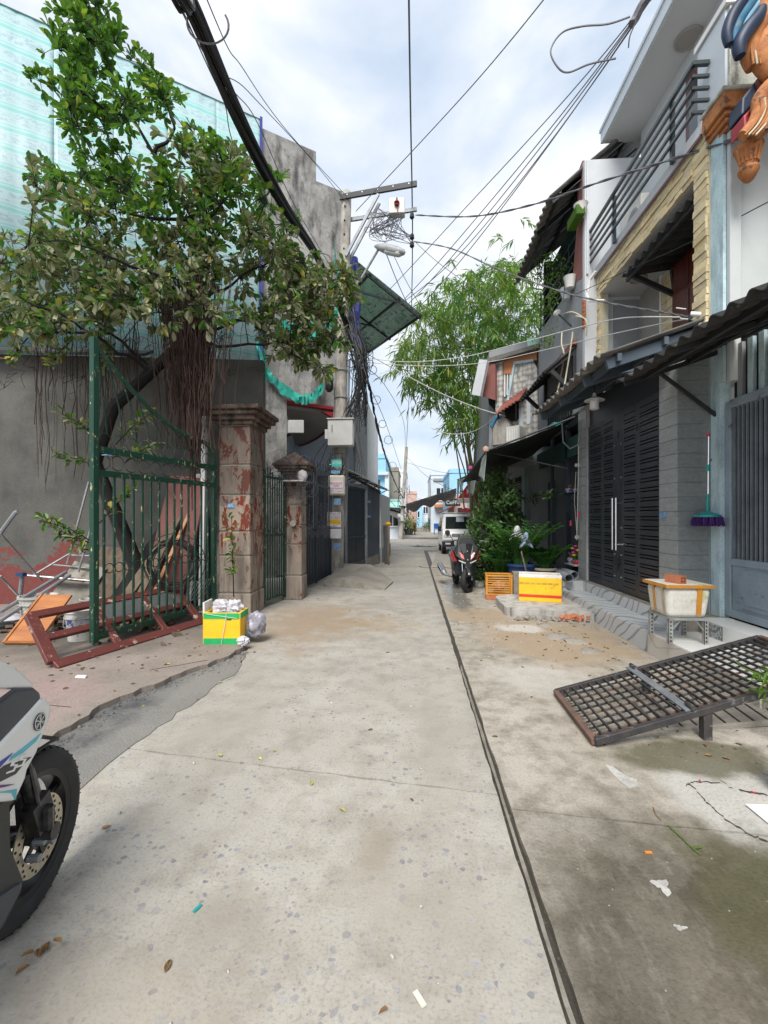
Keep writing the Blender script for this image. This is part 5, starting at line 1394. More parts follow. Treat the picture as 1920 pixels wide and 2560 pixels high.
# canopy over the doors
EV = V((2.19, 5.33, 3.43)); cdv = V((1.20, 0, .40))
corr('roof_sheet', EV, (0, 3.0, -.03), cdv, 220, .032, 14, MT['roof_tile'], gh, 3, .012)
for y in (5.45, 6.15, 7.15, 8.15):
    m = MB(); m.bar((3.4, y, 3.70), (2.30, y, 3.335), .06, .13); m.build('rafter', MT['rafter'], gh, bevel=.006)
m = MB(); m.bar((2.42, 5.36, 3.40), (2.42, 8.3, 3.37), .05, .09); m.bar((2.95, 5.36, 3.58), (2.95, 8.3, 3.55), .05, .09); m.build('purlin', MT['rafter'], gh)
m = MB(); m.prism([(2.45, 5.40, 3.22), (3.36, 5.40, 3.30), (3.36, 5.40, 3.55), (2.62, 5.40, 3.28)], (0, .07, 0)); m.build('bracket', MT['rafter'], gh, bevel=.006)
m = MB(); m.span((UPX + .04, 5.34, 3.5), (BKX, Y1, 3.75)); m.build('beam', MT['mid_grey_wall'], gh)
lp = onX(1486, 1000, 2.62)
m = MB(); m.lathe([(.02, .10), (.03, .05), (.135, .0), (.14, -.012), (.02, -.012)], lp, 18); ls = m.build('lamp', MT['box_white'], gh, smooth=True)
m = MB(); m.lathe([(.062, -.012), (.066, -.13), (.04, -.145)], lp, 14); m.build('globe', MT['lamp_glass'], ls, smooth=True)
m = MB(); m.tube([lp + UZ * .1, lp + UZ * .35], .01, 5); m.build('stem', MT['dark_steel'], ls)
# upper storeys
m = MB(); m.span((BKX, Y0, 3.5), (7.5, Y1, 8.7)); m.build('body', MT['light_grey_wall'], gh)
m = MB(); m.span((UPX + .03, Y0 + .002, 3.5), (BKX, 5.55, 6.10)); m.build('near_jamb', MT['cream_edge'], gh)
m = MB(); m.span((UPX + .03, 8.24, 3.5), (3.52, Y1 - .002, 5.57)); m.build('far_jamb', MT['cream_edge'], gh)
m = MB(); m.span((3.15, Y1, 3.4), (5.0, 8.47, 8.12)); m.span((3.17, Y1 - .03, 6.0), (3.21, Y1, 8.1)); m.build('end_wall', MT['light_grey_wall'], gh)
m = MB(); m.span((3.66, Y1 - .025, 3.7), (BKX - .04, Y1 - .002, 5.5)); m.build('side_window', MT['mid_grey_wall'], gh)
m = MB(); m.span((UPX + .03, 5.552, 5.57), (BKX, Y1 - .002, 5.93)); m.build('floor_slab', MT['soffit_grey'], gh)
m = MB(); m.span((UPX - .03, 5.34, 5.93), (BKX, Y1 - .004, 6.11)); m.build('balcony_edge', MT['light_grey_wall'], gh, bevel=.006)
m = MB(); m.span((UPX - .045, 5.34, 5.915), (UPX - .03, Y1 - .01, 5.955)); m.build('drip_edge', MT['brown_door'], gh)
for (ya, yb, za, zb, rows) in ((5.55, 8.365, 5.57, 5.93, 5), (5.31, 5.548, 3.75, 5.93, 26), (8.245, 8.36, 3.75, 5.57, 20)):
    h = (zb - za) / rows
    for r_ in range(rows):
        y = ya
        while y < yb - .01:
            w = min(q.uniform(.16, .36), yb - y)
            if yb - y - w < .06: w = yb - y
            d = q.uniform(.018, .045)
            piece('stone', MT['stone'], gh, (UPX + .03 - d / 2, y + w / 2, za + h * (r_ + .5)), (d, w - .006, h - q.uniform(.004, .012)), (q.uniform(-.05, .05), q.uniform(-.08, .08), q.uniform(-.05, .05))); y += w
# loggia: back wall finish, door, small tiled canopy
m = MB(); m.span((BKX - .02, 7.66, 3.6), (BKX, Y1 - .03, 5.56)); m.build('loggia_panel', MT['soffit'], gh)
m = MB(); m.span((BKX - .05, 7.63, 3.6), (BKX, 7.67, 5.56)); m.build('loggia_corner', MT['white_wall'], gh)
for k in range(13):
    for y, w in ((7.39, .16), (7.55, .16)): piece('stone', MT['stone'], gh, (BKX - .02, y, 3.66 + .145 * k), (.04, w - .01 , .135), (0, q.uniform(-.06, .06), 0))
m = MB(); m.span((BKX - .05, 6.40, 3.6), (BKX, 7.30, 5.5)); ud = m.build('loggia_door', MT['brown_door'], gh, bevel=.004)
for za, zb in ((3.7, 4.3), (4.4, 4.95), (5.02, 5.42)): m = MB(); m.span((BKX - .065, 6.87, za), (BKX - .05, 7.21, zb)); m.span((BKX - .065, 6.47, za), (BKX - .05, 6.79, zb)); m.build('door_panel', MT['brown_door'], ud, bevel=.006)
corr('loggia_canopy', (UPX + .02, 5.56, 5.42), (0, 1.85, 0), (.76, 0, .10), 120, .03, 9, MT['roof_dark'], gh, 2, .02)
m = MB(); m.bar((BKX, 7.3, 5.0), (BKX - .05, 7.3, 5.45), .05); m.bar((BKX, 7.3, 5.05), (3.5, 7.3, 5.38), .05, .07); m.bar((UPX + .1, 5.57, 5.37), (UPX + .1, 7.42, 5.37), .04, .06); m.build('canopy_bracket', MT['dark_steel'], gh)
def ringlight(c, r):
    m = MB(); m.lathe([(r, 0), (r, -.025), (r * .86, -.03), (r * .82, -.012), (.001, -.012)], c, 28); m.build('ceiling_light', MT['soffit'], gh, smooth=True)
ringlight(V((3.80, 7.75, 5.57)), .14)
ringlight(V((4.02, 6.75, 8.545)), .18)
# balcony railing
RX = 3.25
rl = thing('balcony_railing', 'dark five-bar balcony railing above the yellow stone band', 'railing', (RX, 6.8, 6.1))
for z in (6.22, 6.36, 6.50, 6.64, 6.79):
    m = MB(); w = .045 if z > 6.7 else .032
    m.bar((RX, 5.36, z), (RX, Y1, z), w, w); m.bar((RX - .016, 5.36, z), (UPX + .06, 5.36, z), w, w); m.build('rail', MT['rail'], rl)
for y in (5.85, 7.48):
    m = MB(); m.span((RX + .017, y - .025, 6.02), (RX + .06, y + .025, 6.79)); m.build('post', MT['rail'], rl)
m = MB(); m.span((BKX - .05, 5.95, 6.12), (BKX, 6.95, 8.1)); bd = m.build('balcony_door', MT['brown_door'], gh)
m = MB(); m.span((BKX - .06, 6.05, 6.4), (BKX - .05, 6.4, 7.9)); m.span((BKX - .06, 6.5, 6.4), (BKX - .05, 6.85, 7.9)); m.build('pane', MT['glass'], bd)
m = MB(); m.span((BKX - .5, 7.35, 6.11), (BKX - .1, 8.1, 6.75)); ac = m.build('air_conditioner', MT['box_white'], gh, bevel=.02)
m = MB(); m.lathe([(.20, 0), (.20, .015), (.16, .018), (.001, .012)], (BKX - .5, 7.6, 6.44), 20, (-1, 0, 0)); m.build('fan_grille', MT['mid_grey_wall'], ac)
m = MB(); m.span((3.62, Y1 - .06, 6.11), (BKX, Y1 - .002, 7.05)); m.build('niche', MT['pale_blue_wall'], gh)
m = MB(); m.span((3.55, 4.9, 8.55), (7.5, 8.55, 8.62)); m.build('roof_soffit', MT['soffit_grey'], gh)
m = MB(); m.span((3.52, 4.9, 8.57), (3.56, 8.58, 8.82)); m.span((3.5, 4.9, 8.78), (7.5, 8.6, 8.84)); m.build('roof_fascia', MT['pale_house'], gh)
# white pipe and exposed brick strip at the far corner
m = MB(); m.tube([onX(1490, 678, 3.2), onX(1474, 700, 3.13), onX(1468, 735, 3.1), onX(1472, 752, 3.1), onX(1500, 752, 3.2), onX(1512, 752, 3.24)], .026, 8); m.build('drain_pipe', MT['white_wall'], gh, smooth=True)
m = MB(); m.span((3.16, 8.385, 3.4), (3.38, 8.46, 6.0)); m.build('brick_strip', MT['wood'], gh)
for k in range(7): piece('brick', MT['brick'], gh, (3.15, 8.40, 5.05 + .075 * k), (.05, .07, .062), (0, 0, q.uniform(-.1, .1)))

# ------------------------------------------------------------------ temple-like house at the right edge
tp = thing('ornate_house', 'pale house with orange moulded cornice and painted temple carvings', 'house', (4.2, 4.6, 0))
m = MB(); m.span((3.40, 5.162, 3.0), (7.5, 5.298, 6.0)); m.span((3.402, 5.10, 3.0), (3.438, 5.16, 5.738)); m.build('corner_strip', MT['aqua'], tp)
m = MB(); m.span((3.45, 5.10, 3.0), (7.5, 5.16, 6.0)); m.build('wall', MT['temple_wall'], tp)
m = MB(); m.span((3.44, 5.045, 3.0), (3.56, 5.10, 5.74)); m.span((3.562, 5.047, 5.30), (3.75, 5.099, 5.738)); m.build('pilaster', MT['temple_wall'], tp, bevel=.006)
for k, (o, za, zb) in enumerate(((.00, 5.74, 5.79), (.035, 5.792, 5.84), (.065, 5.842, 5.89), (.10, 5.892, 6.06), (.125, 6.062, 6.10))):
    m = MB(); m.span((3.40 - o, 5.03 - o, za), (3.86, 5.298, zb)); m.span((3.72 - o, 4.2, za), (4.3, 5.03 - o - .002, zb)); m.build('cornice_step', MT['orange'] if k < 4 else MT['temple_stain'], tp, bevel=.008)
m = MB(); m.span((3.46, 5.08, 6.10), (3.92, 5.6, 7.15)); m.build('parapet_block', MT['temple_stain'], tp)
m = MB(); m.span((3.43, 5.11, 6.10), (3.458, 5.58, 7.12)); m.build('parapet_side', MT['pale_house'], tp); m = MB(); m.span((3.41, 5.06, 7.15), (3.94, 5.62, 7.22)); m.build('parapet_cap', MT['white_wall'], tp)
def carve(name, pts, Yn, dep, mat, bev=.02):
    m = MB(); m.prism([onY(x, y, Yn) for x, y in pts], (0, dep, 0)); return m.build(name, mat, tp, bevel=bev, seg=2)
def arcs(name, pts, Yn, r, mat, n=8):
    P = [onY(x, y, Yn) for x, y in pts]; F_ = []
    for i in range(len(P) - 1):
        p0, p1, p2, p3 = P[max(i - 1, 0)], P[i], P[i + 1], P[min(i + 2, len(P) - 1)]
        for k in range(5): t_ = k / 5; F_.append(.5 * ((2 * p1) + (p2 - p0) * t_ + (2 * p0 - 5 * p1 + 4 * p2 - p3) * t_ * t_ + (3 * p1 - p0 - 3 * p2 + p3) * t_ ** 3))
    F_.append(P[-1]); L_ = len(F_) - 1
    rr = [r * (.45 + .55 * math.sin(math.pi * min(1, .12 + .8 * i / L_))) for i in range(L_ + 1)] if n > 5 else r
    m = MB(); m.tube(F_, rr, 12); return m.build(name, mat, tp, smooth=True)
arcs('navy_eave', [(1822,112),(1818,80),(1832,38),(1866,-12),(1890,-50)], 4.62, .055, MT['temple_navy'])
arcs('blue_eave', [(1834,112),(1834,82),(1850,44),(1880,0),(1905,-45)], 4.66, .06, MT['temple_blue'])
arcs('pale_eave', [(1846,108),(1848,80),(1866,44),(1893,8)], 4.68, .05, MT['sky_blue_house'])
arcs('navy_eave', [(1850,142),(1848,112),(1868,76),(1894,44),(1905,20)], 4.60, .07, MT['temple_navy'])
arcs('orange_scroll', [(1884,168),(1874,132),(1880,92),(1902,56),(1912,10),(1900,-40)], 4.70, .10, MT['orange'])
arcs('orange_scroll', [(1925,190),(1902,150),(1910,100),(1935,60)], 4.68, .09, MT['orange'])
for k in range(4): arcs('scroll_rib', [(1884 + 9 * k, 160), (1878 + 10 * k, 120), (1888 + 10 * k, 85), (1906 + 10 * k, 58)], 4.63, .010, MT['cream_edge'] if k % 2 else MT['orange'], 4)
carve('fluted_blue', [(1853,288),(1856,244),(1890,200),(1894,248),(1862,284)], 4.75, .2, MT['temple_navy'])
carve('fluted_red', [(1859,288),(1885,262),(1889,287),(1861,326)], 4.73, .2, MT['temple_red'])
carve('pink_panel', [(1896,190),(1925,175),(1925,230),(1898,228)], 4.76, .2, MT['red_wall'])
arcs('orange_scroll', [(1856,340),(1884,312),(1900,280),(1898,248),(1925,205)], 4.66, .075, MT['orange'])
arcs('orange_scroll', [(1880,342),(1905,320),(1925,285),(1940,240)], 4.66, .08, MT['orange'])
for k in range(4): arcs('scroll_rib', [(1862 + 9 * k, 338), (1888 + 9 * k, 308), (1903 + 9 * k, 275), (1902 + 9 * k, 245)], 4.595, .010, MT['cream_edge'] if k % 2 else MT['orange'], 4)
m = MB(); c = onY(1886, 352, 4.72)
m.lathe([(.13, 0), (.11, -.05), (.085, -.14), (.075, -.2), (.095, -.24), (.08, -.28), (.045, -.34), (.02, -.36)], c + V((0, .08, 0)), 14); m.build('corbel', MT['orange'], tp, smooth=True)
m = MB()
for k in range(9):
    a = math.pi + math.pi * k / 8; p = c + V((.11 * math.cos(a), .08 + .11 * math.sin(a), -.02)); m.tube([p, p + V((-.03 * math.cos(a), -.03 * math.sin(a), -.16))], .014, 5)
m.build('corbel_flute', MT['orange'], tp, smooth=True)
m = MB(); m.span((4.3, 2.5, 3.9), (7.5, 5.05, 8.0)); m.build('side_wing', MT['temple_wall'], tp)

# ------------------------------------------------------------------ grille shopfront at the right edge
gs = thing('grille_shopfront', 'ground-floor shopfront with close vertical bars above moulded blue grey panels', 'shopfront', (3.6, 4.4, .4))
GX = 3.47
m = MB(); m.span((3.40, 5.15, .4), (3.52, 5.297, 3.3)); m.build('corner_post', MT['aqua'], gs)
m = MB(); m.span((GX - .02, 5.06, .42), (GX + .05, 5.14, 2.78)); m.span((GX - .02, 2.6, .985), (GX + .05, 5.06, 1.06)); m.span((GX - .03, 2.6, 2.70), (GX + .06, 5.06, 2.79)); m.span((GX - .02, 2.6, .42), (GX + .05, 5.06, .50)); m.build('frame', MT['gate_blue'], gs, bevel=.005)
for k in range(40):
    y = 5.03 - k * .06; m = MB()
    m.bar((GX + .01, y, 1.06), (GX + .01, y, 2.70), .017, .022, (1, 0, 0)); m.build('bar', MT['bar_red'] if k == 9 else MT['bar_grey'], gs)
for ya, yb in ((4.20, 5.05), (3.32, 4.17)):
    m = MB(); m.span((GX, ya, .50), (GX + .02, yb, .985)); pn = m.build('panel', MT['gate_blue'], gs)
    for off, pr, cut in ((.05, .012, .10), (.12, .022, .09)):
        y0_, y1_, z0_, z1_ = ya + off, yb - off, .50 + off * .7, .985 - off * .7
        pts = [(y0_ + cut, z0_), (y1_ - cut, z0_), (y1_ - cut * .75, z0_ + cut * .55), (y1_, z0_ + cut * .8), (y1_, z1_ - cut * .8), (y1_ - cut * .75, z1_ - cut * .55), (y1_ - cut, z1_), (y0_ + cut, z1_), (y0_ + cut * .75, z1_ - cut * .55), (y0_, z1_ - cut * .8), (y0_, z0_ + cut * .8), (y0_ + cut * .75, z0_ + cut * .55)]
        m = MB(); m.prism([V((GX - pr, y, z)) for y, z in pts], (pr, 0, 0)); m.build('moulding', MT['gate_blue'], pn, bevel=.008)
m = MB(); m.span((GX + .09, 2.6, 2.80), (GX + .13, 5.12, 3.45)); m.build('upper_backing', MT['shop_dark'], gs)
for k in range(16):
    m = MB(); y = 5.02 - k * .15; m.span((GX + .05, y - .035, 2.80), (GX + .09, y + .035, 3.4)); m.build('upper_slat', MT['aqua'] if k % 3 else MT['mid_grey_wall'], gs)
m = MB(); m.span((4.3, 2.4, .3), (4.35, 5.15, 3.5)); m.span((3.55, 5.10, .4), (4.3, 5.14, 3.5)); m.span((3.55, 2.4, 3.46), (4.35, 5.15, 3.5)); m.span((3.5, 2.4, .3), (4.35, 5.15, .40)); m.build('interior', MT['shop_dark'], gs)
corr('awning_sheet', (2.34, 5.27, 3.06), (0, -3.0, 0), (1.15, 0, .40), 170, .028, 15, MT['roof_dark'], gs, 3, .010)
m = MB(); m.bar((3.46, 5.22, 2.62), (2.80, 5.22, 3.15), .03, .035); m.bar((2.62, 5.25, 3.10), (2.62, 2.4, 3.10), .04, .05); m.bar((3.1, 5.25, 3.27), (3.1, 2.4, 3.27), .04, .05)
for y in (5.2, 4.2, 3.2): m.bar((2.40, y, 3.03), (3.46, y, 3.38), .04, .05)
m.build('awning_frame', MT['dark_steel'], gs)

# ------------------------------------------------------------------ tiled steps
stp = thing('entrance_steps', 'marble patterned tiled steps below the charcoal doors and the grille', 'steps', (2.9, 6, 0))
m = MB(); m.span((2.615, 3.5, -.02), (3.14, 7.9, .225)); m.span((3.145, 3.5, -.02), (3.46, 5.10, .385)); m.span((2.615, 7.9, -.02), (3.14, 8.36, .385)); m.build('base', MT['slab_side'], stp)
y = 5.1
while y < 7.89:
    w = min(.40, 7.9 - y); piece('tile', MT['swirl'], stp, (2.6075, y + w / 2, .113), (.015, w - .003, .224)); piece('tile', MT['swirl'], stp, (2.78, y + w / 2, .2325), (.34, w - .003, .015)); piece('tile', MT['swirl'], stp, (2.9525, y + w / 2, .3175), (.012, w - .003, .155)); y += .40
for y, w in ((7.9, .23), (8.13, .23)): piece('tile', MT['swirl'], stp, (2.6075, y + w / 2, .19), (.015, w - .003, .38)); piece('tile', MT['swirl'], stp, (2.78, y + w / 2, .3925), (.34, w - .003, .015))
piece('tile', MT['swirl'], stp, (2.78, 7.8925, .315), (.33, .013, .15))
for k in range(4):
    y = 3.5 + .4 * k; piece('tile', MT['beige_tile'], stp, (2.6075, y + .2, .113), (.015, .397, .224)); piece('tile', MT['white_tile'], stp, (2.87, y + .2, .2325), (.54, .397, .015))
    if k < 3 or True: piece('tile', MT['border_tile'] if k == 3 else MT['white_tile'], stp, (3.1375, y + (.2 if k < 3 else .12), .312), (.012, .397 if k < 3 else .18, .145)); piece('tile', MT['white_tile'], stp, (3.30, y + .2, .3925), (.33, .397, .015))
piece('tile', MT['border_tile'], stp, (3.05, 5.108, .312), (.17, .012, .145))
# ------------------------------------------------------------------ shop house with balcony greenery (next along)
sh = thing('terraced_house', 'grey stucco house with dusty red wall, roofed balcony and dark shop below', 'house', (3.6, 10, 0))
SX = 3.15
m = MB(); m.span((SX, 8.48, 3.55), (SX + .14, 11.4, 6.15)); m.build('balcony_wall', MT['stucco'], sh)
m = MB(); m.prism([(SX - .004, 8.48, 6.0), (SX - .004, 9.0, 6.152), (SX - .004, 8.9, 6.6), (SX - .004, 8.72, 7.3), (SX - .004, 8.72, 8.15), (SX - .004, 8.48, 8.2)], (.2, 0, 0)); m.build('red_wall', MT['red_wall'], sh)
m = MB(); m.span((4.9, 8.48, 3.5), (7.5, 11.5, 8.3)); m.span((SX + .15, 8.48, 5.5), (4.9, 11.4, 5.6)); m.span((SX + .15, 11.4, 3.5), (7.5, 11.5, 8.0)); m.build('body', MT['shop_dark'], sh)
m = MB(); m.span((4.82, 9.4, 5.6), (4.9, 10.4, 7.6)); m.build('balcony_door', MT['sky_blue_house'], sh)
corr('roof_sheet', (2.54, 8.46, 7.55), (0, 2.9, -.15), (.72, 0, .62), 200, .035, 14, MT['roof_tile'], sh, 3, .03)
corr('roof_sheet', (3.26, 8.46, 8.17), (0, 2.9, -.15), (1.5, 0, 1.2), 200, .035, 14, MT['roof_tile'], sh, 2, .03)
m = MB()
for y in (8.55, 9.5, 10.4, 11.2): m.bar((2.6, y, 7.5), (4.6, y, 9.2), .05, .10)
for x, z in ((2.75, 7.66), (3.3, 8.12), (4.0, 8.72)): m.bar((x, 8.5, z), (x, 11.3, z - .12), .05, .08)
m.bar((3.18, 8.55, 7.95), (2.75, 8.55, 7.62), .05, .08); m.build('rafter', MT['dark_steel'], sh)
m = MB(); m.prism([(3.25, 8.5, 7.55), (4.9, 8.5, 7.55), (4.9, 11.3, 7.45), (3.25, 11.3, 7.45)], (0, 0, .03)); m.build('ceiling', MT['awning_teal'], sh)
for z in (6.30, 6.55, 6.80, 7.05):
    m = MB(); m.bar((SX + .03, 8.8, z), (SX + .03, 11.3, z), .025); m.build('balcony_rail', MT['rail'], sh)
for y in (8.8, 9.7, 10.5, 11.3): m = MB(); m.bar((SX + .03, y, 6.15), (SX + .03, y, 7.05), .03); m.build('balcony_post', MT['rail'], sh)
# small red-edged canopy with timber brackets over the upper window
corr('window_canopy', (2.55, 8.75, 4.35), (0, 2.1, -.05), (.58, 0, .50), 130, .03, 11, MT['roof_dark'], sh, 2, .02)
m = MB(); m.bar((3.10, 8.72, 4.90), (3.10, 10.9, 4.85), .06, .09); m.build('canopy_ridge', MT['roof_red'], sh)
for y in (8.82, 10.7): m = MB(); m.bar((3.12, y, 3.85), (3.12, y, 4.8), .07); m.bar((3.12, y, 3.95), (2.68, y, 4.38), .06, .08); m.bar((3.12, y, 4.75), (2.6, y, 4.35), .05, .07); m.build('canopy_bracket', MT['dark_steel'], sh)
m = MB(); m.span((SX - .03, 9.0, 3.55), (SX, 10.5, 4.3)); wn_ = m.build('window', MT['black'], sh)
for k in range(12): m = MB(); m.bar((SX - .05, 9.02 + k * .13, 3.55), (SX - .05, 9.02 + k * .13, 4.3), .015); m.build('window_bar', MT['rail'], wn_)
# ground floor: dark open shop
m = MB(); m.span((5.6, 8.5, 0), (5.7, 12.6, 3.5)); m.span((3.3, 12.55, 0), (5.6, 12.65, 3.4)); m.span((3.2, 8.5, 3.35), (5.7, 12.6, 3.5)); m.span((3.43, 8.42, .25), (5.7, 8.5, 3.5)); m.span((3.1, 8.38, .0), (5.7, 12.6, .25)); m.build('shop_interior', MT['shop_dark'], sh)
for y, w in ((9.55, .09), (10.6, .06)): m = MB(); m.bar((3.25, y, .25), (3.25, y, 3.35), w); m.build('shop_post', MT['navy_dark'], sh)
m = MB(); m.bar((3.22, 8.55, 2.95), (3.22, 12.3, 2.95), .03, .4, (0, 0, 1)); m.build('shop_fascia', MT['awning_teal'], sh)
for k in range(9): m = MB(); m.bar((3.4, 10.9 + k * .16, .25), (3.4, 10.9 + k * .16, 2.4), .02); m.build('shop_grille_bar', MT['navy_dark'], sh)
m = MB(); m.span((3.05, 12.45, .2), (3.3, 12.75, 3.3)); m.build('shop_column', MT['aqua_post'], sh)
for za in (1.25, .75): m = MB(); m.span((3.03, 12.52, za), (3.05, 12.68, za + .33)); m.build('column_niche', MT['black'], sh)
# black fabric awning
ba = thing('fabric_awning', 'black fabric awning sagging over the dark shop', 'awning', (2.7, 10.6, 3.2))
p00, p10, p01, p11 = V((3.10, 8.72, 3.45)), V((3.12, 13.3, 3.02)), V((1.47, 9.05, 2.86)), V((1.45, 13.4, 2.58))
def cloth(mb, p00, p10, p01, p11, sag=.1, n=14, k=8, rip=.02, seed=1):
    vs = []; fs = []; qq = random.Random(seed)
    for i in range(n + 1):
        for j in range(k + 1):
            a, b = i / n, j / k; p = p00.lerp(p10, a).lerp(p01.lerp(p11, a), b)
            vs.append(p - UZ * (sag * math.sin(math.pi * b) * (.6 + .4 * math.sin(math.pi * a * 3) ** 2) + qq.uniform(0, rip)))
    for i in range(n):
        for j in range(k): b = i * (k + 1) + j; fs.append((b, b + 1, b + k + 2, b + k + 1))
    mb.add(vs, fs)
m = MB(); cloth(m, p00, p10, p01, p11, .06, 20, 8); m.build('fabric', MT['awning_black'], ba, smooth=True, solid=.004)
m = MB(); cloth(m, p01, p01.lerp(p11, .14), p01 + V((-.06, -.05, -.62)), p01.lerp(p11, .10) + V((-.10, .0, -.40)), .03, 6, 8, .04); m.build('end_flap', MT['valance'], ba, smooth=True, solid=.004)
m = MB(); m.tube([p01, p11], .02, 6); m.tube([p00, p01], .02, 6); m.tube([p10, p11], .02, 6); m.tube([p00.lerp(p10, .5), p01.lerp(p11, .5)], .02, 6); m.tube([V((3.12, 9.2, 2.5)), p00.lerp(p10, .1).lerp(p01.lerp(p11, .1), .9)], .018, 6); m.tube([V((3.12, 12.6, 2.2)), p00.lerp(p10, .9).lerp(p01.lerp(p11, .9), .9)], .018, 6); m.build('frame', MT['dark_steel'], ba)
ga = thing('fabric_awning', 'torn dark green awning with faded hanging valance past the black awning', 'awning', (2.3, 15, 3))
a0, a1, b0, b1 = V((3.1, 13.4, 3.4)), V((3.1, 17.6, 3.5)), V((1.95, 13.8, 2.95)), V((1.75, 18.0, 3.05))
m = MB(); cloth(m, a0, a1, b0, b1, .06, 14, 6, .03, 4); m.build('fabric', MT['awning_teal'], ga, smooth=True, solid=.004)
for k, (f0, f1, dr) in enumerate(((.0, .28, .75), (.55, .8, .55), (.8, 1.0, .95))):
    m = MB(); c0, c1 = b0.lerp(b1, f0), b0.lerp(b1, f1); cloth(m, c0, c1, c0 + V((-.12, .1, -dr)), c1 + V((.0, .1, -dr * .8)), .05, 5, 7, .05, k); m.build('valance', MT['valance'], ga, smooth=True, solid=.003)
m = MB(); m.tube([b0, b1], .02, 6); m.tube([a0, b0], .02, 6); m.tube([a1, b1], .02, 6); m.build('frame', MT['dark_steel'], ga)
for k, p in enumerate((p01 + V((-.02, -.03, .03)), onY(1176, 1170, 13.3))):
    m = MB(); m.lathe([(.001, -.07), (.06, -.04), (.07, 0), (.06, .04), (.001, .07)], p, 10); tag(m.build('float_ball', MT['flower_pink'] if k else MT['crate_fill'], smooth=True), ('pink ball hung on the green awning corner' if k else 'pale pink ball at the black awning corner'), 'ball')
# green folded sheet poking from the canopy gap
m = MB(); m.prism([onX(1370, 1066, 2.9), onX(1384, 1055, 2.9), onX(1386, 1064, 2.9)], (.3, .1, 0)); tag(m.build('green_sheet', MT['teal_sign']), 'scrap of bright green sheet above the black awning', 'sheet')

# ------------------------------------------------------------------ fish-scale tiled house
fh = thing('terraced_house', 'narrow house with fish-scale tiled front, orange panel and small red tiled canopy', 'house', (3.8, 14, 0))
HA, HD = V((3.2, 11.5, 0)), V((-.778, .628, 0)); HN = V((-.628, -.778, 0))
def HP(px, py, o=0.0): return onP(px, py, HA + HN * o, HD)
def hpan(name, pts, o, dep, mat, bev=0.0):
    m = MB(); m.prism([HP(x, y, o) for x, y in pts], -HN * dep); return m.build(name, mat, fh, bevel=bev)
HB = HA + HD * 1.55
m = MB(); m.prism([HA - HN * .2 + UZ * 2.9, HB - HN * .2 + UZ * 2.9, HB + V((.5, 5.5, 2.9)), V((7.2, 18.0, 2.9)), V((7.2, 11.52, 2.9))], UZ * 3.3); m.build('body', MT['mid_grey_wall'], fh)
hpan('tiled_front', [(1288,908),(1332,901),(1343,922),(1346,1090),(1300,1100),(1294,1045),(1270,1000)], .0, .15, MT['fishscale'])
hpan('edge_trim', [(1284,905),(1288,905),(1272,1002),(1266,1002)], .05, .06, MT['aqua']); hpan('edge_trim', [(1284,904),(1333,897),(1333,903),(1288,910)], .05, .06, MT['aqua'])
hpan('orange_panel', [(1257,893),(1342,880),(1342,900),(1287,907),(1282,934),(1257,934)], .02, .12, MT['orange_panel'])
hpan('opening', [(1257,934),(1284,934),(1272,992),(1257,992)], -.04, .1, MT['black'])
for k in range(3): hpan('white_bar', [(1260 + 7 * k, 934), (1263 + 7 * k, 934), (1263 + 7 * k - k, 992 - 4 * k), (1260 + 7 * k - k, 992 - 4 * k)], .0, .04, MT['white_wall'])
hpan('side_pillar', [(1237,908),(1257,903),(1257,1030),(1239,1032)], .06, .25, MT['fishscale'])
hpan('wall_panel', [(1257,990),(1275,990),(1297,1045),(1300,1100),(1240,1110),(1240,1030)], -.05, .12, MT['pole'])
hpan('roof_edge', [(1212,898),(1346,858),(1348,868),(1214,908)], .25, .5, MT['roof_tile']); hpan('upper_wall', [(1256,890),(1344,866),(1344,882),(1256,896)], .0, .1, MT['grey_wall'])
hpan('mint_box', [(1317,846),(1349,841),(1349,862),(1319,866)], .1, .4, MT['mint_roof'])
hpan('hood', [(1198,898),(1218,900),(1200,990),(1179,986)], .55, .12, MT['light_grey_wall']); hpan('hood_soffit', [(1218,905),(1238,910),(1238,1000),(1203,990)], .2, .1, MT['red_wall'])
hpan('dark_bay', [(1215,930),(1240,930),(1240,1030),(1222,1010)], .0, .1, MT['black'])
corr('window_canopy', HP(1238, 1038, .5), HP(1296, 1000, .5) - HP(1238, 1038, .5), -HN * .5 + UZ * .42, 90, .02, 7, MT['roof_red'], fh, 1, .02)
hpan('canopy_shadow_wall', [(1262,1010),(1297,1000),(1297,1048),(1262,1058)], .01, .04, MT['shop_dark'])  # near-black panel stands in for the shade beneath the canopy
for y in (1246, 1290): m = MB(); m.bar(HP(y, 1052, .02), HP(y, 1030 - (y - 1246) * .5, .42), .04, .05); m.build('canopy_bracket', MT['dark_steel'], fh)
hpan('slit_window', [(1297,1022),(1307,1018),(1307,1082),(1298,1086)], .012, .03, MT['pale_house']); hpan('slit_window', [(1316,1000),(1326,997),(1326,1058),(1317,1061)], .012, .03, MT['pale_house'])
ac = hpan('air_conditioner', [(1264,1068),(1298,1062),(1299,1104),(1264,1112)], .40, .36, MT['box_white'], .015)
for k in range(5): m = MB(); m.prism([HP(1267 + 6 * k, 1072 - k, .415), HP(1270 + 6 * k, 1072 - k, .415), HP(1270 + 6 * k, 1104 - k, .415), HP(1267 + 6 * k, 1104 - k, .415)], -HN * .02); m.build('fin', MT['foam_white'], ac)
hpan('curved_parapet', [(1228,1050),(1262,1042),(1272,1060),(1272,1112),(1228,1118)], .25, .4, MT['pole'], .05); hpan('blue_parapet', [(1222,1062),(1240,1036),(1243,1044),(1228,1072)], .30, .3, MT['temple_blue'], .02)
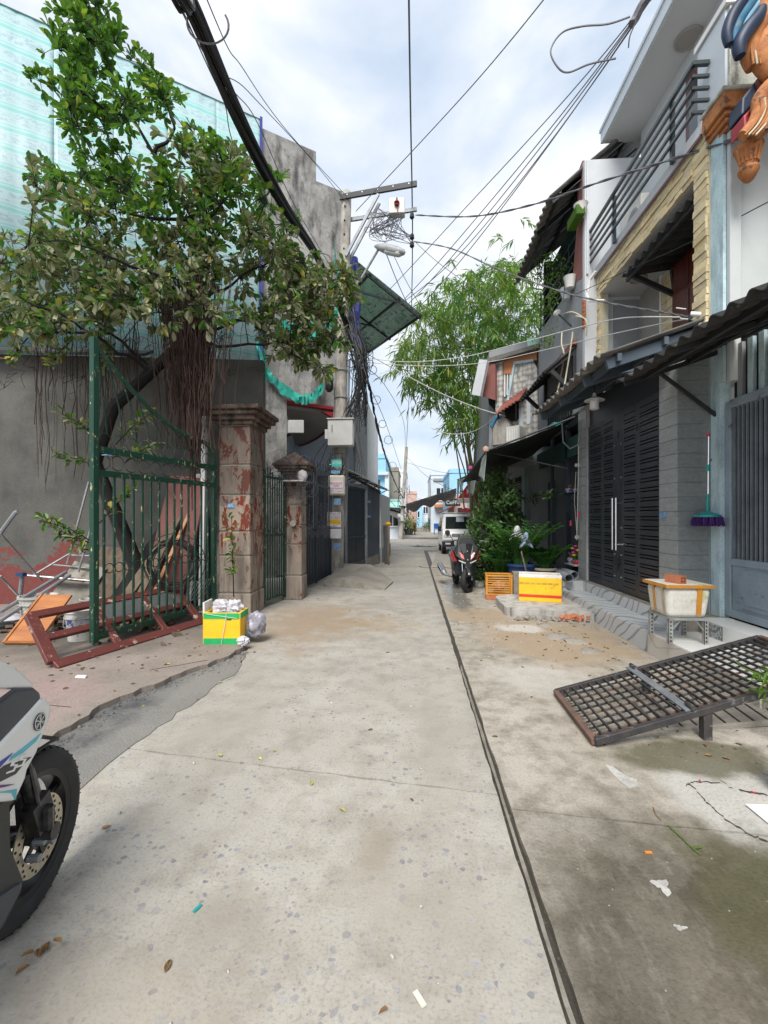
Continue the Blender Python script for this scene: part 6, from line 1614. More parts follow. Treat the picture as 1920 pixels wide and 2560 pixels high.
m = MB(); m.span((3.2, 11.52, 0), (7.2, 18.6, 2.9)); m.build('ground_floor', MT['mid_grey_wall'], fh)
m = MB(); m.span((3.06, 12.8, .2), (3.16, 14.6, 2.7)); lw = m.build('louvred_window', MT['black'], fh)
for k in range(26): piece('louvre', MT['wood'] if k % 4 == 1 else MT['mid_grey_wall'], lw, (3.04, 13.7, .85 + .068 * k), (.05, 1.75, .022), (0, .5, 0))
m = MB(); m.span((3.1, 12.75, 0), (3.18, 18.6, 3.3)); m.build('lower_wall', MT['stucco'], fh)

# ------------------------------------------------------------------ mop, box on stand, brick
mp = thing('mop', 'purple-headed mop with teal handle hung upside down by the aqua post', 'mop', (3.33, 5.12, 1.2))
a = onY(1771, 1084, 5.12); b = onY(1769, 1288, 5.12)
m = MB(); m.tube([a, b], .011, 8); m.build('handle', MT['chrome'], mp, smooth=True)
for f0, f1, mt, r in ((.0, .035, MT['print_red'], .02), (.38, .46, MT['teal_plastic'], .02), (.74, 1.0, MT['teal_plastic'], .016)):
    m = MB(); m.tube([a.lerp(b, f0), a.lerp(b, f1)], r, 10); m.build('grip', mt, mp, smooth=True)
m = MB(); m.lathe([(.02, .05), (.05, .03), (.125, .0), (.13, -.02), (.0, -.02)], b, 22); m.build('head_plate', MT['teal_plastic'], mp, smooth=True)
m = MB(); qq = random.Random(8)
for i in range(420):
    an = qq.random() * 6.283; r = .14 * math.sqrt(qq.random()); p = b + V((r * math.cos(an), r * math.sin(an), -.02)); e = b + V((r * 1.12 * math.cos(an) + qq.uniform(-.01, .01), r * 1.12 * math.sin(an), -.02 - qq.uniform(.06, .105)))
    m.tube([p, e], .005, 3)
o = m.build('head_fibres', MT['purple'], mp); o['kind'] = 'stuff'
m = MB(); m.tube([a.lerp(b, .36) + V((.0, 0, 0)), a.lerp(b, .33) + V((.05, .02, .02)), a.lerp(b, .33) + V((.06, .04, 0))], .006, 5); m.build('hook', MT['galv'], mp)

st = thing('slotted_stand', 'slotted angle iron stand on the tiled step', 'stand', (2.75, 4.8, .24)); sz = .24
for x, y in ((2.56, 4.60), (2.90, 4.60), (2.56, 4.95), (2.90, 4.95)):
    m = MB(); m.span((x - .02, y - .02, sz), (x - .016, y + .02, .49)); m.span((x - .02, y - .02, sz), (x + .02, y - .016, .49)); lg = m.build('leg', MT['slot'], st)
    for k in range(6): m = MB(); m.box((x, y - .0205, sz + .03 + .038 * k), (.012, .003, .018)); m.build('slot', MT['black'], lg)
    m = MB(); m.bar((x, y, .36), (x + (.1 if x < 2.7 else -.1), y, .48), .03, .006); m.build('gusset', MT['slot'], st)
for y in (4.59, 4.96): m = MB(); m.span((2.54, y - .015, .478), (2.92, y + .015, .5)); m.build('rail', MT['slot'], st)
for x in (2.56, 2.90): m = MB(); m.span((x - .015, 4.6, .478), (x + .015, 4.95, .498)); m.build('rail', MT['slot'], st)
bx = thing('foam_box', 'dirty white foam box taped with orange tape on the slotted stand', 'foam box', (2.73, 4.78, .5))
m = MB(); x0, x1, y0, y1 = 2.515, 2.945, 4.56, 4.98
P0 = [V((x0 + .03, y0 + .03, .50)), V((x1 - .03, y0 + .03, .50)), V((x1 - .03, y1 - .03, .50)), V((x0 + .03, y1 - .03, .50))]; P1 = [V((x0, y0, .80)), V((x1, y0, .80)), V((x1, y1, .80)), V((x0, y1, .80))]
m.add(P0 + P1, [(3,2,1,0),(4,5,6,7),(0,1,5,4),(1,2,6,5),(2,3,7,6),(3,0,4,7)]); m.build('body', MT['foam_dirty'], bx, bevel=.05, seg=4)
m = MB(); m.span((x0 - .015, y0 - .015, .80), (x1 + .015, y1 + .015, .838)); m.build('lid', MT['foam_dirty'], bx, bevel=.016, seg=3)
m = MB(); m.span((x0 - .018, y0 - .018, .803), (x1 + .018, y0 - .012, .836)); m.span((x0 - .018, y0 - .012, .803), (x0 - .012, y1 + .018, .836)); m.build('lid_tape', MT['tape'], bx)
m = MB(); m.prism([(2.80, y0 + .022, .53), (2.85, y0 + .022, .53), (2.85, y0 - .003, .80), (2.80, y0 - .003, .80)], (0, -.003, 0)); m.build('tape', MT['tape'], bx); m = MB(); m.prism([(x0 + .022, 4.80, .53), (x0 + .022, 4.84, .53), (x0 - .003, 4.84, .80), (x0 - .003, 4.80, .80)], (-.003, 0, 0)); m.build('tape', MT['tape'], bx)
m = MB(); m.prism([(x0 + .022, 4.63, .53), (x0 + .022, 4.67, .53), (x0 - .003, 4.67, .80), (x0 - .003, 4.63, .80)], (-.003, 0, 0)); m.build('tape', MT['tape_pale'], bx)
hb = thing('hollow_brick', 'orange hollow brick with four holes lying on the foam box lid', 'brick', (2.66, 4.66, .838))
rb = Euler((0, 0, math.radians(22))).to_matrix(); bc_ = V((2.66, 4.68, .878)); m = MB(); w, l, h = .085, .17, .08
for dx, dz, sx, szz in ((-.0365, 0, .012, h), (.0365, 0, .012, h), (0, 0, .010, h), (0, .034, .061, .012), (0, -.034, .061, .012), (0, 0, .061, .009)):
    if dx == 0 and sx == .061:
        for sgn in (-1, 1): m.box(bc_ + rb @ V((sgn * .0178, 0, dz)), (.0252, l, szz), rb)
    else: m.box(bc_ + rb @ V((dx, 0, dz)), (sx, l, szz), rb)
m.build('body', MT['brick'], hb)

# ------------------------------------------------------------------ welded grating ramp
gr = thing('steel_grating', 'black welded steel grating leaning up to the tiled step', 'grating', (2, 3.6, 0))
ga0, gb0 = V((1.19, 3.79, .035)), V((3.08, 4.15, .43)); gc0 = V((1.18, 2.97, .035)); lv = gb0 - ga0; wv = gc0 - ga0; gN = lv.cross(wv).normalized()
if gN.z < 0: gN = -gN
def GP(f, w, o=0.0): return ga0 + lv * f + wv * w + gN * o
for a, b in (((0, 0), (1, 0)), ((0, 1), (1, 1)), ((0, 0), (0, 1)), ((1, 0), (1, 1))):
    m = MB(); m.bar(GP(*a), GP(*b), .04, .045, gN); m.build('edge_angle', MT['iron'] if a[1] or b[1] == a[1] else MT['rust'], gr, bevel=.003)
for k in range(26):
    f = (k + 1) / 27
    if abs(f - .36) < .015: continue
    m = MB(); m.bar(GP(f, .02, .010), GP(f, .98, .010), .011, .020, gN); m.build('bar', MT['iron'], gr)
for k in range(8):
    w = (k + 1) / 9; m = MB(); m.bar(GP(.01, w, -.012), GP(.99, w, -.012), .014, .010, gN); m.build('cross_rod', MT['rust'] if k % 3 == 1 else MT['iron'], gr)
m = MB(); m.bar(GP(.36, -.06, .026), GP(.36, 1.0, .026), .055, .012, gN); m.build('strap', MT['galv'], gr)
for w in (-.05, .93): m = MB(); m.tube([GP(.37, w, .045), GP(.37, w + .10, .045)], .016, 8); m.build('hinge_pin', MT['iron'], gr)
m = MB(); p = GP(.42, .985, -.02); m.bar(p, V((p.x, p.y, -.005)), .055); m.build('leg', MT['iron'], gr); m = MB(); p = GP(.42, .03, -.02); m.bar(p, V((p.x, p.y, -.005)), .05); m.build('leg', MT['iron'], gr)
m = MB(); p = GP(.97, .5, -.02); m.bar(GP(.97, .02, -.03), GP(.97, .98, -.03), .04); m.build('rest', MT['iron'], gr)
# grooved concrete slab under it
gsl = thing('grooved_slab', 'grooved concrete slab tilted under the steel grating', 'slab', (2.2, 3.3, 0))
m = MB(); m.prism([(1.75, 3.22, -.03), (3.0, 3.40, .02), (3.0, 3.85, .06), (1.75, 3.66, .01)], (0, 0, .045)); m.build('body', MT['ramp'], gsl, bevel=.01)
for k in range(12):
    f = k / 11; a = V((1.79, 3.24, .018)).lerp(V((2.97, 3.41, .068)), f); m = MB(); m.bar(a, a + V((.0, .42, .037)), .014, .008); m.build('groove', MT['crackfill'], gsl)

# ------------------------------------------------------------------ broken slab, yellow foam box, crate
bs = thing('broken_slab', 'broken pale concrete slab with crumbled edge under the yellow foam box', 'slab', (2, 7.2, 0))
pts = [(1.42, 6.86), (1.6, 6.72), (1.95, 6.68), (2.3, 6.62), (2.58, 6.50), (2.62, 6.9), (2.60, 8.0), (1.7, 8.05), (1.44, 7.85), (1.40, 7.3)]
ep = []
for i in range(len(pts)): ep += jl(pts[i], pts[(i + 1) % len(pts)], 5, .02)
m = MB(); m.prism([V((p.x, p.y, -.02)) for p in ep], (0, 0, .15)); m.build('body', MT['slab'], bs)
m = MB(); qq = random.Random(12)
for i in range(40): s = qq.uniform(.02, .06); m.box((2.28 + qq.gauss(0, .10), 6.56 + qq.gauss(0, .03), .03 + qq.uniform(0, .05)), (s, s, s * .8), Euler((qq.random() * 3, qq.random() * 3, qq.random() * 3)).to_matrix())
m.build('rubble', MT['brick'], bs)
m = MB()
for i in range(60): s = qq.uniform(.02, .09); m.box((qq.uniform(1.5, 2.6), 6.6 + qq.gauss(0, .05), .01), (s * 1.4, s, s * .5), Euler((qq.random(), qq.random(), qq.random() * 3)).to_matrix())
m.build('spall', MT['slab_side'], bs)
yb = thing('foam_box', 'yellow foam box with red stripe standing on the broken slab', 'foam box', (2.07, 7.4, .13))
ry = Euler((0, 0, math.radians(-14))).to_matrix(); c0 = V((2.10, 7.53, .13)); w, d, h, th = .66, .40, .44, .035
m = MB()
for (cx, cy, sx, sy) in ((0, -d / 2 + th / 2, w, th), (0, d / 2 - th / 2, w, th), (-w / 2 + th / 2, 0, th, d - 2 * th - .002), (w / 2 - th / 2, 0, th, d - 2 * th - .002)): m.box(c0 + ry @ V((cx, cy, (h - .05) / 2)), (sx, sy, h - .05), ry)
m.box(c0 + UZ * .02, (w - .08, d - .08, .03), ry); m.build('body', MT['foam_yellow'], yb, bevel=.006)
m = MB()
for (cx, cy, sx, sy) in ((0, -d / 2 + th / 2, w + .006, th), (0, d / 2 - th / 2, w + .006, th), (-w / 2 + th / 2, 0, th, d - 2 * th), (w / 2 - th / 2, 0, th, d - 2 * th)): m.box(c0 + ry @ V((cx, cy, h - .025)), (sx, sy, .05), ry)
m.build('rim', MT['foam_white'], yb, bevel=.005)
m = MB(); m.box(c0 + ry @ V((0, -d / 2 - .002, .095)), (w - .004, .005, .045), ry); m.build('stripe', MT['foam_red'], yb)
for k in range(7): m = MB(); m.box(c0 + ry @ V((-.285 + .088 * k, -d / 2 - .002, .30)), (.076, .004, .028), ry); m.build('print', MT['print_tan'], yb)
cr = thing('plastic_crate', 'orange slatted plastic crate on bricks beside the scooter', 'crate', (1.55, 8.3, 0))
rc = Euler((0, 0, math.radians(-6))).to_matrix(); c1 = V((1.57, 8.33, .09)); w, d, h = .47, .34, .37
def CB(m, x, y, z, sx, sy, sz_): m.box(c1 + rc @ V((x, y, z)), (sx, sy, sz_), rc)
for sx in (-1, 1):
    for sy in (-1, 1): m = MB(); CB(m, sx * (w / 2 - .015), sy * (d / 2 - .015), h / 2, .03, .03, h); m.build('corner_post', MT['crate'], cr)
for z, hh in ((.012, .024), (.185, .022), (h - .015, .03)):
    m = MB(); CB(m, 0, -d / 2, z, w + .01, .012, hh); CB(m, 0, d / 2, z, w + .01, .012, hh); CB(m, -w / 2, 0, z, .012, d, hh); CB(m, w / 2, 0, z, .012, d, hh); m.build('band', MT['crate'], cr)
for z in (.06, .10, .14, .225, .265, .305):
    m = MB(); CB(m, 0, -d / 2 + .004, z, w - .02, .006, .016); m.build('slat', MT['crate'], cr); m = MB(); CB(m, -w / 2 + .004, 0, z, .006, d - .02, .016); CB(m, w / 2 - .004, 0, z, .006, d - .02, .016); CB(m, 0, d / 2 - .004, z, w - .02, .006, .016); m.build('slat', MT['crate'], cr)
m = MB(); CB(m, 0, 0, .01, w - .02, d - .02, .012); m.build('floor', MT['crate'], cr)
crumple(c1 + UZ * .13, .13, 9, MT['crate_fill'], 'pale sack of rubbish inside the orange crate', 'sack', .8)
for k, (x, y) in enumerate(((1.42, 8.22), (1.66, 8.16), (1.45, 8.45), (1.72, 8.42))):
    m = MB(); m.box((x, y, .045), (.19, .09, .088), rc); tag(m.build('brick', MT['brick'], bevel=.005), 'orange brick under the plastic crate', 'brick', 'bricks under the orange crate')
m = MB(); m.span((1.84, 8.30, 0), (2.0, 8.46, .50)); tag(m.build('concrete_stub', MT['slab_side'], bevel=.01), 'short concrete post between the crate and the yellow foam box', 'post')
# raised planting kerb
m = MB(); m.span((1.86, 8.48, -.02), (3.09, 12.7, .22)); tag(m.build('planting_kerb', MT['slab_side'], bevel=.02), 'raised concrete kerb below the shop plants', 'kerb')
for k, (a, b) in enumerate(((V((2.66, 7.75, .465)), V((2.86, 9.3, .43))), (V((2.86, 8.05, .475)), V((2.95, 9.4, .44))))):
    t = thing('pvc_pipe', ('longer grey plastic pipe resting on the step end' if k == 0 else 'shorter grey plastic pipe resting beside the shop shelf'), 'pipe', a); d_ = (b - a).normalized()
    m = MB(); m.tube([a, b], .07, 16, cap=False); o = m.build('wall', MT['pvc'], t, smooth=True, solid=.008)
# shop shelf goods
def shelf(px, py, X, lab):
    p = onX(px, py, X); t = thing('altar_shelf', lab, 'shelf', p); m = MB(); m.span((p.x - .02, p.y - .28, p.z - .02), (p.x + .28, p.y + .28, p.z)); m.build('board', MT['navy_dark'] if py < 1300 else MT['slab'], t); m = MB(); m.bar((p.x + .25, p.y, p.z - .01), (p.x + .25, p.y, p.z - .35), .03); m.bar((p.x, p.y + .1, p.z - .02), (p.x + .25, p.y + .1, p.z - .3), .02); m.build('bracket', MT['navy_dark'], t); return p
s1 = shelf(1418, 1232, 3.05, 'small dark shelf with incense bowls on the shop post'); s2 = shelf(1424, 1409, 2.95, 'low pale shelf with incense bowl and artificial flowers')
def bowl(p, r, lab, mat):
    t = thing('incense_bowl', lab, 'bowl', p); m = MB(); m.lathe([(r * .7, 0), (r, r * .8), (r, r * 1.3), (r * .88, r * 1.3), (r * .8, r * .9)], p, 16); m.build('bowl', mat, t, smooth=True)
    m = MB()
    for i in range(16): a = V(p) + V((R.uniform(-.5, .5) * r, R.uniform(-.5, .5) * r, r)); m.tube([a, a + V((R.uniform(-.02, .02), R.uniform(-.02, .02), r * 1.4))], .003, 3)
    m.build('incense_sticks', MT['clay'], t)
bowl(s1 + V((.08, .12, 0)), .07, 'blue white incense bowl on the small dark shelf', MT['china']); bowl(s1 + V((.1, -.16, 0)), .05, 'small blue white cup at the end of the dark shelf', MT['china']); bowl(s2 + V((.08, .14, 0)), .075, 'pink white incense bowl on the low pale shelf', MT['china'])
fl = thing('artificial_flowers', 'pot of red, pink and yellow artificial flowers on the low shelf', 'flowers', s2 + V((.1, -.15, 0))); p = s2 + V((.08, -.14, 0))
m = MB(); m.lathe([(.05, 0), (.07, .06), (.06, .08)], p, 12); m.build('pot', MT['print_red'], fl, smooth=True)
for i in range(13):
    an, rr_ = R.random() * 6.28, .11 * math.sqrt(R.random()); c = p + V((rr_ * math.cos(an), rr_ * math.sin(an), .16 + R.uniform(0, .2)))
    m = MB(); m.lathe([(.001, -.02), (.03, -.008), (.036, .008), (.001, .024)], c, 7); m.build('bloom', (MT['flower_red'], MT['flower_yellow'], MT['flower_pink'])[i % 3], fl, smooth=True)
m = MB()
for i in range(60): leafmb(m, p + V((R.gauss(0, .04), R.gauss(0, .04), .08 + R.random() * .12)), rnd_dir(R, .3), UZ, .07, .03)
m.build('leaves', MT['leaf_gloss'], fl)
for py, lab in ((1163, 'upper white power strip on the shop pier'), (1343, 'lower white power strip on the shop pier')):
    p = onX(1443, py, 3.0); m = MB(); m.box(p + V((.06, 0, 0)), (.2, .03, .06)); tag(m.build('power_strip', MT['box_white'], bevel=.006), lab, 'power strip')
m = MB(); m.tube([onX(1405, 1058, 2.75), onX(1408, 1105, 2.75), onX(1425, 1122, 2.78), onX(1445, 1112, 2.82), onX(1450, 1090, 2.85)], .014, 6); tag(m.build('hose_loop', MT['pvc'], smooth=True), 'grey hose loop hanging under the black awning end', 'hose')
m = MB(); m.tube([onX(1446, 1100, 2.98), onX(1446, 1180, 2.98), onX(1444, 1270, 2.98), onX(1442, 1350, 2.98)], .008, 5); m.tube([onX(1440, 1180, 2.98), onX(1436, 1250, 2.98), onX(1443, 1345, 2.98)], .005, 4); tag(m.build('hanging_cable', MT['wire_white'], smooth=True), 'white cable hanging down the shop pier', 'cable')
for k, (x, y) in enumerate(((1447, 1287), (1427, 1308))):
    m = MB(); p = onX(x, y, 2.97); m.tube([p - UZ * .05, p + UZ * .05], .02, 8); tag(m.build('red_lantern', MT['flower_red'], smooth=True), ('tiny red charm hanging from the white cable' if k == 0 else 'tiny red charm hanging inside the dark shop'), 'charm')
# ------------------------------------------------------------------ far houses
def fbox(t, name, mat, x0, y0, z0, x1, y1, z1, bev=0):
    m = MB(); m.span((x0, y0, z0), (x1, y1, z1)); return m.build(name, mat, t, bevel=bev)
def far_house(label, x0, x1, y0, y1, h, mat, wins=(), extra=None, name='far_house'):
    t = thing(name, label, 'house', ((x0 + x1) / 2, (y0 + y1) / 2, 0))
    fbox(t, 'wall', mat, x0, y0, -.05, x1, y1, h)
    fbox(t, 'parapet', mat, x0 - .06, y0 - .06, h - .35, x1 + .06, y1, h - .22)
    for (a, b, c, d, side) in wins:
        if side == 'f': w = fbox(t, 'window', MT['glass'], a, y0 - .04, c, b, y0 - .005, d); fbox(w, 'sill', MT['white_wall'], a - .08, y0 - .12, c - .1, b + .08, y0 - .04, c - .01); fbox(w, 'mullion', MT['white_wall'], (a + b) / 2 - .04, y0 - .06, c, (a + b) / 2 + .04, y0 - .041, d)
        else:
            X = x1 if side == 'r' else x0; s = 1 if side == 'r' else -1
            w = fbox(t, 'window', MT['glass'], X + s * .005, a, c, X + s * .04, b, d); fbox(w, 'sill', MT['white_wall'], X + s * .005, a - .08, c - .1, X + s * .12, b + .08, c - .01)
    return t
bh = far_house('sky blue house with balcony beyond the crossing', -9, -2.15, 33.5, 41, 6.4, MT['sky_blue_house'], [(-3.6, -2.6, 3.0, 4.4, 'f'), (-6, -4.6, 3.0, 4.4, 'f')])
fbox(bh, 'balcony_slab', MT['sky_blue_house'], -9, 32.6, 2.75, -1.95, 33.5, 2.9); fbox(bh, 'cornice', MT['pale_house'], -9, 33.0, 4.75, -1.95, 33.5, 4.95); fbox(bh, 'side_pier', MT['pale_house'], -2.2, 33.2, 0, -1.9, 34.2, 5.0)
far_house('bare brown rendered block behind the sky blue house', -2.6, -1.35, 38, 44, 5.9, MT['brown_house'], [(39, 40.2, 2.4, 3.8, 'r')])
mh = far_house('low white house with mint roof at the far corner', -3.4, -.98, 31.6, 37, 2.4, MT['pale_house'], [(-1.9, -1.15, .95, 1.75, 'f')])
m = MB(); m.prism([(-3.6, 30.9, 2.35), (-.75, 30.9, 2.2), (-.8, 37.2, 3.0), (-3.6, 37.2, 3.1)], (0, 0, .08)); m.build('roof', MT['mint_roof'], mh)
m = MB(); m.prism([(-2.2, 30.8, 2.0), (-.95, 30.4, 1.35), (-.95, 31.5, 1.9), (-2.2, 31.5, 2.3)], (0, 0, .04)); m.build('awning', MT['shade_cloth'], mh)
far_house('pale white upper block behind the far pole', -3.0, -.8, 46, 54, 6.6, MT['white_wall'], [(47, 48.5, 3.2, 4.8, 'r')])
far_house('pink grey far house down the left of the lane', -1.6, .35, 58, 66, 5.0, MT['pink_house'], [(59, 60.5, 2.6, 4.0, 'r'), (62, 63.5, 2.6, 4.0, 'r')])
far_house('small blue house far down the left of the lane', -.6, 1.35, 74, 84, 4.2, MT['sky_blue_house'], [(.2, .9, 1.6, 2.6, 'f')])
wh2 = far_house('pale white three-storey house on the far right', 1.75, 3.7, 46, 56, 6.3, MT['pale_house'], [(2.35, 3.2, 3.35, 4.6, 'f'), (47, 48.5, 3.2, 4.6, 'l')])
fbox(wh2, 'roof_band', MT['mid_grey_wall'], 2.0, 45.85, 5.35, 3.75, 46, 5.6); fbox(wh2, 'balcony', MT['orange_panel'], 2.1, 45.2, 2.6, 3.7, 46, 2.9)
lb = far_house('light blue house behind the coffee sign', 2.95, 6.5, 37, 45, 5.6, MT['sky_blue_house'], [(38, 39.5, 2.9, 4.2, 'l')])
pk = far_house('pink shop with tiled awning by the coffee sign', 2.75, 6.5, 30.5, 36.5, 3.1, MT['pink_house'], [(3.0, 3.7, .9, 2.2, 'f')])
m = MB(); m.prism([(1.9, 30.2, 1.9), (2.8, 30.2, 2.3), (2.8, 36, 2.3), (1.9, 36, 1.9)], (0, 0, .05)); m.build('awning', MT['roof_red'], pk)
far_house('far pale house closing the lane', 1.35, 4.2, 84, 95, 5.5, MT['pale_house'], [(1.8, 2.6, 2.4, 3.6, 'f')])
far_house('grey house beside the parked van', 3.1, 7, 19.3, 26, 3.6, MT['light_grey_wall'], [(20.2, 21.6, 1.0, 2.2, 'l')])
m = MB(); m.quad((-120, 130, -1), (120, 130, -1), (120, 131, 4.5), (-120, 131, 4.5))
fr_ = m.build('far_treeline', MT['leaf_bush'], kind='stuff'); tag(fr_, 'low dark line of far trees beyond the roofs', 'trees')
# far pole
fp = thing('utility_pole', 'slim concrete pole standing at the far crossing', 'utility pole', (-.93, 31, 0))
m = MB(); m.tube([(-.95, 31, -.02), (-.75, 31, 3), (-.52, 31, 6.5)], [.17, .14, .11], 10); m.build('shaft', MT['pole'], fp, smooth=True)
for c_ in ((-.93, 30.8, 1.55), (-.72, 30.8, 2.6)): m = MB(); m.box(c_, (.4, .2, .5)); m.build('box', MT['box_white'], fp)
m = MB(); qq = random.Random(2)
for i in range(26): a = V((-.75 + qq.gauss(0, .18), 30.9 + qq.uniform(-.2, .2), qq.uniform(1.7, 3.4))); m.tube([a, a + V((qq.gauss(0, .25), 0, qq.uniform(-.3, .5))), a + V((qq.gauss(0, .3), 0, qq.uniform(-.8, .6)))], .02, 4)
m.build('cable_knot', MT['cable'], fp)
# shade cloth across the lane
m = MB(); cloth(m, V((-.55, 29.6, 2.45)), V((2.75, 28.8, 3.45)), V((-.4, 31.8, 2.6)), V((2.9, 31.2, 3.5)), .75, 24, 10, .03, 6)
tag(m.build('shade_cloth', MT['shade_cloth'], smooth=True, solid=.004), 'sagging grey shade cloth strung across the far lane', 'shade cloth')
# signs
cs = thing('shop_sign', 'dark hanging sign reading coffee in white letters', 'sign', (2.35, 27, 2.2)); a = onY(1113, 1265, 27); b = onY(1151, 1247, 27)
m = MB(); m.span((a.x, 27, a.z), (b.x, 27.08, b.z)); m.build('board', MT['print_black'], cs, bevel=.02); m = MB(); m.bar((a.x, 27.04, b.z), (a.x, 27.04, b.z + .9), .05); m.bar((b.x, 27.04, b.z), (b.x, 27.04, b.z + .9), .05); m.bar((a.x, 27.04, b.z + .35), (b.x, 27.04, b.z + .35), .05); m.build('hanger', MT['dark_steel'], cs)
tx = text('CoFFe', 'lettering', MT['print_white'], ((a.x + b.x) / 2, 26.99, (a.z + b.z) / 2 - .01), .30, FR, cs, bold=True)
rs = thing('shop_sign', 'slanting red shop sign with white lettering above the van', 'sign', (2.75, 22.5, 2.5)); a = onY(1150, 1245, 22.5); b = onY(1196, 1213, 22.5)
m = MB(); m.prism([(a.x - .1, 22.5, a.z), (b.x, 22.5, a.z), (b.x, 22.5, b.z + .05), (a.x + .35, 22.5, b.z)], (0, .12, 0)); m.build('board', MT['sign_red'], rs)
m = MB(); m.prism([(a.x - .2, 22.48, a.z - .25), (b.x, 22.48, a.z - .25), (b.x, 22.48, a.z - .02), (a.x - .1, 22.48, a.z - .02)], (0, .12, 0)); m.build('lower_board', MT['paper'], rs)
text('Kin', 'lettering', MT['print_white'], ((a.x + b.x) / 2 + .1, 22.49, (a.z + b.z) / 2), .36, FR, rs, bold=True)
m = MB(); m.bar((b.x - .05, 22.6, 0), (b.x - .05, 22.6, b.z), .07); m.build('post', MT['dark_steel'], rs)
m = MB(); a = onY(1153, 1287, 24); m.span((a.x, 24, a.z), (a.x + .5, 24.06, a.z + .35)); tag(m.build('shop_sign', MT['print_red']), 'small crimson sign board above the van roof', 'sign')
# ------------------------------------------------------------------ plants
def potplant(name, label, p, r, h, potm, leafm, n, spread, L0, L1, up=.4, blade=False, seed=1, height=None, cat='plant'):
    t = thing(name, label, cat, p); qq = random.Random(seed); p = V(p)
    m = MB(); m.lathe([(r * .72, 0), (r, h), (r * 1.1, h), (r * 1.1, h + .03), (r * .9, h + .03), (r * .85, h - .03), (.001, h - .03)], p, 16); m.build('pot', potm, t, smooth=True)
    m = MB(); st_ = MB(); height = height or spread
    for i in range(n):
        d = rnd_dir(qq, up); c = p + UZ * (h + .02) + V((d.x * spread, d.y * spread, abs(d.z) * height)) * qq.uniform(.25, 1)
        if i % 6 == 0: st_.tube([p + UZ * h, (p + UZ * h).lerp(c, .5) + UZ * .05, c], .006, 4, cap=False)
        (bladembb if blade else leafmb)(m, c, rnd_dir(qq, .1) + d * .6, UZ + rnd_dir(qq) * .4, qq.uniform(L0, L1), qq.uniform(L0, L1) * (.12 if blade else .45))
    o = m.build('foliage', leafm, t); o['kind'] = 'stuff'
    if st_.v: st_.build('stem', MT['bark'], t)
    return t
potplant('potted_palm', 'big potted palm by the far pole', gd(1022, 1337), .45, .5, MT['pot_grey'], MT['leaf_lime'], 260, 1.0, .35, .8, .5, True, 3, 1.5)
potplant('potted_shrub', 'dark shrub in a pot at the white corner house', gd(981, 1345), .3, .25, MT['clay'], MT['leaf_bush'], 220, .4, .1, .2, .5, False, 4, .9)
potplant('potted_shrub', 'bright yellow green shrub on the far right of the lane', gd(1091, 1330), .3, .4, MT['clay'], MT['leaf_lime'], 420, .65, .15, .3, .6, False, 5, 1.7)
potplant('potted_shrub', 'dark green shrub beside the far yellow green shrub', gd(1077, 1329), .3, .35, MT['clay'], MT['leaf_bush'], 320, .55, .15, .3, .6, False, 6, 1.2)
potplant('potted_shrub', 'small grassy potted plant in the far lane', gd(1062, 1329), .25, .3, MT['pail'], MT['leaf_lime'], 160, .4, .2, .4, .6, True, 7, .7)
bc2 = thing('plastic_chair', 'blue plastic chair at the far right of the lane', 'chair', gd(1091, 1336)); p = gd(1091, 1336)
m = MB(); m.box(p + UZ * .45, (.45, .45, .04)); m.build('seat', MT['chair_blue'], bc2); m = MB(); m.box(p + V((0, .22, .75)), (.45, .05, .5)); m.build('backrest', MT['chair_blue'], bc2)
for sx in (-1, 1):
    for sy in (-1, 1): m = MB(); m.bar(p + V((sx * .2, sy * .2, 0)), p + V((sx * .18, sy * .18, .45)), .04); m.build('leg', MT['chair_blue'], bc2)
for k, (x, y) in enumerate(((1037, 1326), (1042, 1304), (1050, 1303), (1057, 1304))):
    p = gd(x, y + 10 if k == 0 else 1312); t = thing('parked_scooter', ['red scooter parked by the big potted palm', 'far red scooter parked outside the pink grey house', 'far dark scooter in the middle of the lane', 'far scooter by the closing house'][k], 'scooter', p); s = 1.0
    for dy in (-.55, .6): m = MB(); m.tube([p + V((-.05, dy, .25)), p + V((.05, dy, .25))], .25, 12); m.build('wheel', MT['tyre'], t)
    m = MB(); m.tube([p + V((0, -.55, .45)), p + V((0, -.35, .95)), p + V((0, -.3, 1.0))], .13, 8); m.tube([p + V((0, -.3, .4)), p + V((0, .1, .45)), p + V((0, .7, .75))], .16, 8); m.build('body', MT['red_paint'] if k < 2 else MT['black_paint'], t, smooth=True)
    m = MB(); m.tube([p + V((-.32, -.32, 1.05)), p + V((.32, -.32, 1.05))], .03, 6); m.build('handlebar', MT['black_plastic'], t)
# bamboo
bb = thing('bamboo_clump', 'tall bamboo clump arching over the right side of the lane', 'bamboo', (2.9, 19.0, 0)); q = random.Random(31)
bpoly = [(850,805),(885,700),(905,645),(950,625),(985,590),(1040,575),(1090,560),(1120,545),(1135,600),(1170,640),(1225,640),(1235,700),(1140,760),(1075,800),(1065,880),(1065,915),(1010,955),(980,940),(940,880),(905,845),(860,825)]
cul = MB(); nodes_b = []
for i in range(34):
    b0 = V((2.9 + q.gauss(0, .35), 18.8 + q.gauss(0, .6), 0)); tx_, ty_ = q.choice([(900, 690), (960, 640), (1040, 590), (1110, 570), (880, 800), (930, 760), (1000, 720), (1080, 680), (1160, 650), (950, 850), (1010, 880)])
    tip = D(tx_ + q.gauss(0, 30), ty_ + q.gauss(0, 25), q.uniform(16, 20)); pts = []
    for k in range(9):
        f = k / 8; p = b0.lerp(tip, f ** 1.35); p.z = b0.z + (tip.z - b0.z) * (1 - (1 - f) ** 1.6); pts.append(p)
    cul.tube(pts, [.045 - .037 * k / 8 for k in range(9)], 6); nodes_b += pts[3:]
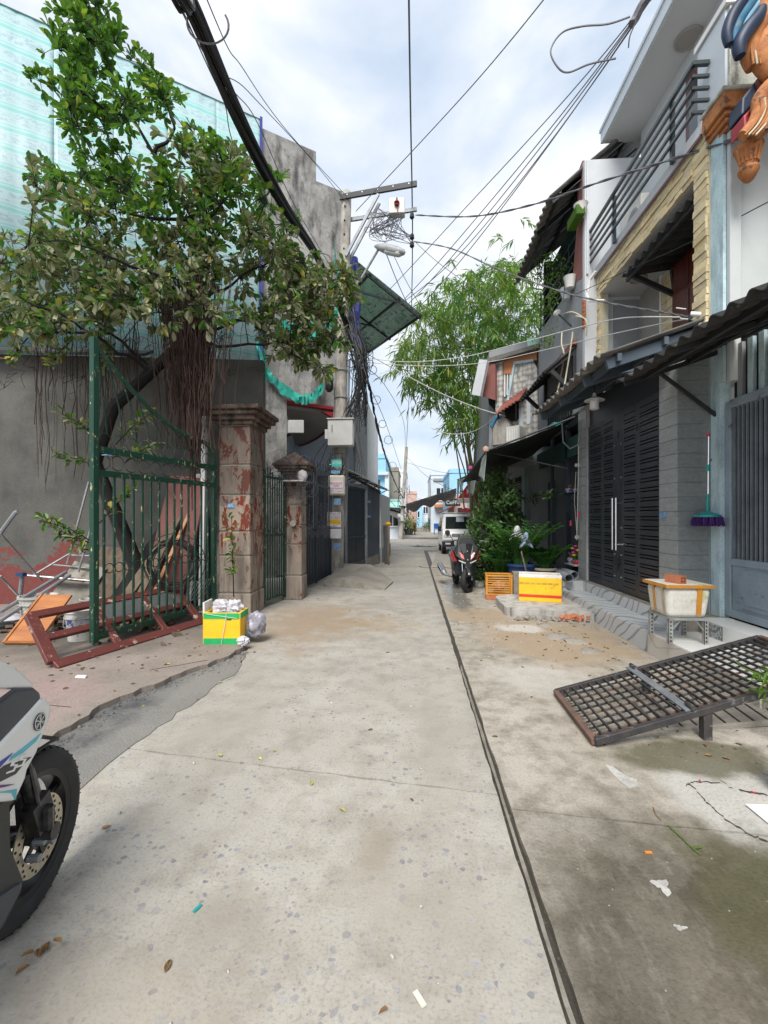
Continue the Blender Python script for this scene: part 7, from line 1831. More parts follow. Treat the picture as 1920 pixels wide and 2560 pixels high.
o = cul.build('culms', MT['culm'], bb, smooth=True)
lf1, lf2, lf3 = MB(), MB(), MB(); c = 0
while c < 820:
    x, y = q.uniform(845, 1240), q.uniform(470, 1020)
    if not inpoly(x, y, bpoly) and not (q.random() < .10 and (1085 < x < 1130 or (900 < x < 1020 and y > 560)) and y < 640): continue
    p = D(x, y, q.uniform(15.5, 20.5)); c += 1; d = rnd_dir(q); d.z = -abs(d.z) * .4 - .05; d.normalize(); L_ = q.uniform(.6, 1.05); rq = q.random(); use = lf2 if rq < .34 else (lf3 if rq < .56 and x > 930 else lf1)
    for j in range(q.randint(11, 16)):
        f = j / 14; pp = p + d * (L_ * f) - UZ * (.25 * f * f * L_); bladembb(use, pp, d * .7 + rnd_dir(q) * .75 - UZ * .25, UZ + rnd_dir(q) * .6, q.uniform(.26, .44), q.uniform(.05, .078), .35)
    if c % 3 == 0: nd = min(nodes_b[::3], key=lambda a: (a - p).length); lf1.tube([nd, nd.lerp(p, .6) + UZ * .1, p, p + d * L_], .006, 3, cap=False)
o = lf1.build('foliage', MT['leaf_bamboo'], bb); o['kind'] = 'stuff'; o = lf2.build('foliage', MT['leaf_lime'], bb); o['kind'] = 'stuff'; o = lf3.build('foliage', MT['leaf_gloss'], bb); o['kind'] = 'stuff'
# leaves loose at the outline
# balcony greenery of the stucco house
bgn = thing('balcony_plants', 'trailing yellow green plants hanging from the stucco house balcony', 'plants', (3.1, 10, 6)); m1, m2 = MB(), MB(); q = random.Random(41)
for i in range(64):
    x, y = q.uniform(1338, 1415), q.uniform(640, 860)
    if x > 1385 and (y > 740 or q.random() < .5): continue
    p = onX(x, y, q.uniform(2.75, 3.12)); use = m1 if y > 690 else m2
    for j in range(16): leafmb(use, p + rnd_dir(q) * q.uniform(.02, .2), rnd_dir(q, .2), UZ + rnd_dir(q) * .5, q.uniform(.05, .10), q.uniform(.02, .045))
o = m1.build('foliage', MT['leaf_lime'], bgn); o['kind'] = 'stuff'; o = m2.build('foliage', MT['leaf_fresh'], bgn); o['kind'] = 'stuff'
m = MB()
for i in range(22): a = onX(q.uniform(1345, 1425), q.uniform(600, 700), 3.05); m.tube([a, a + V((q.uniform(-.2, 0), q.uniform(-.3, .3), q.uniform(-.6, .2))), a + V((q.uniform(-.3, 0), q.uniform(-.5, .5), q.uniform(-1.4, .3)))], .007, 4)
m.build('stems', MT['bark'], bgn)
for k, (x, y, mt, lab) in enumerate(((1425, 705, MT['foam_white'], 'white pot on the stucco balcony ledge'), (1415, 735, MT['pale_house'], 'pale blue pot below the balcony rail'), (1452, 525, MT['foam_white'], 'white pot on the red wall ledge'))):
    p = onX(x, y, 3.05); m = MB(); m.lathe([(.08, -.12), (.12, .08), (.13, .1), (.10, .1)], p, 12); tag(m.build('flower_pot', mt, smooth=True), lab, 'pot')
m = MB(); p = onX(1440, 545, 3.02); m.box(p, (.16, .5, .18)); tag(m.build('planter_box', MT['leaf_lime'], bevel=.01), 'lime green planter box on the red wall', 'planter')
# big shrub in front of the louvred window
bs_ = thing('leafy_shrub', 'dense dark leafy shrub beside the red black scooter', 'shrub', (2.1, 10.6, .2)); m1 = MB(); stm = MB(); q = random.Random(51); lobes = []
spoly = [(1150,1420),(1165,1345),(1200,1265),(1215,1195),(1255,1180),(1285,1205),(1300,1240),(1296,1320),(1275,1395),(1250,1465),(1185,1488),(1168,1450)]
c = 0
while c < 220:
    x, y = q.uniform(1145, 1330), q.uniform(1180, 1490)
    if not inpoly(x, y, spoly): continue
    c += 1; p = onY(x, y, q.uniform(9.6, 12.2)); p.y = max(p.y, 9.5); p.z = max(p.z, .1); r = q.uniform(.12, .24)
    stm.tube([V((2.1 + q.gauss(0, .2), 10.6 + q.gauss(0, .4), .2)), p.lerp(V((2.1, 10.6, .2)), .4) + UZ * .1, p], [.012, .008, .004], 4, cap=False)
    for j in range(26): leafmb(m1, p + rnd_dir(q) * r * q.uniform(.3, 1), rnd_dir(q, .1), UZ + rnd_dir(q) * .6, q.uniform(.08, .14), q.uniform(.045, .075))
o = m1.build('foliage', MT['leaf_bush'], bs_); o['kind'] = 'stuff'; stm.build('stem', MT['bark'], bs_)
m1, stm = MB(), MB(); br = thing('leafy_branch', 'thin branch with dull leaves reaching across the dark shop', 'branch', (2.9, 10.4, 1.6)); pts = [onX(1338, 1265, 2.85), onX(1330, 1245, 2.85), onX(1350, 1238, 2.8), onX(1372, 1240, 2.8), onX(1390, 1237, 2.8)]
stm.tube(pts, .008, 5); stm.build('stem', MT['bark'], br)
for i in range(60): leafmb(m1, pts[1].lerp(pts[-1], q.random()) + rnd_dir(q) * .08, rnd_dir(q), UZ + rnd_dir(q) * .4, .11, .055)
m1.build('foliage', MT['leaf_bush'], br)
def zz(name, label, p, r, h, potm, rimm, n, hgt, seed):
    t = thing(name, label, 'plant', p); qq = random.Random(seed); p = V(p)
    m = MB(); m.lathe([(r * .72, 0), (r * .95, h * .92), (r * .95, h), (r * .84, h - .02), (.001, h - .05)], p, 20); m.build('pot', potm, t, smooth=True)
    m = MB(); m.lathe([(r * .94, h * .9), (r * 1.06, h * .9), (r * 1.06, h), (r * .9, h + .01)], p, 20, cap=False); m.build('rim', rimm, t, smooth=True)
    m = MB(); st_ = MB()
    for i in range(n):
        an = qq.random() * 6.283; ln = qq.uniform(.5, 1) * hgt; out = qq.uniform(.25, .75); a = p + UZ * (h - .03) + V((math.cos(an), math.sin(an), 0)) * r * .4; pts = []
        for k in range(7): f = k / 6; pts.append(a + V((math.cos(an) * out * ln * f ** 1.5, math.sin(an) * out * ln * f ** 1.5, ln * (f - .22 * f * f))))
        st_.tube(pts, [.011 - .001 * k for k in range(7)], 5)
        for k in range(9):
            f = .25 + .75 * k / 9 * .99; ix = f * 6; i0 = min(int(ix), 5); pp = pts[i0].lerp(pts[i0 + 1], ix - i0); tg = (pts[i0 + 1] - pts[i0]).normalized(); sd = tg.cross(UZ); sd = sd.normalized() if sd.length > .01 else V((1, 0, 0))
            for s in (-1, 1): leafmb(m, pp, sd * s + tg * .7, UZ, qq.uniform(.12, .18), qq.uniform(.06, .085), .15, .05)
    o = m.build('foliage', MT['leaf_gloss'], t); o['kind'] = 'stuff'; st_.build('stems', MT['leaf_gloss'], t)
zz('potted_zz_plant', 'glossy upright plant in a blue drum by the shop', (2.10, 8.85, .2), .27, .40, MT['pot_blue'], MT['pot_blue'], 30, 1.15, 1)
zz('potted_zz_plant', 'glossy low plant in a grey cement pot by the shop', (2.55, 8.82, .2), .22, .32, MT['pot_grey'], MT['pot_rim'], 22, .62, 2)
zz('potted_zz_plant', 'glossy plant squeezed between shrub and blue drum', (1.80, 9.15, .0), .20, .3, MT['pot_grey'], MT['pot_grey'], 18, .8, 3)
m = MB(); sheetp = [onX(1292, 1312, 2.2), onX(1305, 1318, 2.2)]
def rag(px, py, X, w, h, mat, lab, seed):
    m = MB(); qq = random.Random(seed); p = onX(px, py, X); vs = []; fs = []
    for i in range(7):
        for j in range(6): vs.append(p + V((0, .04 * math.sin(j * 1.3 + i * .6) + qq.uniform(-.01, .01) - .1, 0)) + V(((j / 5 - .5) * w * (.35 + .65 * i / 6), 0, -h * i / 6 - .08 * abs(j - 2.5) / 2.5)))
    for i in range(6):
        for j in range(5): b = i * 6 + j; fs.append((b, b + 1, b + 7, b + 6))
    m.add(vs, fs); tag(m.build('rag', mat, smooth=True, solid=.004), lab, 'rag')
rag(1290, 1312, 2.0, .34, .26, MT['white_rag'], 'white rag draped on the glossy plant', 1); rag(1312, 1328, 2.1, .26, .24, MT['blue_rag'], 'pale blue rag hung beside the white rag', 2)
m = MB(); a, b = onX(1303, 1378, 2.0), onX(1316, 1432, 2.05); m.tube([a, b], .014, 7); tag(m.build('stick', MT['wood']), 'pale wooden stick leaning on the blue drum', 'stick')
# sprig at the right edge
sg = thing('bamboo_sprig', 'small green bamboo sprig poking up beside the steel grating', 'sprig', (2.62, 3.0, 0)); m1, stm = MB(), MB(); q = random.Random(61)
for (ex, ey) in ((1855, 1668), (1905, 1665), (1895, 1720), (1935, 1640), (1925, 1760), (1880, 1690)):
    a = V((2.6, 3.02, .0)); e = onY(ex, ey, 3.1 + q.uniform(-.15, .15)); mid = a.lerp(e, .5) + V((.1, 0, .12)); stm.tube([a, mid, e], .005, 4)
    for j in range(13): bladembb(m1, mid.lerp(e, q.uniform(.2, 1.05)), (e - mid).normalized() * .6 + rnd_dir(q) * .8, UZ, q.uniform(.07, .13), q.uniform(.012, .02), .2)
m1.build('foliage', MT['leaf_lime'], sg); stm.build('stem', MT['leaf_lime'], sg)
# ------------------------------------------------------------------ motorcycle at the left edge
def wheel(t, c, h, r, tw, spokes=5, disc=None, side=None, tyre_w=None):
    """c centre, h heading; axle along side"""
    h = V(h).normalized(); s = V((h.y, -h.x, 0)); c = V(c)
    def prof(pr, n=40):
        vs = []; fs = []; k = len(pr)
        for i in range(n):
            a = 2 * math.pi * i / n; rd = h * math.cos(a) + UZ * math.sin(a)
            for (rr, o) in pr: vs.append(c + rd * rr + s * o)
        for i in range(n):
            for j in range(k): fs.append((i * k + j, i * k + (j + 1) % k, ((i + 1) % n) * k + (j + 1) % k, ((i + 1) % n) * k + j))
        return vs, fs
    rim = r * .72
    m = MB(); m.add(*prof([(rim, -tw * .42), (r * .86, -tw * .5), (r * .95, -tw * .40), (r * .99, -tw * .2), (r, 0), (r * .99, tw * .2), (r * .95, tw * .40), (r * .86, tw * .5), (rim, tw * .42)])); w = m.build('wheel', MT['tyre'], t, smooth=True)
    m = MB()
    for i in range(44):
        a = 2 * math.pi * i / 44; rd = h * math.cos(a) + UZ * math.sin(a); tg = -h * math.sin(a) + UZ * math.cos(a)
        for sg in (-1, 1): m.bar(c + rd * r * .992 + s * sg * tw * .05, c + rd * r * .955 + s * sg * tw * .40 + tg * .02, .004, .006, rd)
    m.build('tread', MT['black'], w)
    m = MB(); m.add(*prof([(rim * .90, -tw * .36), (rim * 1.02, -tw * .42), (rim * 1.02, tw * .42), (rim * .90, tw * .36)])); m.build('rim', MT['alloy'], w, smooth=True)
    m = MB()
    for i in range(spokes):
        a = 2 * math.pi * i / spokes + .4; rd = h * math.cos(a) + UZ * math.sin(a); m.bar(c + rd * .03, c + rd * rim * .95, .028, .022, s)
    m.tube([c - s * tw * .55, c + s * tw * .55], .034, 14); m.build('spokes', MT['alloy'], w)
    if disc:
        R_, o = disc; m = MB(); m.add(*prof([(R_ * .66, o), (R_, o), (R_, o + .005), (R_ * .66, o + .005)])); dd = m.build('brake_disc', MT['disc'], w, smooth=False)
        for i in range(36):
            a = 2 * math.pi * i / 36; rr = R_ * (.74, .83, .92)[i % 3]; p = c + (h * math.cos(a) + UZ * math.sin(a)) * rr + s * (o + .0055); mm = MB(); mm.lathe([(.0052, 0), (.0052, .001), (.001, .001)], p, 7, s); mm.build('vent_hole', MT['black'], dd)
        m = MB()
        for i in range(5): a = 2 * math.pi * i / 5; rd = h * math.cos(a) + UZ * math.sin(a); m.bar(c + rd * .04 + s * o, c + rd * R_ * .68 + s * o, .02, .006, s)
        m.build('disc_carrier', MT['mech'], dd)
    return w
mb_h = V((-.155, .988, 0)); mb_s = V((mb_h.y, -mb_h.x, 0)); WC = V((-1.47, 1.56, .305))
mo = thing('motorcycle', 'white sporty motorcycle with blue cyan stripes parked at the left edge', 'motorcycle', (WC.x, WC.y, 0))
wheel(mo, WC, mb_h, .305, .10, 5, (.135, .055))
def MP(px, py, o=.10): return onP(px, py, WC + mb_s * o, mb_h)
def Q(f, z, o=0.0): return V((WC.x, WC.y, 0)) + mb_h * f + mb_s * o + UZ * z
def shell(name, pts, o, dep, mat, bev=.012):
    m = MB(); m.prism([MP(x, y, o) for x, y in pts], -mb_s * dep); return m.build(name, mat, mo, bevel=bev, seg=2, smooth=False)
# forks, fender
for sg in (-1, 1):
    m = MB(); m.tube([Q(0, .305, sg * .075), Q(-.10, .60, sg * .075)], .028, 10); m.tube([Q(-.10, .60, sg * .075), Q(-.17, .86, sg * .075)], .018, 10); m.build('fork', MT['mech'], mo, smooth=True)
m = MB(); vs = []; fs = []; n_ = 18
for i in range(n_):
    a = math.radians(72 + 85 * i / (n_ - 1)); rd = mb_h * math.cos(a) + UZ * math.sin(a)
    for o in (-.07, -.05, 0, .05, .07): vs.append(WC + rd * (.325 + .016 * (1 - (o / .07) ** 2)) + mb_s * o)
for i in range(n_ - 1):
    for j in range(4): b = i * 5 + j; fs.append((b, b + 1, b + 6, b + 5))
m.add(vs, fs); m.build('fender', MT['black_plastic'], mo, smooth=True, solid=.006)
m = MB(); m.box(Q(-.055, .42, .09), (.05, .09, .12), Euler((.3, 0, .15)).to_matrix()); m.tube([Q(-.05, .36, .12), Q(-.05, .44, .12)], .02, 8); m.tube([Q(-.02, .33, .10), Q(-.02, .33, .13)], .03, 10); m.tube([Q(-.08, .46, .11), Q(-.11, .62, .10), Q(-.16, .8, .08)], .007, 6); m.build('brake_caliper', MT['mech'], mo, smooth=True)
for f, z in ((.01, .36), (-.03, .30), (-.06, .26), (.02, .27)): m = MB(); m.tube([Q(f, z, .06), Q(f, z, .10)], .014, 8); m.build('bolt', MT['galv'], mo)
# right side fairing, traced on the plane of the bike's flank
main = shell('side_fairing', [(104,1748),(116,1745),(130,1764),(126,1790),(108,1842),(94,1880),(70,1925),(66,1945),(40,2002),(0,2006),(-70,2010),(-110,1960),(-60,1915),(0,1862),(30,1830),(70,1786)], .115, .03, MT['white_paint'], .010)
shell('side_fairing', [(104,1748),(116,1745),(130,1764),(126,1790),(108,1842),(94,1880),(70,1925),(66,1945),(40,2002),(0,2006),(-70,2010),(-110,1960),(-60,1915),(0,1862),(30,1830),(70,1786)], -.085, .03, MT['white_paint'], .010)
def dec(name, pts, mat, o=.1175, par=None): m = MB(); m.prism([MP(x, y, o) for x, y in pts], -mb_s * .003); return m.build(name, mat, par or main)
dec('stripe_cyan', [(103,1833),(60,1868),(30,1890),(24,1902),(58,1882),(92,1852)], MT['decal_cyan'])
dec('stripe_blue', [(33,1882),(24,1893),(-10,1930),(-70,1975),(-40,1930),(0,1905)], MT['decal_blue'])
dec('stripe_black', [(80,1892),(50,1898),(12,1914),(-40,1955),(-20,1965),(40,1935),(60,1910)], MT['decal_black'])
dec('stripe_violet', [(38,1960),(0,1962),(-40,1968),(-10,1972),(15,1967)], MT['decal_violet'])
dec('stripe_cyan', [(43,1972),(10,1978),(-20,1982),(30,1982),(40,2000)], MT['decal_cyan'])
for k, x in enumerate((8, 30, 52)):   # numerals 155 on the flank
    y0_ = 1932 - 14 * k
    if k == 0: continue
    dec('numeral', [(x + 18, y0_ - 20), (x + 2, y0_ - 15), (x - 4, y0_ - 2), (x + 8, y0_ - 4), (x + 4, y0_ + 6), (x - 12, y0_ + 12), (x - 14, y0_ + 17), (x + 6, y0_ + 10), (x + 16, y0_ - 8), (x + 5, y0_ - 7), (x + 8, y0_ - 12), (x + 16, y0_ - 15)], MT['white_paint'], .119)
# round emblem with three tuning forks
ec = MP(99, 1804, .118); eu = mb_h; m = MB(); m.lathe([(.030, 0), (.030, .002), (.001, .002)], ec, 28, mb_s); em = m.build('emblem', MT['decal_black'], main)
def emb(m, a, b, w): m.bar(ec + (eu * a[0] + UZ * a[1]) + mb_s * .003, ec + (eu * b[0] + UZ * b[1]) + mb_s * .003, w, .001, mb_s)
m = MB(); ring(m, ec + mb_s * .003, .0265, eu, UZ, .0011, 28)
for k in range(3):
    an = math.radians(90 + 120 * k); dx, dy = math.cos(an), math.sin(an); px_, py_ = -dy, dx
    emb(m, (-dx * .024, -dy * .024), (dx * .012, dy * .012), .0024)
    for s_ in (-1, 1): emb(m, (dx * .010 + px_ * .003 * s_, dy * .010 + py_ * .003 * s_), (dx * .024 + px_ * .003 * s_, dy * .024 + py_ * .003 * s_), .002)
m.build('emblem_forks', MT['white_paint'], em)
shell('inner_panel', [(40,1722),(86,1718),(102,1732),(104,1748),(70,1786),(30,1828),(0,1860),(-60,1905),(-60,1790),(0,1752)], .108, .02, MT['grey_plastic'], .010)
shell('inner_panel', [(40,1722),(86,1718),(102,1732),(104,1748),(70,1786),(30,1828),(0,1860),(-60,1905),(-60,1790),(0,1752)], -.09, .02, MT['grey_plastic'], .010)
shell('front_cowl', [(0,1650),(36,1664),(62,1684),(84,1708),(92,1722),(40,1720),(0,1721),(-90,1730),(-90,1650)], .10, .19, MT['white_paint'], .02)
shell('fork_guard', [(128,1850),(104,1846),(92,1862),(98,1870)], .075, .15, MT['white_paint'], .004)
m = MB(); m.tube([Q(-.10, .62, 0), Q(-.3, .85, 0), Q(-.55, 1.0, 0)], .07, 12); m.tube([Q(-.10, .66, 0), Q(-.30, .62, 0), Q(-.62, .55, 0), Q(-1.1, .68, 0)], [.10, .11, .12, .10], 12); m.build('frame_body', MT['black_plastic'], mo, smooth=True)
shell('leg_shield', [(66,1945),(40,2004),(28,2015),(30,2120),(62,2200),(55,2230),(10,2320),(-30,2360),(-90,2300),(-90,2010),(0,2006)], .10, .02, MT['olive_plastic'], .012)
shell('leg_shield', [(66,1945),(40,2004),(28,2015),(30,2120),(62,2200),(55,2230),(10,2320),(-30,2360),(-90,2300),(-90,2010),(0,2006)], -.08, .02, MT['olive_plastic'], .012)
shell('belly_pan', [(62,2200),(56,2228),(8,2322),(-20,2350),(-80,2400),(-80,2290),(0,2240)], .115, .23, MT['grey_plastic'], .015)
m = MB(); m.tube([Q(-.64, 1.0, -.3), Q(-.58, 1.03, -.18), Q(-.55, 1.0, .0), Q(-.58, 1.03, .18), Q(-.64, 1.0, .3)], .016, 8); m.build('handlebar', MT['mech'], mo, smooth=True)
for sg in (-1, 1):
    m = MB(); m.tube([Q(-.62, 1.01, sg * .24), Q(-.66, 1.0, sg * .33)], .02, 8); m.build('grip', MT['black_plastic'], mo, smooth=True)
    m = MB(); m.tube([Q(-.58, 1.02, sg * .18), Q(-.60, 1.16, sg * .20)], .007, 6); m.lathe([(.001, -.01), (.055, -.006), (.055, .006), (.001, .012)], Q(-.60, 1.19, sg * .21), 14, mb_h); m.build('mirror', MT['black_plastic'], mo, smooth=True)
m = MB(); m.prism([Q(-.72, .80, .11), Q(-.80, .76, .13), Q(-1.15, .86, .10), Q(-1.30, .92, .06), Q(-1.30, .95, .05), Q(-.95, .86, .11), Q(-.60, .86, .10)], -mb_s * .22); m.build('seat', MT['black_plastic'], mo, bevel=.03, seg=2)
m = MB(); m.prism([Q(-.42, .50, .12), Q(-.95, .58, .13), Q(-1.40, .92, .05), Q(-1.30, .90, .05), Q(-.80, .76, .13), Q(-.46, .78, .11)], -mb_s * .24); m.build('tail_panel', MT['white_paint'], mo, bevel=.02, seg=2)
m = MB(); m.tube([Q(-.45, .32, 0), Q(-.78, .34, 0)], .13, 12); m.build('engine', MT['mech'], mo)
wheel(mo, Q(-1.26, .30, 0), mb_h, .30, .11, 5)
m = MB(); m.tube([Q(-.5, .26, .12), Q(-.8, .24, .15), Q(-.95, .28, .17), Q(-1.4, .42, .18)], [.02, .025, .05, .05], 10); m.build('exhaust', MT['mech'], mo, smooth=True)
m = MB(); m.tube([Q(-.75, .30, -.1), Q(-.70, 0, -.26)], .012, 6); m.build('side_stand', MT['mech'], mo)

# ------------------------------------------------------------------ red and black scooter
sh_h = V((.10, -.99, 0)).normalized(); sh_s = V((sh_h.y, -sh_h.x, 0)); SB = V((1.08, 8.95, 0))
sc_ = thing('scooter', 'black scooter with red panels parked beside the leafy shrub', 'scooter', SB)
def S(f, z, o=0.0): return SB + sh_h * f + sh_s * (o * 1.3) + UZ * z
wheel(sc_, S(0, .255), (sh_h + sh_s * .75).normalized(), .255, .105, 5)
for sg in (-1, 1): m = MB(); m.tube([S(0, .245, sg * .07), S(-.12, .62, sg * .07)], .02, 8); m.build('fork', MT['chrome'], sc_, smooth=True)
m = MB(); vs = []; fs = []
for i in range(14):
    a = math.radians(25 + 130 * i / 13); rd = sh_h * math.cos(a) + UZ * math.sin(a)
    for o in (-.065, -.04, 0, .04, .065): vs.append(S(0, .245) + rd * (.262 + .02 * (1 - (o / .065) ** 2)) + sh_s * o)
for i in range(13):
    for j in range(4): b = i * 5 + j; fs.append((b, b + 1, b + 6, b + 5))
m.add(vs, fs); m.build('fender', MT['black_paint'], sc_, smooth=True, solid=.006)
# front apron: faceted V
def facet(name, pts, mat, dep=.03, bev=.008): m = MB(); m.prism([S(*p) for p in pts], -sh_h * dep); return m.build(name, mat, sc_, bevel=bev)
for sg in (-1, 1):
    facet('front_apron', [(.0, .52, 0), (-.02, .62, sg * .06), (-.06, .72, sg * .16), (-.12, .90, sg * .19), (-.16, 1.0, sg * .12), (-.14, .98, 0)], MT['black_paint'], .10)
    facet('side_panel', [(-.10, .62, sg * .15), (-.10, .74, sg * .20), (-.13, .84, sg * .22), (-.20, .72, sg * .235), (-.20, .60, sg * .20)], MT['red_paint'], .08)
    facet('stripe', [(-.005, .66, sg * .05), (-.03, .70, sg * .10), (-.06, .80, sg * .13), (-.065, .80, sg * .10), (-.04, .73, sg * .05)], MT['pink_paint'], .02, .004)
    facet('head_lamp', [(.012, .60, sg * .03), (-.015, .655, sg * .14), (-.015, .625, sg * .13), (.01, .575, sg * .04)], MT['lamp_glass'], .03, .004)
facet('nose', [(.03, .50, -.05), (.03, .50, .05), (.0, .62, .07), (-.05, .80, .05), (-.05, .80, -.05), (.0, .62, -.07)], MT['black_paint'], .08)
for z, o in ((.83, 0), (.66, .0)): m = MB(); m.lathe([(.016, 0), (.016, .006), (.001, .008)], S(-.03 if z > .7 else .012, z, o), 10, sh_h); m.build('badge', MT['chrome'], sc_)
m = MB(); m.prism([S(-.14, .95, -.15), S(-.14, .95, .15), S(-.18, 1.12, .10), S(-.18, 1.12, -.10)], -sh_h * .12); m.build('handlebar_cowl', MT['black_plastic'], sc_, bevel=.02, seg=2)
m = MB(); m.tube([S(-.26, 1.03, -.34), S(-.22, 1.04, -.12), S(-.22, 1.04, .12), S(-.26, 1.03, .34)], .018, 8); m.build('handlebar', MT['black_plastic'], sc_, smooth=True)
for sg in (-1, 1):
    m = MB(); m.tube([S(-.22, 1.05, sg * .2), S(-.20, 1.18, sg * .27)], .007, 6); m.lathe([(.001, -.012), (.05, -.006), (.055, .006), (.001, .012)], S(-.2, 1.2, sg * .29), 12, sh_h); m.build('mirror', MT['black_plastic'], sc_, smooth=True)
    m = MB(); m.tube([S(-.20, 1.03, sg * .22), S(-.15, 1.02, sg * .36)], .006, 5); m.build('brake_lever', MT['galv'], sc_)
m = MB(); m.prism([S(-.24, .32, -.16), S(-.24, .32, .16), S(-.28, .95, .17), S(-.28, .95, -.17)], -sh_h * .05); m.build('leg_shield', MT['black_plastic'], sc_, bevel=.015)
m = MB(); m.prism([S(-.28, .30, .15), S(-.75, .30, .15), S(-1.35, .62, .10), S(-1.42, .78, .06), S(-.70, .74, .15), S(-.62, .42, .15), S(-.28, .40, .15)], -sh_s * .30); m.build('body', MT['black_paint'], sc_, bevel=.03, seg=2)
m = MB(); m.prism([S(-.62, .74, .13), S(-1.40, .78, .07), S(-1.40, .84, .06), S(-1.0, .84, .12), S(-.64, .80, .12)], -sh_s * .26); m.build('seat', MT['black_plastic'], sc_, bevel=.025, seg=2)
m = MB(); m.prism([S(-.70, .60, .16), S(-1.30, .68, .12), S(-1.38, .74, .08), S(-.75, .70, .16)], sh_s * .012); m.build('tail_panel', MT['black_paint'], sc_)
wheel(sc_, S(-1.25, .24), sh_h, .24, .10, 5)
m = MB(); m.tube([S(-.78, .22, .14), S(-.95, .24, .22), S(-1.0, .28, .24), S(-1.42, .42, .26), S(-1.45, .43, .26)], [.02, .03, .065, .065, .04], 12); m.build('exhaust', MT['galv'], sc_, smooth=True)
m = MB(); m.tube([S(-1.02, .30, .27), S(-1.30, .39, .285)], .045, 10); m.build('heat_guard', MT['chrome'], sc_, smooth=True)
m = MB(); m.tube([S(-.7, .26, -.1), S(-.68, .0, -.24)], .012, 6); m.build('side_stand', MT['mech'], sc_)
m = MB(); m.box(gd(1202, 1466) + UZ * .06, (.22, .14, .12), Euler((0, 0, .4)).to_matrix()); tag(m.build('white_carton', MT['foam_white'], bevel=.012), 'small white carton lying beside the scooter wheel', 'carton')

# ------------------------------------------------------------------ white van
VX0, VX1, VY, VL = 1.16, 2.56, 18.15, 3.2
va = thing('van', 'white compact van parked nose first past the scooter', 'van', ((VX0 + VX1) / 2, VY + VL / 2, 0))
prof_ = [(0, .32), (0, .80), (.05, .92), (.12, 1.00), (.55, 1.58), (.72, 1.68), (VL - .2, 1.70), (VL, 1.5), (VL, .32)]
m = MB(); n_ = len(prof_); vs = []; fs = []
for sg, fx in ((-1, VX0), (-.9, VX0 + .06), (.9, VX1 - .06), (1, VX1)):
    for (y, z) in prof_:
        tin = .10 * max(0, (z - .95) / .75) * (1 if sg < 0 else -1); ed = abs(sg) > .95
        vs.append(V((fx + tin, VY + y + (.05 if ed and y < .1 else 0), z - (.03 if ed and z > 1.5 else 0))))
for a in range(3):
    for j in range(n_): fs.append((a * n_ + j, a * n_ + (j + 1) % n_, (a + 1) * n_ + (j + 1) % n_, (a + 1) * n_ + j))
fs.append(tuple(range(n_))); fs.append(tuple(3 * n_ + k for k in range(n_)))
m.add(vs, fs); m.build('body', MT['van_white'], va, bevel=.02, seg=2)
nv = V((0, -.80, .60)); off = nv.normalized() * .012
def VF(x, y, z): return V((x, VY + y, z)) + off
m = MB(); m.prism([VF(VX0 + .13, .155, 1.045), VF(VX1 - .13, .155, 1.045), VF(VX1 - .18, .52, 1.54), VF(VX0 + .18, .52, 1.54)], nv.normalized() * .012); ws = m.build('windshield', MT['glass'], va)
m = MB(); m.prism([VF(VX0 + .60, .36, 1.33), VF(VX0 + .92, .36, 1.33), VF(VX0 + .92, .5, 1.52), VF(VX0 + .60, .5, 1.52)], nv.normalized() * .016); m.build('sticker', MT['pale_house'], ws)
for a, b in ((VX0 + .35, VX0 + .75), (VX0 + .85, VX0 + 1.2)): m = MB(); m.bar(VF(a, .16, 1.05) + off, VF(b, .26, 1.18) + off, .012); m.build('wiper', MT['black_plastic'], ws)
for x in (VX0 + .07, VX1 - .35): m = MB(); m.span((x, VY - .018, .70), (x + .28, VY + .01, .87)); hl = m.build('headlight', MT['lamp_glass'], va, bevel=.015); m = MB(); m.lathe([(.055, 0), (.05, .006), (.001, .003)], (x + .15, VY - .016, .785), 14, (0, -1, 0)); m.build('reflector', MT['chrome'], hl, smooth=True)
m = MB(); m.span((VX0 + .38, VY - .014, .72), (VX1 - .38, VY + .01, .86)); gl = m.build('grille', MT['galv'], va, bevel=.01); m = MB(); m.box((VX0 + .7, VY - .016, .79), (.10, .01, .05)); m.build('badge', MT['chrome'], gl)
m = MB(); m.span((VX0 - .01, VY - .06, .32), (VX1 + .01, VY + .06, .58)); bp = m.build('bumper', MT['black_plastic'], va, bevel=.03, seg=2)
for x in (VX0 + .12, VX1 - .32): m = MB(); m.span((x, VY - .068, .42), (x + .2, VY - .05, .49)); m.build('fog_lamp', MT['lamp_glass'], bp)
m = MB(); m.span((VX0 + .48, VY - .075, .42), (VX0 + .96, VY - .055, .55)); pl = m.build('number_plate', MT['print_white'], va); text('51D-313.09', 'plate_text', MT['print_black'], (VX0 + .72, VY - .078, .485), .095, FR, pl)
for x in (VX0 + .09, VX1 - .09):
    for y in (.55, 2.55): m = MB(); m.tube([(x - .08, VY + y, .28), (x + .08, VY + y, .28)], .28, 20); w = m.build('wheel', MT['tyre'], va, smooth=True); m = MB(); s_ = -1 if x < 1.8 else 1; m.lathe([(.16, 0), (.15, .012), (.05, .02), (.001, .02)], (x + s_ * .08, VY + y, .28), 16, (s_, 0, 0)); m.build('hub', MT['galv'], w, smooth=True)
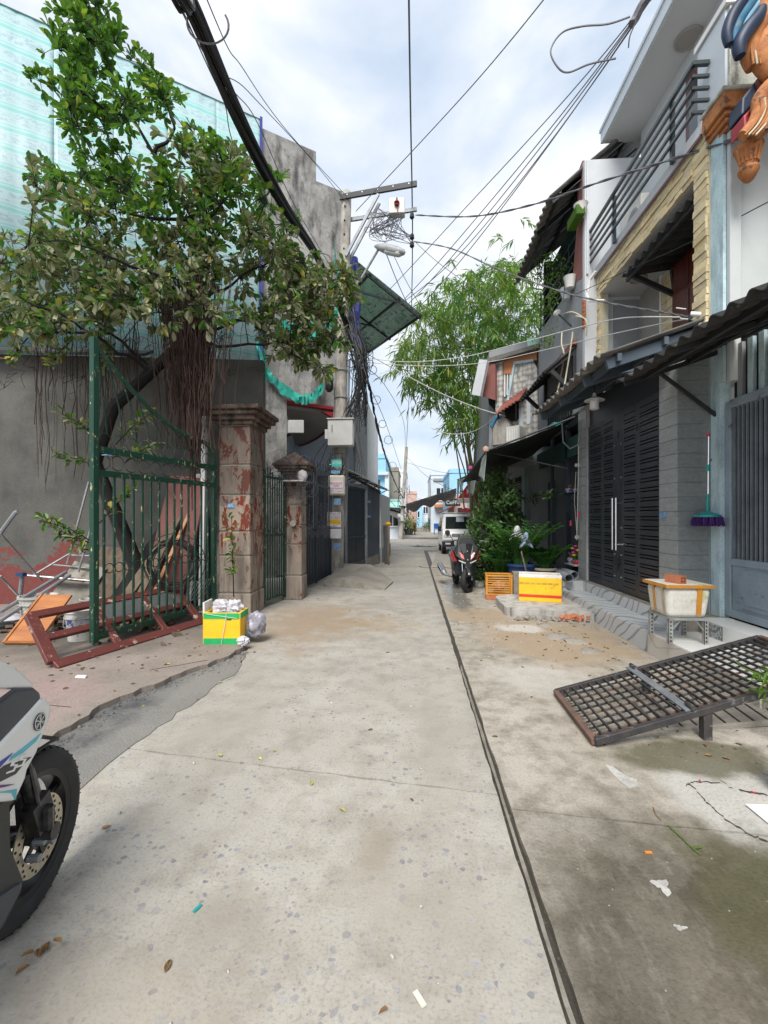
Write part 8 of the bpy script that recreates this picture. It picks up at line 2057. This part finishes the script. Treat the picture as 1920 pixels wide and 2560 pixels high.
for s_, x in ((-1, VX0), (1, VX1)):
    m = MB(); m.box((x + s_ * .10, VY + .28, 1.05), (.14, .06, .2)); m.bar((x, VY + .3, 1.0), (x + s_ * .08, VY + .28, 1.02), .03); m.build('mirror', MT['black_plastic'], va, bevel=.015)
    for ya, yb in ((.45, 1.15), (1.25, 2.1), (2.2, 2.95)): m = MB(); xi = x - s_ * .085; m.prism([(x - s_ * .022, VY + ya, 1.08), (x - s_ * .022, VY + yb, 1.08), (xi, VY + yb, 1.52), (xi, VY + (ya + .2 if ya < .5 else ya), 1.52)], (s_ * .012, 0, 0)); m.build('side_window', MT['glass'], va)
m = MB(); m.span((VX0 + .1, VY + .7, 1.70), (VX1 - .1, VY + 2.9, 1.73)); m.build('roof_panel', MT['van_white'], va, bevel=.01)
# ------------------------------------------------------------------ wires
def spline(pts, n=10):
    P = [V(p) for p in pts]; out = []
    for i in range(len(P) - 1):
        p0, p1, p2, p3 = P[max(i - 1, 0)], P[i], P[i + 1], P[min(i + 2, len(P) - 1)]
        for k in range(n):
            t = k / n; out.append(.5 * ((2 * p1) + (p2 - p0) * t + (2 * p0 - 5 * p1 + 4 * p2 - p3) * t * t + (3 * p1 - p0 - 3 * p2 + p3) * t ** 3))
    out.append(P[-1]); return out
def Wp(a): return a if isinstance(a, V) else onY(*a)
def wire(label, pts, r, mat='wire', twist=0, group=None, name='overhead_wire'):
    sp = spline([Wp(p) for p in pts], 12); m = MB()
    if twist:
        for k in range(2):
            m.tube([p + V((math.cos(i * .9 + k * math.pi) * twist, 0, math.sin(i * .9 + k * math.pi) * twist)) for i, p in enumerate(sp)], r, 5)
    else: m.tube(sp, r, 5)
    o = m.build(name, MT[mat], smooth=True); tag(o, label, 'wire', group); return o
wire('thick grey wire running overhead along the lane from the cross arm tip', [V((-.12, -4, 10.2)), (1022, 0, 6.9), (1030, 480, 10.85), (1031, 610, 13), (1029, 760, 17), (1024, 960, 24), V((-.55, 31, 6.3))], .018)
wire('thin wire crossing from the upper right to the cross arm', [onY(1470, -140, 5.8), onY(1180, 215, 8.2), (890, 528, 11.2)], .010)
for k, pts in enumerate(([V((-2.2, 1, 7.2)), (518, 0, 4.6), (610, 175, 6.3), (720, 330, 8.3), (866, 490, 11.1)], [V((-2.4, 1, 7.0)), (475, 70, 4.5), (620, 228, 6.6), (780, 400, 9.5), (868, 510, 11.1)], [V((-2.4, 1, 6.9)), (483, 85, 4.5), (560, 255, 5.6), (580, 350, 6.3), (640, 520, 8.0)], [V((-2.2, 1, 6.8)), (520, 110, 4.6), (640, 300, 6.6), (740, 520, 8.6), (860, 720, 11.0)])):
    wire('thin dark wire strung above the fig tree beside the black cable bundle', pts, .007, 'wire', 0, 'wires above the fig tree')
# fan of service wires to the right-hand house
SR = onY(1612, 5, 4.9)
for k, e in enumerate(((928, 772, 11.1), (918, 845, 11.1), (905, 872, 11.1), (900, 905, 11.1), (945, 800, 11.3))):
    E_ = onY(*e); mid = SR.lerp(E_, .5) - UZ * (.08 + .10 * k) + V((.02 * k, 0, 0))
    wire('grey service wire fanning from the pole to the right-hand roof', [V((2.9, 3.5, 7.7)), SR + V((.02 * k, .02 * k, .02 * k)), mid, E_], .0075, 'wire', 0, 'fan of service wires')
wire('loose blue grey wire curl hanging beside the service wires', [(1575, 42, 5.0), (1520, 60, 5.1), (1455, 66, 5.2), (1405, 82, 5.3), (1377, 125, 5.3), (1393, 166, 5.3), (1420, 181, 5.3), (1475, 160, 5.2), (1540, 146, 5.1)], .010)
wire('short wire tail hanging from the upper service wires', [(1590, 55, 4.9), (1575, 90, 4.95), (1571, 120, 5.0)], .007)
wire('dark knot of splices at the top of the service wires', [(1625, -10, 4.85), (1605, 14, 4.9), (1588, 48, 4.95), (1580, 60, 4.95)], .045, 'wire')
wire('twisted pale cable from the cross arm to the ornate house', [V((.05, 10.85, 8.95)), (1180, 541, 9.4), (1330, 512, 8.1), (1500, 455, 6.9), (1700, 392, 5.7), (1930, 318, 4.55)], .011, 'wire', .011)
wire('twisted cable dipping from the pole to the white insulator', [V((.0, 10.85, 8.3)), (1130, 622, 10.0), (1250, 675, 9.2), (1400, 728, 8.2), (1520, 757, 7.2), (1640, 778, 6.3), (1722, 792, 5.7)], .009, 'wire', .009)
wire('thin black wire rising past the yellow stone to the ornate house', [(1430, 740, 8.5), (1560, 680, 7.2), (1700, 618, 6.0), (1930, 500, 4.7)], .006, 'cable')
wire('pale wire looping from the pole across to the door canopy', [(905, 893, 11.1), (1020, 905, 10.8), (1160, 892, 10.2), (1310, 855, 9.2), (1450, 818, 8.0), (1560, 795, 7.0), (1700, 793, 5.8)], .009, 'wire_white')
wire('lower pale wire looping from the pole to the canopy gutter', [(905, 905, 11.1), (1050, 915, 11.0), (1200, 908, 10.4), (1340, 880, 9.3), (1500, 842, 7.6), (1640, 812, 6.4), (1720, 797, 5.7)], .008, 'wire_white')
wire('white wire crossing before the bamboo to the fish-scale house', [(910, 880, 11.2), (985, 922, 11.6), (1100, 982, 12.0), (1200, 1022, 12.2), (1295, 1049, 12.0)], .013, 'wire_white')
wire('pale drooping wire hung before the bamboo stems', [(1240, 1036, 12.2), (1215, 1062, 12.8), (1170, 1082, 13.5), (1120, 1084, 14), (1078, 1070, 14.5)], .012, 'wire_white')
wire('dim thin wire from lamp to far houses', [(960, 620, 11.3), (1000, 720, 14), (1050, 830, 20), (1100, 960, 40)], .012); wire('second dim thin wire from lamp towards the bamboo', [(985, 640, 11.3), (1025, 720, 12.5), (1090, 830, 15)], .008)
wire('wire from the arm to the roofed stucco balcony', [V((.0, 10.9, 8.35)), (1100, 660, 10.6), (1220, 745, 10.2), (1300, 800, 9.6), (1350, 815, 9.0)], .007)
for k, pts in enumerate(([(880, 900, 11.2), (960, 960, 16), (1010, 1060, 24), (1012, 1150, 31)], [(905, 930, 11.2), (965, 1060, 18), (1005, 1180, 30)], [(1015, 1140, 31), (1060, 1185, 24), (1110, 1215, 19), (1150, 1230, 17)], [(1012, 1155, 31), (1080, 1175, 28), (1130, 1185, 24)], [(1008, 1215, 31), (1040, 1240, 40), (1060, 1262, 60)], [(1005, 1230, 31), (1035, 1252, 40), (1055, 1270, 60)])):
    wire('faint wire strung between the near pole and the far crossing', pts, .011, 'wire', 0, 'far faint wires')
# white insulator and hanging white leads above the door canopy
wi = thing('insulator', 'white insulator with tangled leads above the door canopy', 'insulator', onY(1745, 786, 5.45)); a, b = onY(1726, 785, 5.45), onY(1760, 787, 5.4)
m = MB(); m.tube([a, b], .028, 10); m.build('tube', MT['white_wall'], wi, smooth=True); m = MB(); m.tube([a, a + V((-.02, -.01, -.07)), a + V((.02, -.01, -.10))], .014, 6); m.build('clamp', MT['mech'], wi)
m = MB()
for pts in ([(1760, 788, 5.4), (1790, 778, 5.3), (1830, 780, 5.2)], [(1762, 790, 5.4), (1780, 800, 5.35), (1788, 815, 5.3)], [(1768, 795, 5.4), (1745, 815, 5.35), (1735, 845, 5.33), (1732, 862, 5.3)], [(1765, 797, 5.4), (1760, 820, 5.35), (1742, 850, 5.3)], [(1690, 770, 5.5), (1715, 773, 5.45)], [(1700, 796, 5.5), (1740, 800, 5.45), (1775, 792, 5.4)]): m.tube(spline([Wp(p) for p in pts], 6), .008, 5)
m.build('leads', MT['wire_white'], wi, smooth=True)
bk = thing('service_bracket', 'white spool bracket with dangling cables on the stucco wall', 'bracket', onX(1395, 785, 3.0))
m = MB(); p = onX(1393, 783, 3.0); m.lathe([(.05, -.06), (.07, -.03), (.05, 0), (.07, .03), (.04, .06)], p, 12, (0, 1, .3)); m.build('spool', MT['white_wall'], bk, smooth=True); m = MB(); m.tube([p, onX(1428, 815, 3.14)], .015, 6); m.build('rod', MT['dark_steel'], bk)
m = MB()
for pts in ([(1440, 790, 3.1), (1465, 800, 3.1), (1466, 840, 3.12)], [(1405, 830, 3.0), (1404, 860, 2.95), (1410, 890, 2.95), (1400, 950, 2.95), (1392, 985, 2.8)], [(1432, 830, 3.05), (1425, 880, 3.0), (1415, 940, 2.95), (1410, 970, 2.85)], [(1395, 790, 3.05), (1430, 780, 3.1), (1460, 795, 3.12)]): m.tube(spline([onX(*p) for p in pts], 6), .014, 5)
m.build('cable', MT['cream_edge'], bk, smooth=True)
# thick black cable bundle
cb = thing('cable_bundle', 'thick black cable bundle swooping from overhead down to the utility pole', 'cable', V((-2.1, 7, 6)))
bpts = [V((-2.55, 0, 7.4)), onY(400, -120, 3.7), onY(470, 0, 4.2), onY(585, 270, 5.1), onY(700, 497, 6.6), onY(790, 640, 8.6), onY(835, 735, 10.2), onY(868, 815, 11.1)]
sp = spline(bpts, 12); qq = random.Random(6)
for k in range(14):
    ph = qq.random() * 6.28; rad = .02 + .062 * math.sqrt(qq.random()); m = MB(); fq = qq.uniform(.03, .08)
    m.tube([p + V((math.cos(ph + fq * i) * rad * (1 - .35 * i / len(sp)), 0, math.sin(ph + fq * i) * rad * (1 - .35 * i / len(sp)))) for i, p in enumerate(sp)], .026 if k < 9 else .010, 6); m.build('cable', MT['cable'], cb, smooth=True)
for k, pc in enumerate((onY(520, 60, 4.4), onY(805, 660, 9.2))):
    m = MB(); r = .20 if k == 0 else .22; ring(m, pc, r, V((1, .3, 0)).normalized(), V((.15, .0, 1)).normalized(), .011, 20, 2.2 if k == 0 else .3, 7.0 if k == 0 else 5.4); m.build('loop', MT['wire'], cb, smooth=True)
# black tangle on the pole
tg = thing('cable_tangle', 'black tangle of cables bunched on the utility pole above the cabinet', 'cables', PP(6)); q = random.Random(15); m = MB()
for i in range(52):
    a = onY(868 + q.gauss(0, 10), 800 + q.gauss(0, 30), 11.05 + q.uniform(-.1, .1)); b = onY(902 + q.gauss(0, 11), 900 + q.gauss(0, 22), 11.0 + q.uniform(-.15, .15)); c = onY(898 + q.gauss(0, 9), 985 + q.gauss(0, 30), 11.0); d = onY(q.choice([868, 880, 905]) + q.gauss(0, 6), 1045 + q.gauss(0, 18), 11.0)
    m.tube(spline([a, b, c, d] if q.random() < .55 else [a, b, c], 5), q.uniform(.007, .016), 5)
for i in range(20): c = onY(905 + q.gauss(0, 12), 895 + q.gauss(0, 25), 11.0); ring(m, c, q.uniform(.08, .2), V((1, q.uniform(-.4, .4), 0)).normalized(), V((q.uniform(-.4, .4), 0, 1)).normalized(), .008, 14)
for i in range(10): m.tube(spline([onY(905, 930, 11.0), onY(915 + q.gauss(0, 4), 1000, 11.0), onY(912 + q.gauss(0, 4), 1040 + q.gauss(0, 30), 11.0)], 5), .008, 4)
o = m.build('cables', MT['cable'], tg, smooth=True); o['kind'] = 'stuff'
m = MB()
for i in range(12):
    a = PP(2.6 + q.random() * .6) + V((q.uniform(-.25, .25), -.18, 0)); m.tube(spline([a, a + V((q.uniform(-.2, .2), -.04, -.25)), a + V((q.uniform(-.1, .15), -.03, -.5)), a + V((q.uniform(-.1, .1), 0, -.15))], 5), .009, 5)
for i in range(5):
    a = PP(3.8) + V((.25 + .02 * i, -.1, 0)); m.tube(spline([a, a + V((.1, 0, -.5)), a + V((.12 + .03 * i, 0, -1.2)), a + V((0, 0, -1.4))], 5), .007, 5)
m.tube(spline([PP(3.6) + V((-.2, -.15, 0)), PP(3.2) + V((-.55, -.1, 0)), PP(2.6) + V((-.85, .0, 0))], 6), .009, 5); m.tube(spline([PP(3.7) + V((-.2, -.15, 0)), PP(2.9) + V((-.5, -.1, 0)), PP(2.75) + V((-.75, .0, 0))], 6), .009, 5)
o = m.build('drop_leads', MT['cable'], tg, smooth=True)
wb = thing('cable_bundle', 'black cable bundle drooping from the pole to the far crossing', 'cable', onY(950, 1080, 14))
for k in range(5):
    m = MB(); m.tube([p + V((q.uniform(-.03, .03), 0, q.uniform(-.03, .03))) for p in spline([onY(905, 880, 11.1), onY(922, 960, 11.8), onY(942, 1060, 13.5), onY(962, 1135, 17), onY(985, 1200, 24), V((-.8, 31, 2.9))], 10)], .018, 5); m.build('cable', MT['cable'], wb, smooth=True)
m = MB()
for (x, y, Y_, r) in ((935, 1000, 12.5, .12), (950, 1060, 14, .12), (965, 1100, 16, .15), (975, 1165, 20, .18), (925, 925, 12, .12)): ring(m, onY(x + 6, y, Y_), r, V((1, 0, 0)), UZ, .009, 14)
m.build('slack_loops', MT['wire'], wb)
# spaghetti under the switch box
m = MB(); q = random.Random(19)
for i in range(26):
    a = onY(q.uniform(970, 1010), 545, 10.9); b = onY(q.uniform(915, 1000), q.uniform(560, 600), 10.9 + q.uniform(-.15, .15)); c = onY(q.uniform(920, 1020), q.uniform(540, 605), 10.9 + q.uniform(-.15, .15)); d = onY(*q.choice([(1030, 592), (925, 530), (930, 560), (1030, 610), (945, 520)]), 10.9)
    m.tube(spline([a, b, c, d], 7), .007, 4)
o = m.build('wire_tangle', MT['wire'], smooth=True); tag(o, 'tangle of thin grey wires hanging under the switch box', 'wires'); o['kind'] = 'stuff'
for y, lab in ((592, 'dark clamp on the overhead wire just below the switch box'), (612, 'lowest dark clamp on the overhead wire'), (540, 'dark clamp on the overhead wire beside the switch box')):
    m = MB(); p = onY(1030, y, 10.85); m.lathe([(.02, -.08), (.06, -.04), (.05, .05), (.02, .08)], p, 8); tag(m.build('wire_clamp', MT['mech']), lab, 'clamp')

# ------------------------------------------------------------------ small things on the ground
q = random.Random(101)
def ground_leaf(mb, p, L_, curl=.25): leafmb(mb, V(p), V((q.uniform(-1, 1), q.uniform(-1, 1), 0.02)).normalized(), UZ + rnd_dir(q) * .25, L_, L_ * .42, curl, .0)
for k, (x, y, s, mt) in enumerate(((778, 1953, .05, 'leaf_yellow'), (655, 1902, .04, 'leaf_yellow'), (545, 1887, .045, 'leaf_yellow'), (865, 2033, .05, 'leaf_yellow'), (556, 1705, .04, 'leaf_yellow'), (426, 1661, .05, 'leaf_yellow'), (692, 1880, .035, 'leaf_yellow'), (1115, 1672, .035, 'leaf_yellow'), (975, 1631, .05, 'leaf_dead'), (280, 2065, .045, 'leaf_dead'), (100, 2395, .05, 'leaf_dead'), (360, 1763, .04, 'leaf_yellow'))):
    m = MB(); p = gd(x, y, .051 if x < 430 and y < 1800 else 0) + UZ * .004; ground_leaf(m, p, s)
    if mt == 'leaf_dead' and x == 100:
        for j in range(5): ground_leaf(m, p + V((q.uniform(-.05, .05), q.uniform(-.03, .03), .008 * j)), s * .8, .5)
    lab = ['yellow leaf beside the slab joint', 'small yellow leaf on the slab joint', 'pale leaf lying on the lane joint', 'yellow leaf on the stained lane concrete', 'green yellow leaf on the asphalt patch end', 'yellow leaf on the left pavement', 'tiny yellow leaf past the slab joint', 'yellow leaf by the drain', 'crumpled brown leaf lying in the lane', 'red brown leaf by the motorcycle wheel', 'curled brown leaf heap by the motorcycle', 'small leaf on the black asphalt'][k]
    o = m.build('fallen_leaf', MT[mt]); tag(o, lab, 'leaf')
m = MB()
for i in range(340):
    z = 0.003
    if i < 150: x, y, z = -3.0 + q.gauss(0, .9), 4.6 + q.gauss(0, .75), .054
    elif i < 250: x, y = 1.8 + q.gauss(0, .55), 5.6 + q.gauss(0, .9)
    elif i < 310: x, y = 2.2 + q.gauss(0, .5), 2.8 + q.gauss(0, .35)
    else: x, y = q.uniform(-1.9, 2.4), q.uniform(1.2, 10)
    if x > 2.55 or (z < .01 and x < -1.85) or (z > .05 and (x > -2.1 or (y < 4 and x > -2.45))) : continue
    ground_leaf(m, (x, y, z), q.uniform(.015, .05), .4)
o = m.build('leaf_litter', MT['leaf_dead'], origin=(0, 0, 0)); o['kind'] = 'stuff'; tag(o, 'scattered bits of dry leaf litter over the lane', 'litter')
m = MB()
for i in range(260):
    x, y = (q.uniform(.6, 2.5), q.uniform(3.8, 9)) if i < 180 else (q.uniform(-1.8, .3), q.uniform(1.2, 8))
    s = q.uniform(.004, .014); m.box((x, y, s * .3), (s, s * q.uniform(.7, 1.6), s * .7), Euler((q.random(), q.random(), q.random() * 3)).to_matrix())
o = m.build('grit', MT['slab'], origin=(0, 0, 0)); o['kind'] = 'stuff'; tag(o, 'pale grit and pebbles scattered on the dirt', 'grit')
for k, (x, y, mt, sx, lab) in enumerate(((494, 2273, 'teal_plastic', .035, 'short teal plastic strip lying in the lane'), (1049, 2500, 'box_cream', .05, 'cream paper stub lying near the drain'), (1621, 2133, 'print_orange', .03, 'orange scrap on the damp slab'), (1750, 1953, 'print_red', .02, 'red scrap on the cracked slab'), (1884, 1983, 'print_red', .022, 'red scrap in the slab crack by the white tile'))):
    m = MB(); m.box(gd(x, y) + UZ * .004, (sx * .35, sx, .005), Euler((0, 0, -.4 + k)).to_matrix()); tag(m.build('scrap', MT[mt]), lab, 'scrap')
m = MB(); m.tube([gd(1671, 2066) + UZ * .004, gd(1735, 2128) + UZ * .008, gd(1752, 2140) + UZ * .004], .003, 4); leafmb(m, gd(1735, 2128) + UZ * .01, V((1, .3, .1)), UZ, .05, .012); tag(m.build('grass_stem', MT['leaf_lime']), 'green grass stem lying on the damp slab', 'grass stem')
m = MB(); m.tube([gd(1633, 2020) + UZ * .004, gd(1640, 2040) + UZ * .01, gd(1653, 2052) + UZ * .004], .003, 4); tag(m.build('dry_stem', MT['leaf_dead']), 'dry stem lying by the slab joint', 'stem')
# pale mortar patches stuck to the concrete
for k, (x, y, w, h, lab) in enumerate(((1655, 2215, .08, .045, 'pale mortar blotch on the damp slab'), (1700, 2320, .06, .014, 'thin pale mortar smear on the damp slab'), (1540, 1938, .25, .025, 'pale lime streak beside the steel grating'))):
    m = MB(); c = gd(x, y); pts = []
    for i in range(18): a = 2 * math.pi * i / 18; rr = .75 + .3 * math.sin(a * 3 + k) + q.uniform(-.2, .2); pts.append(c + V((math.cos(a) * w * .5 * rr, math.sin(a) * h * rr, .001)))
    if k == 2: pts = [gd(px_, py_) + UZ * .001 for px_, py_ in ((1512, 1912), (1530, 1916), (1560, 1938), (1592, 1950), (1594, 1966), (1575, 1972), (1553, 1958), (1530, 1935))]
    m.prism(pts, (0, 0, .002)); tag(m.build('mortar_patch', MT['slab']), lab, 'mortar')
for k, (x, y, s) in enumerate(((1395, 1592, .16), (1438, 1605, .14), (1475, 1628, .12), (1360, 1565, .10))):
    m = MB(); c = gd(x, y); m.lathe([(s, 0), (s * .8, .02), (s * .4, .035), (.001, .04)], c, 11)
    for i, v in enumerate(m.v): v.x += q.uniform(-.03, .03); v.y += q.uniform(-.02, .02)
    tag(m.build('mortar_lump', MT['ramp'], smooth=True), ['flat mortar lump before the marble steps', 'second mortar lump along the marble steps', 'small mortar lump by the step corner', 'mortar lump near the broken slab'][k], 'mortar')
t = thing('drain_hole', 'broken drain cover with dark gap in the lane past the fence', 'drain cover', gd(1054, 1365)); c = gd(1054, 1366)
m = MB(); m.prism([c + V((x, y, .003)) for x, y in ((-.75, .35), (.2, .55), (.8, -.25), (.35, -.4), (-.3, -.35))], (0, 0, .004)); m.build('gap', MT['black'], t); m = MB(); m.box(c + V((.05, -.05, .05)), (.5, .4, .06), Euler((.1, .1, .3)).to_matrix()); m.build('cover', MT['slab'], t)
m = MB(); m.tube([gd(1048, 1416), gd(1055, 1419), gd(1110, 1419), gd(1125, 1421)], .02, 6); tag(m.build('dark_strip', MT['wood']), 'dark timber strip across the drain by the scooter', 'strip')
t = thing('bucket', 'white rounded plastic bucket at the right edge of the damp slab', 'bucket', gd(1990, 1985)); c = gd(1990, 1992)
m = MB(); m.lathe([(.085, 0), (.105, .06), (.11, .13), (.10, .19), (.085, .235), (.075, .235), (.09, .19), (.08, .02)], c, 24); m.build('body', MT['white_paint'], t, smooth=True); m = MB(); m.lathe([(.088, .225), (.096, .225), (.096, .245), (.088, .245)], c, 24, cap=False); m.build('rim', MT['white_paint'], t, smooth=True)
m = MB(); m.prism([gd(1863, 2015) + UZ * .004, gd(1935, 2018) + UZ * .004, gd(1960, 2090) + UZ * .004, gd(1920, 2062) + UZ * .004], (0, 0, .01)); tag(m.build('loose_tile', MT['white_tile'], bevel=.003), 'white glazed tile lying at the right edge', 'tile')
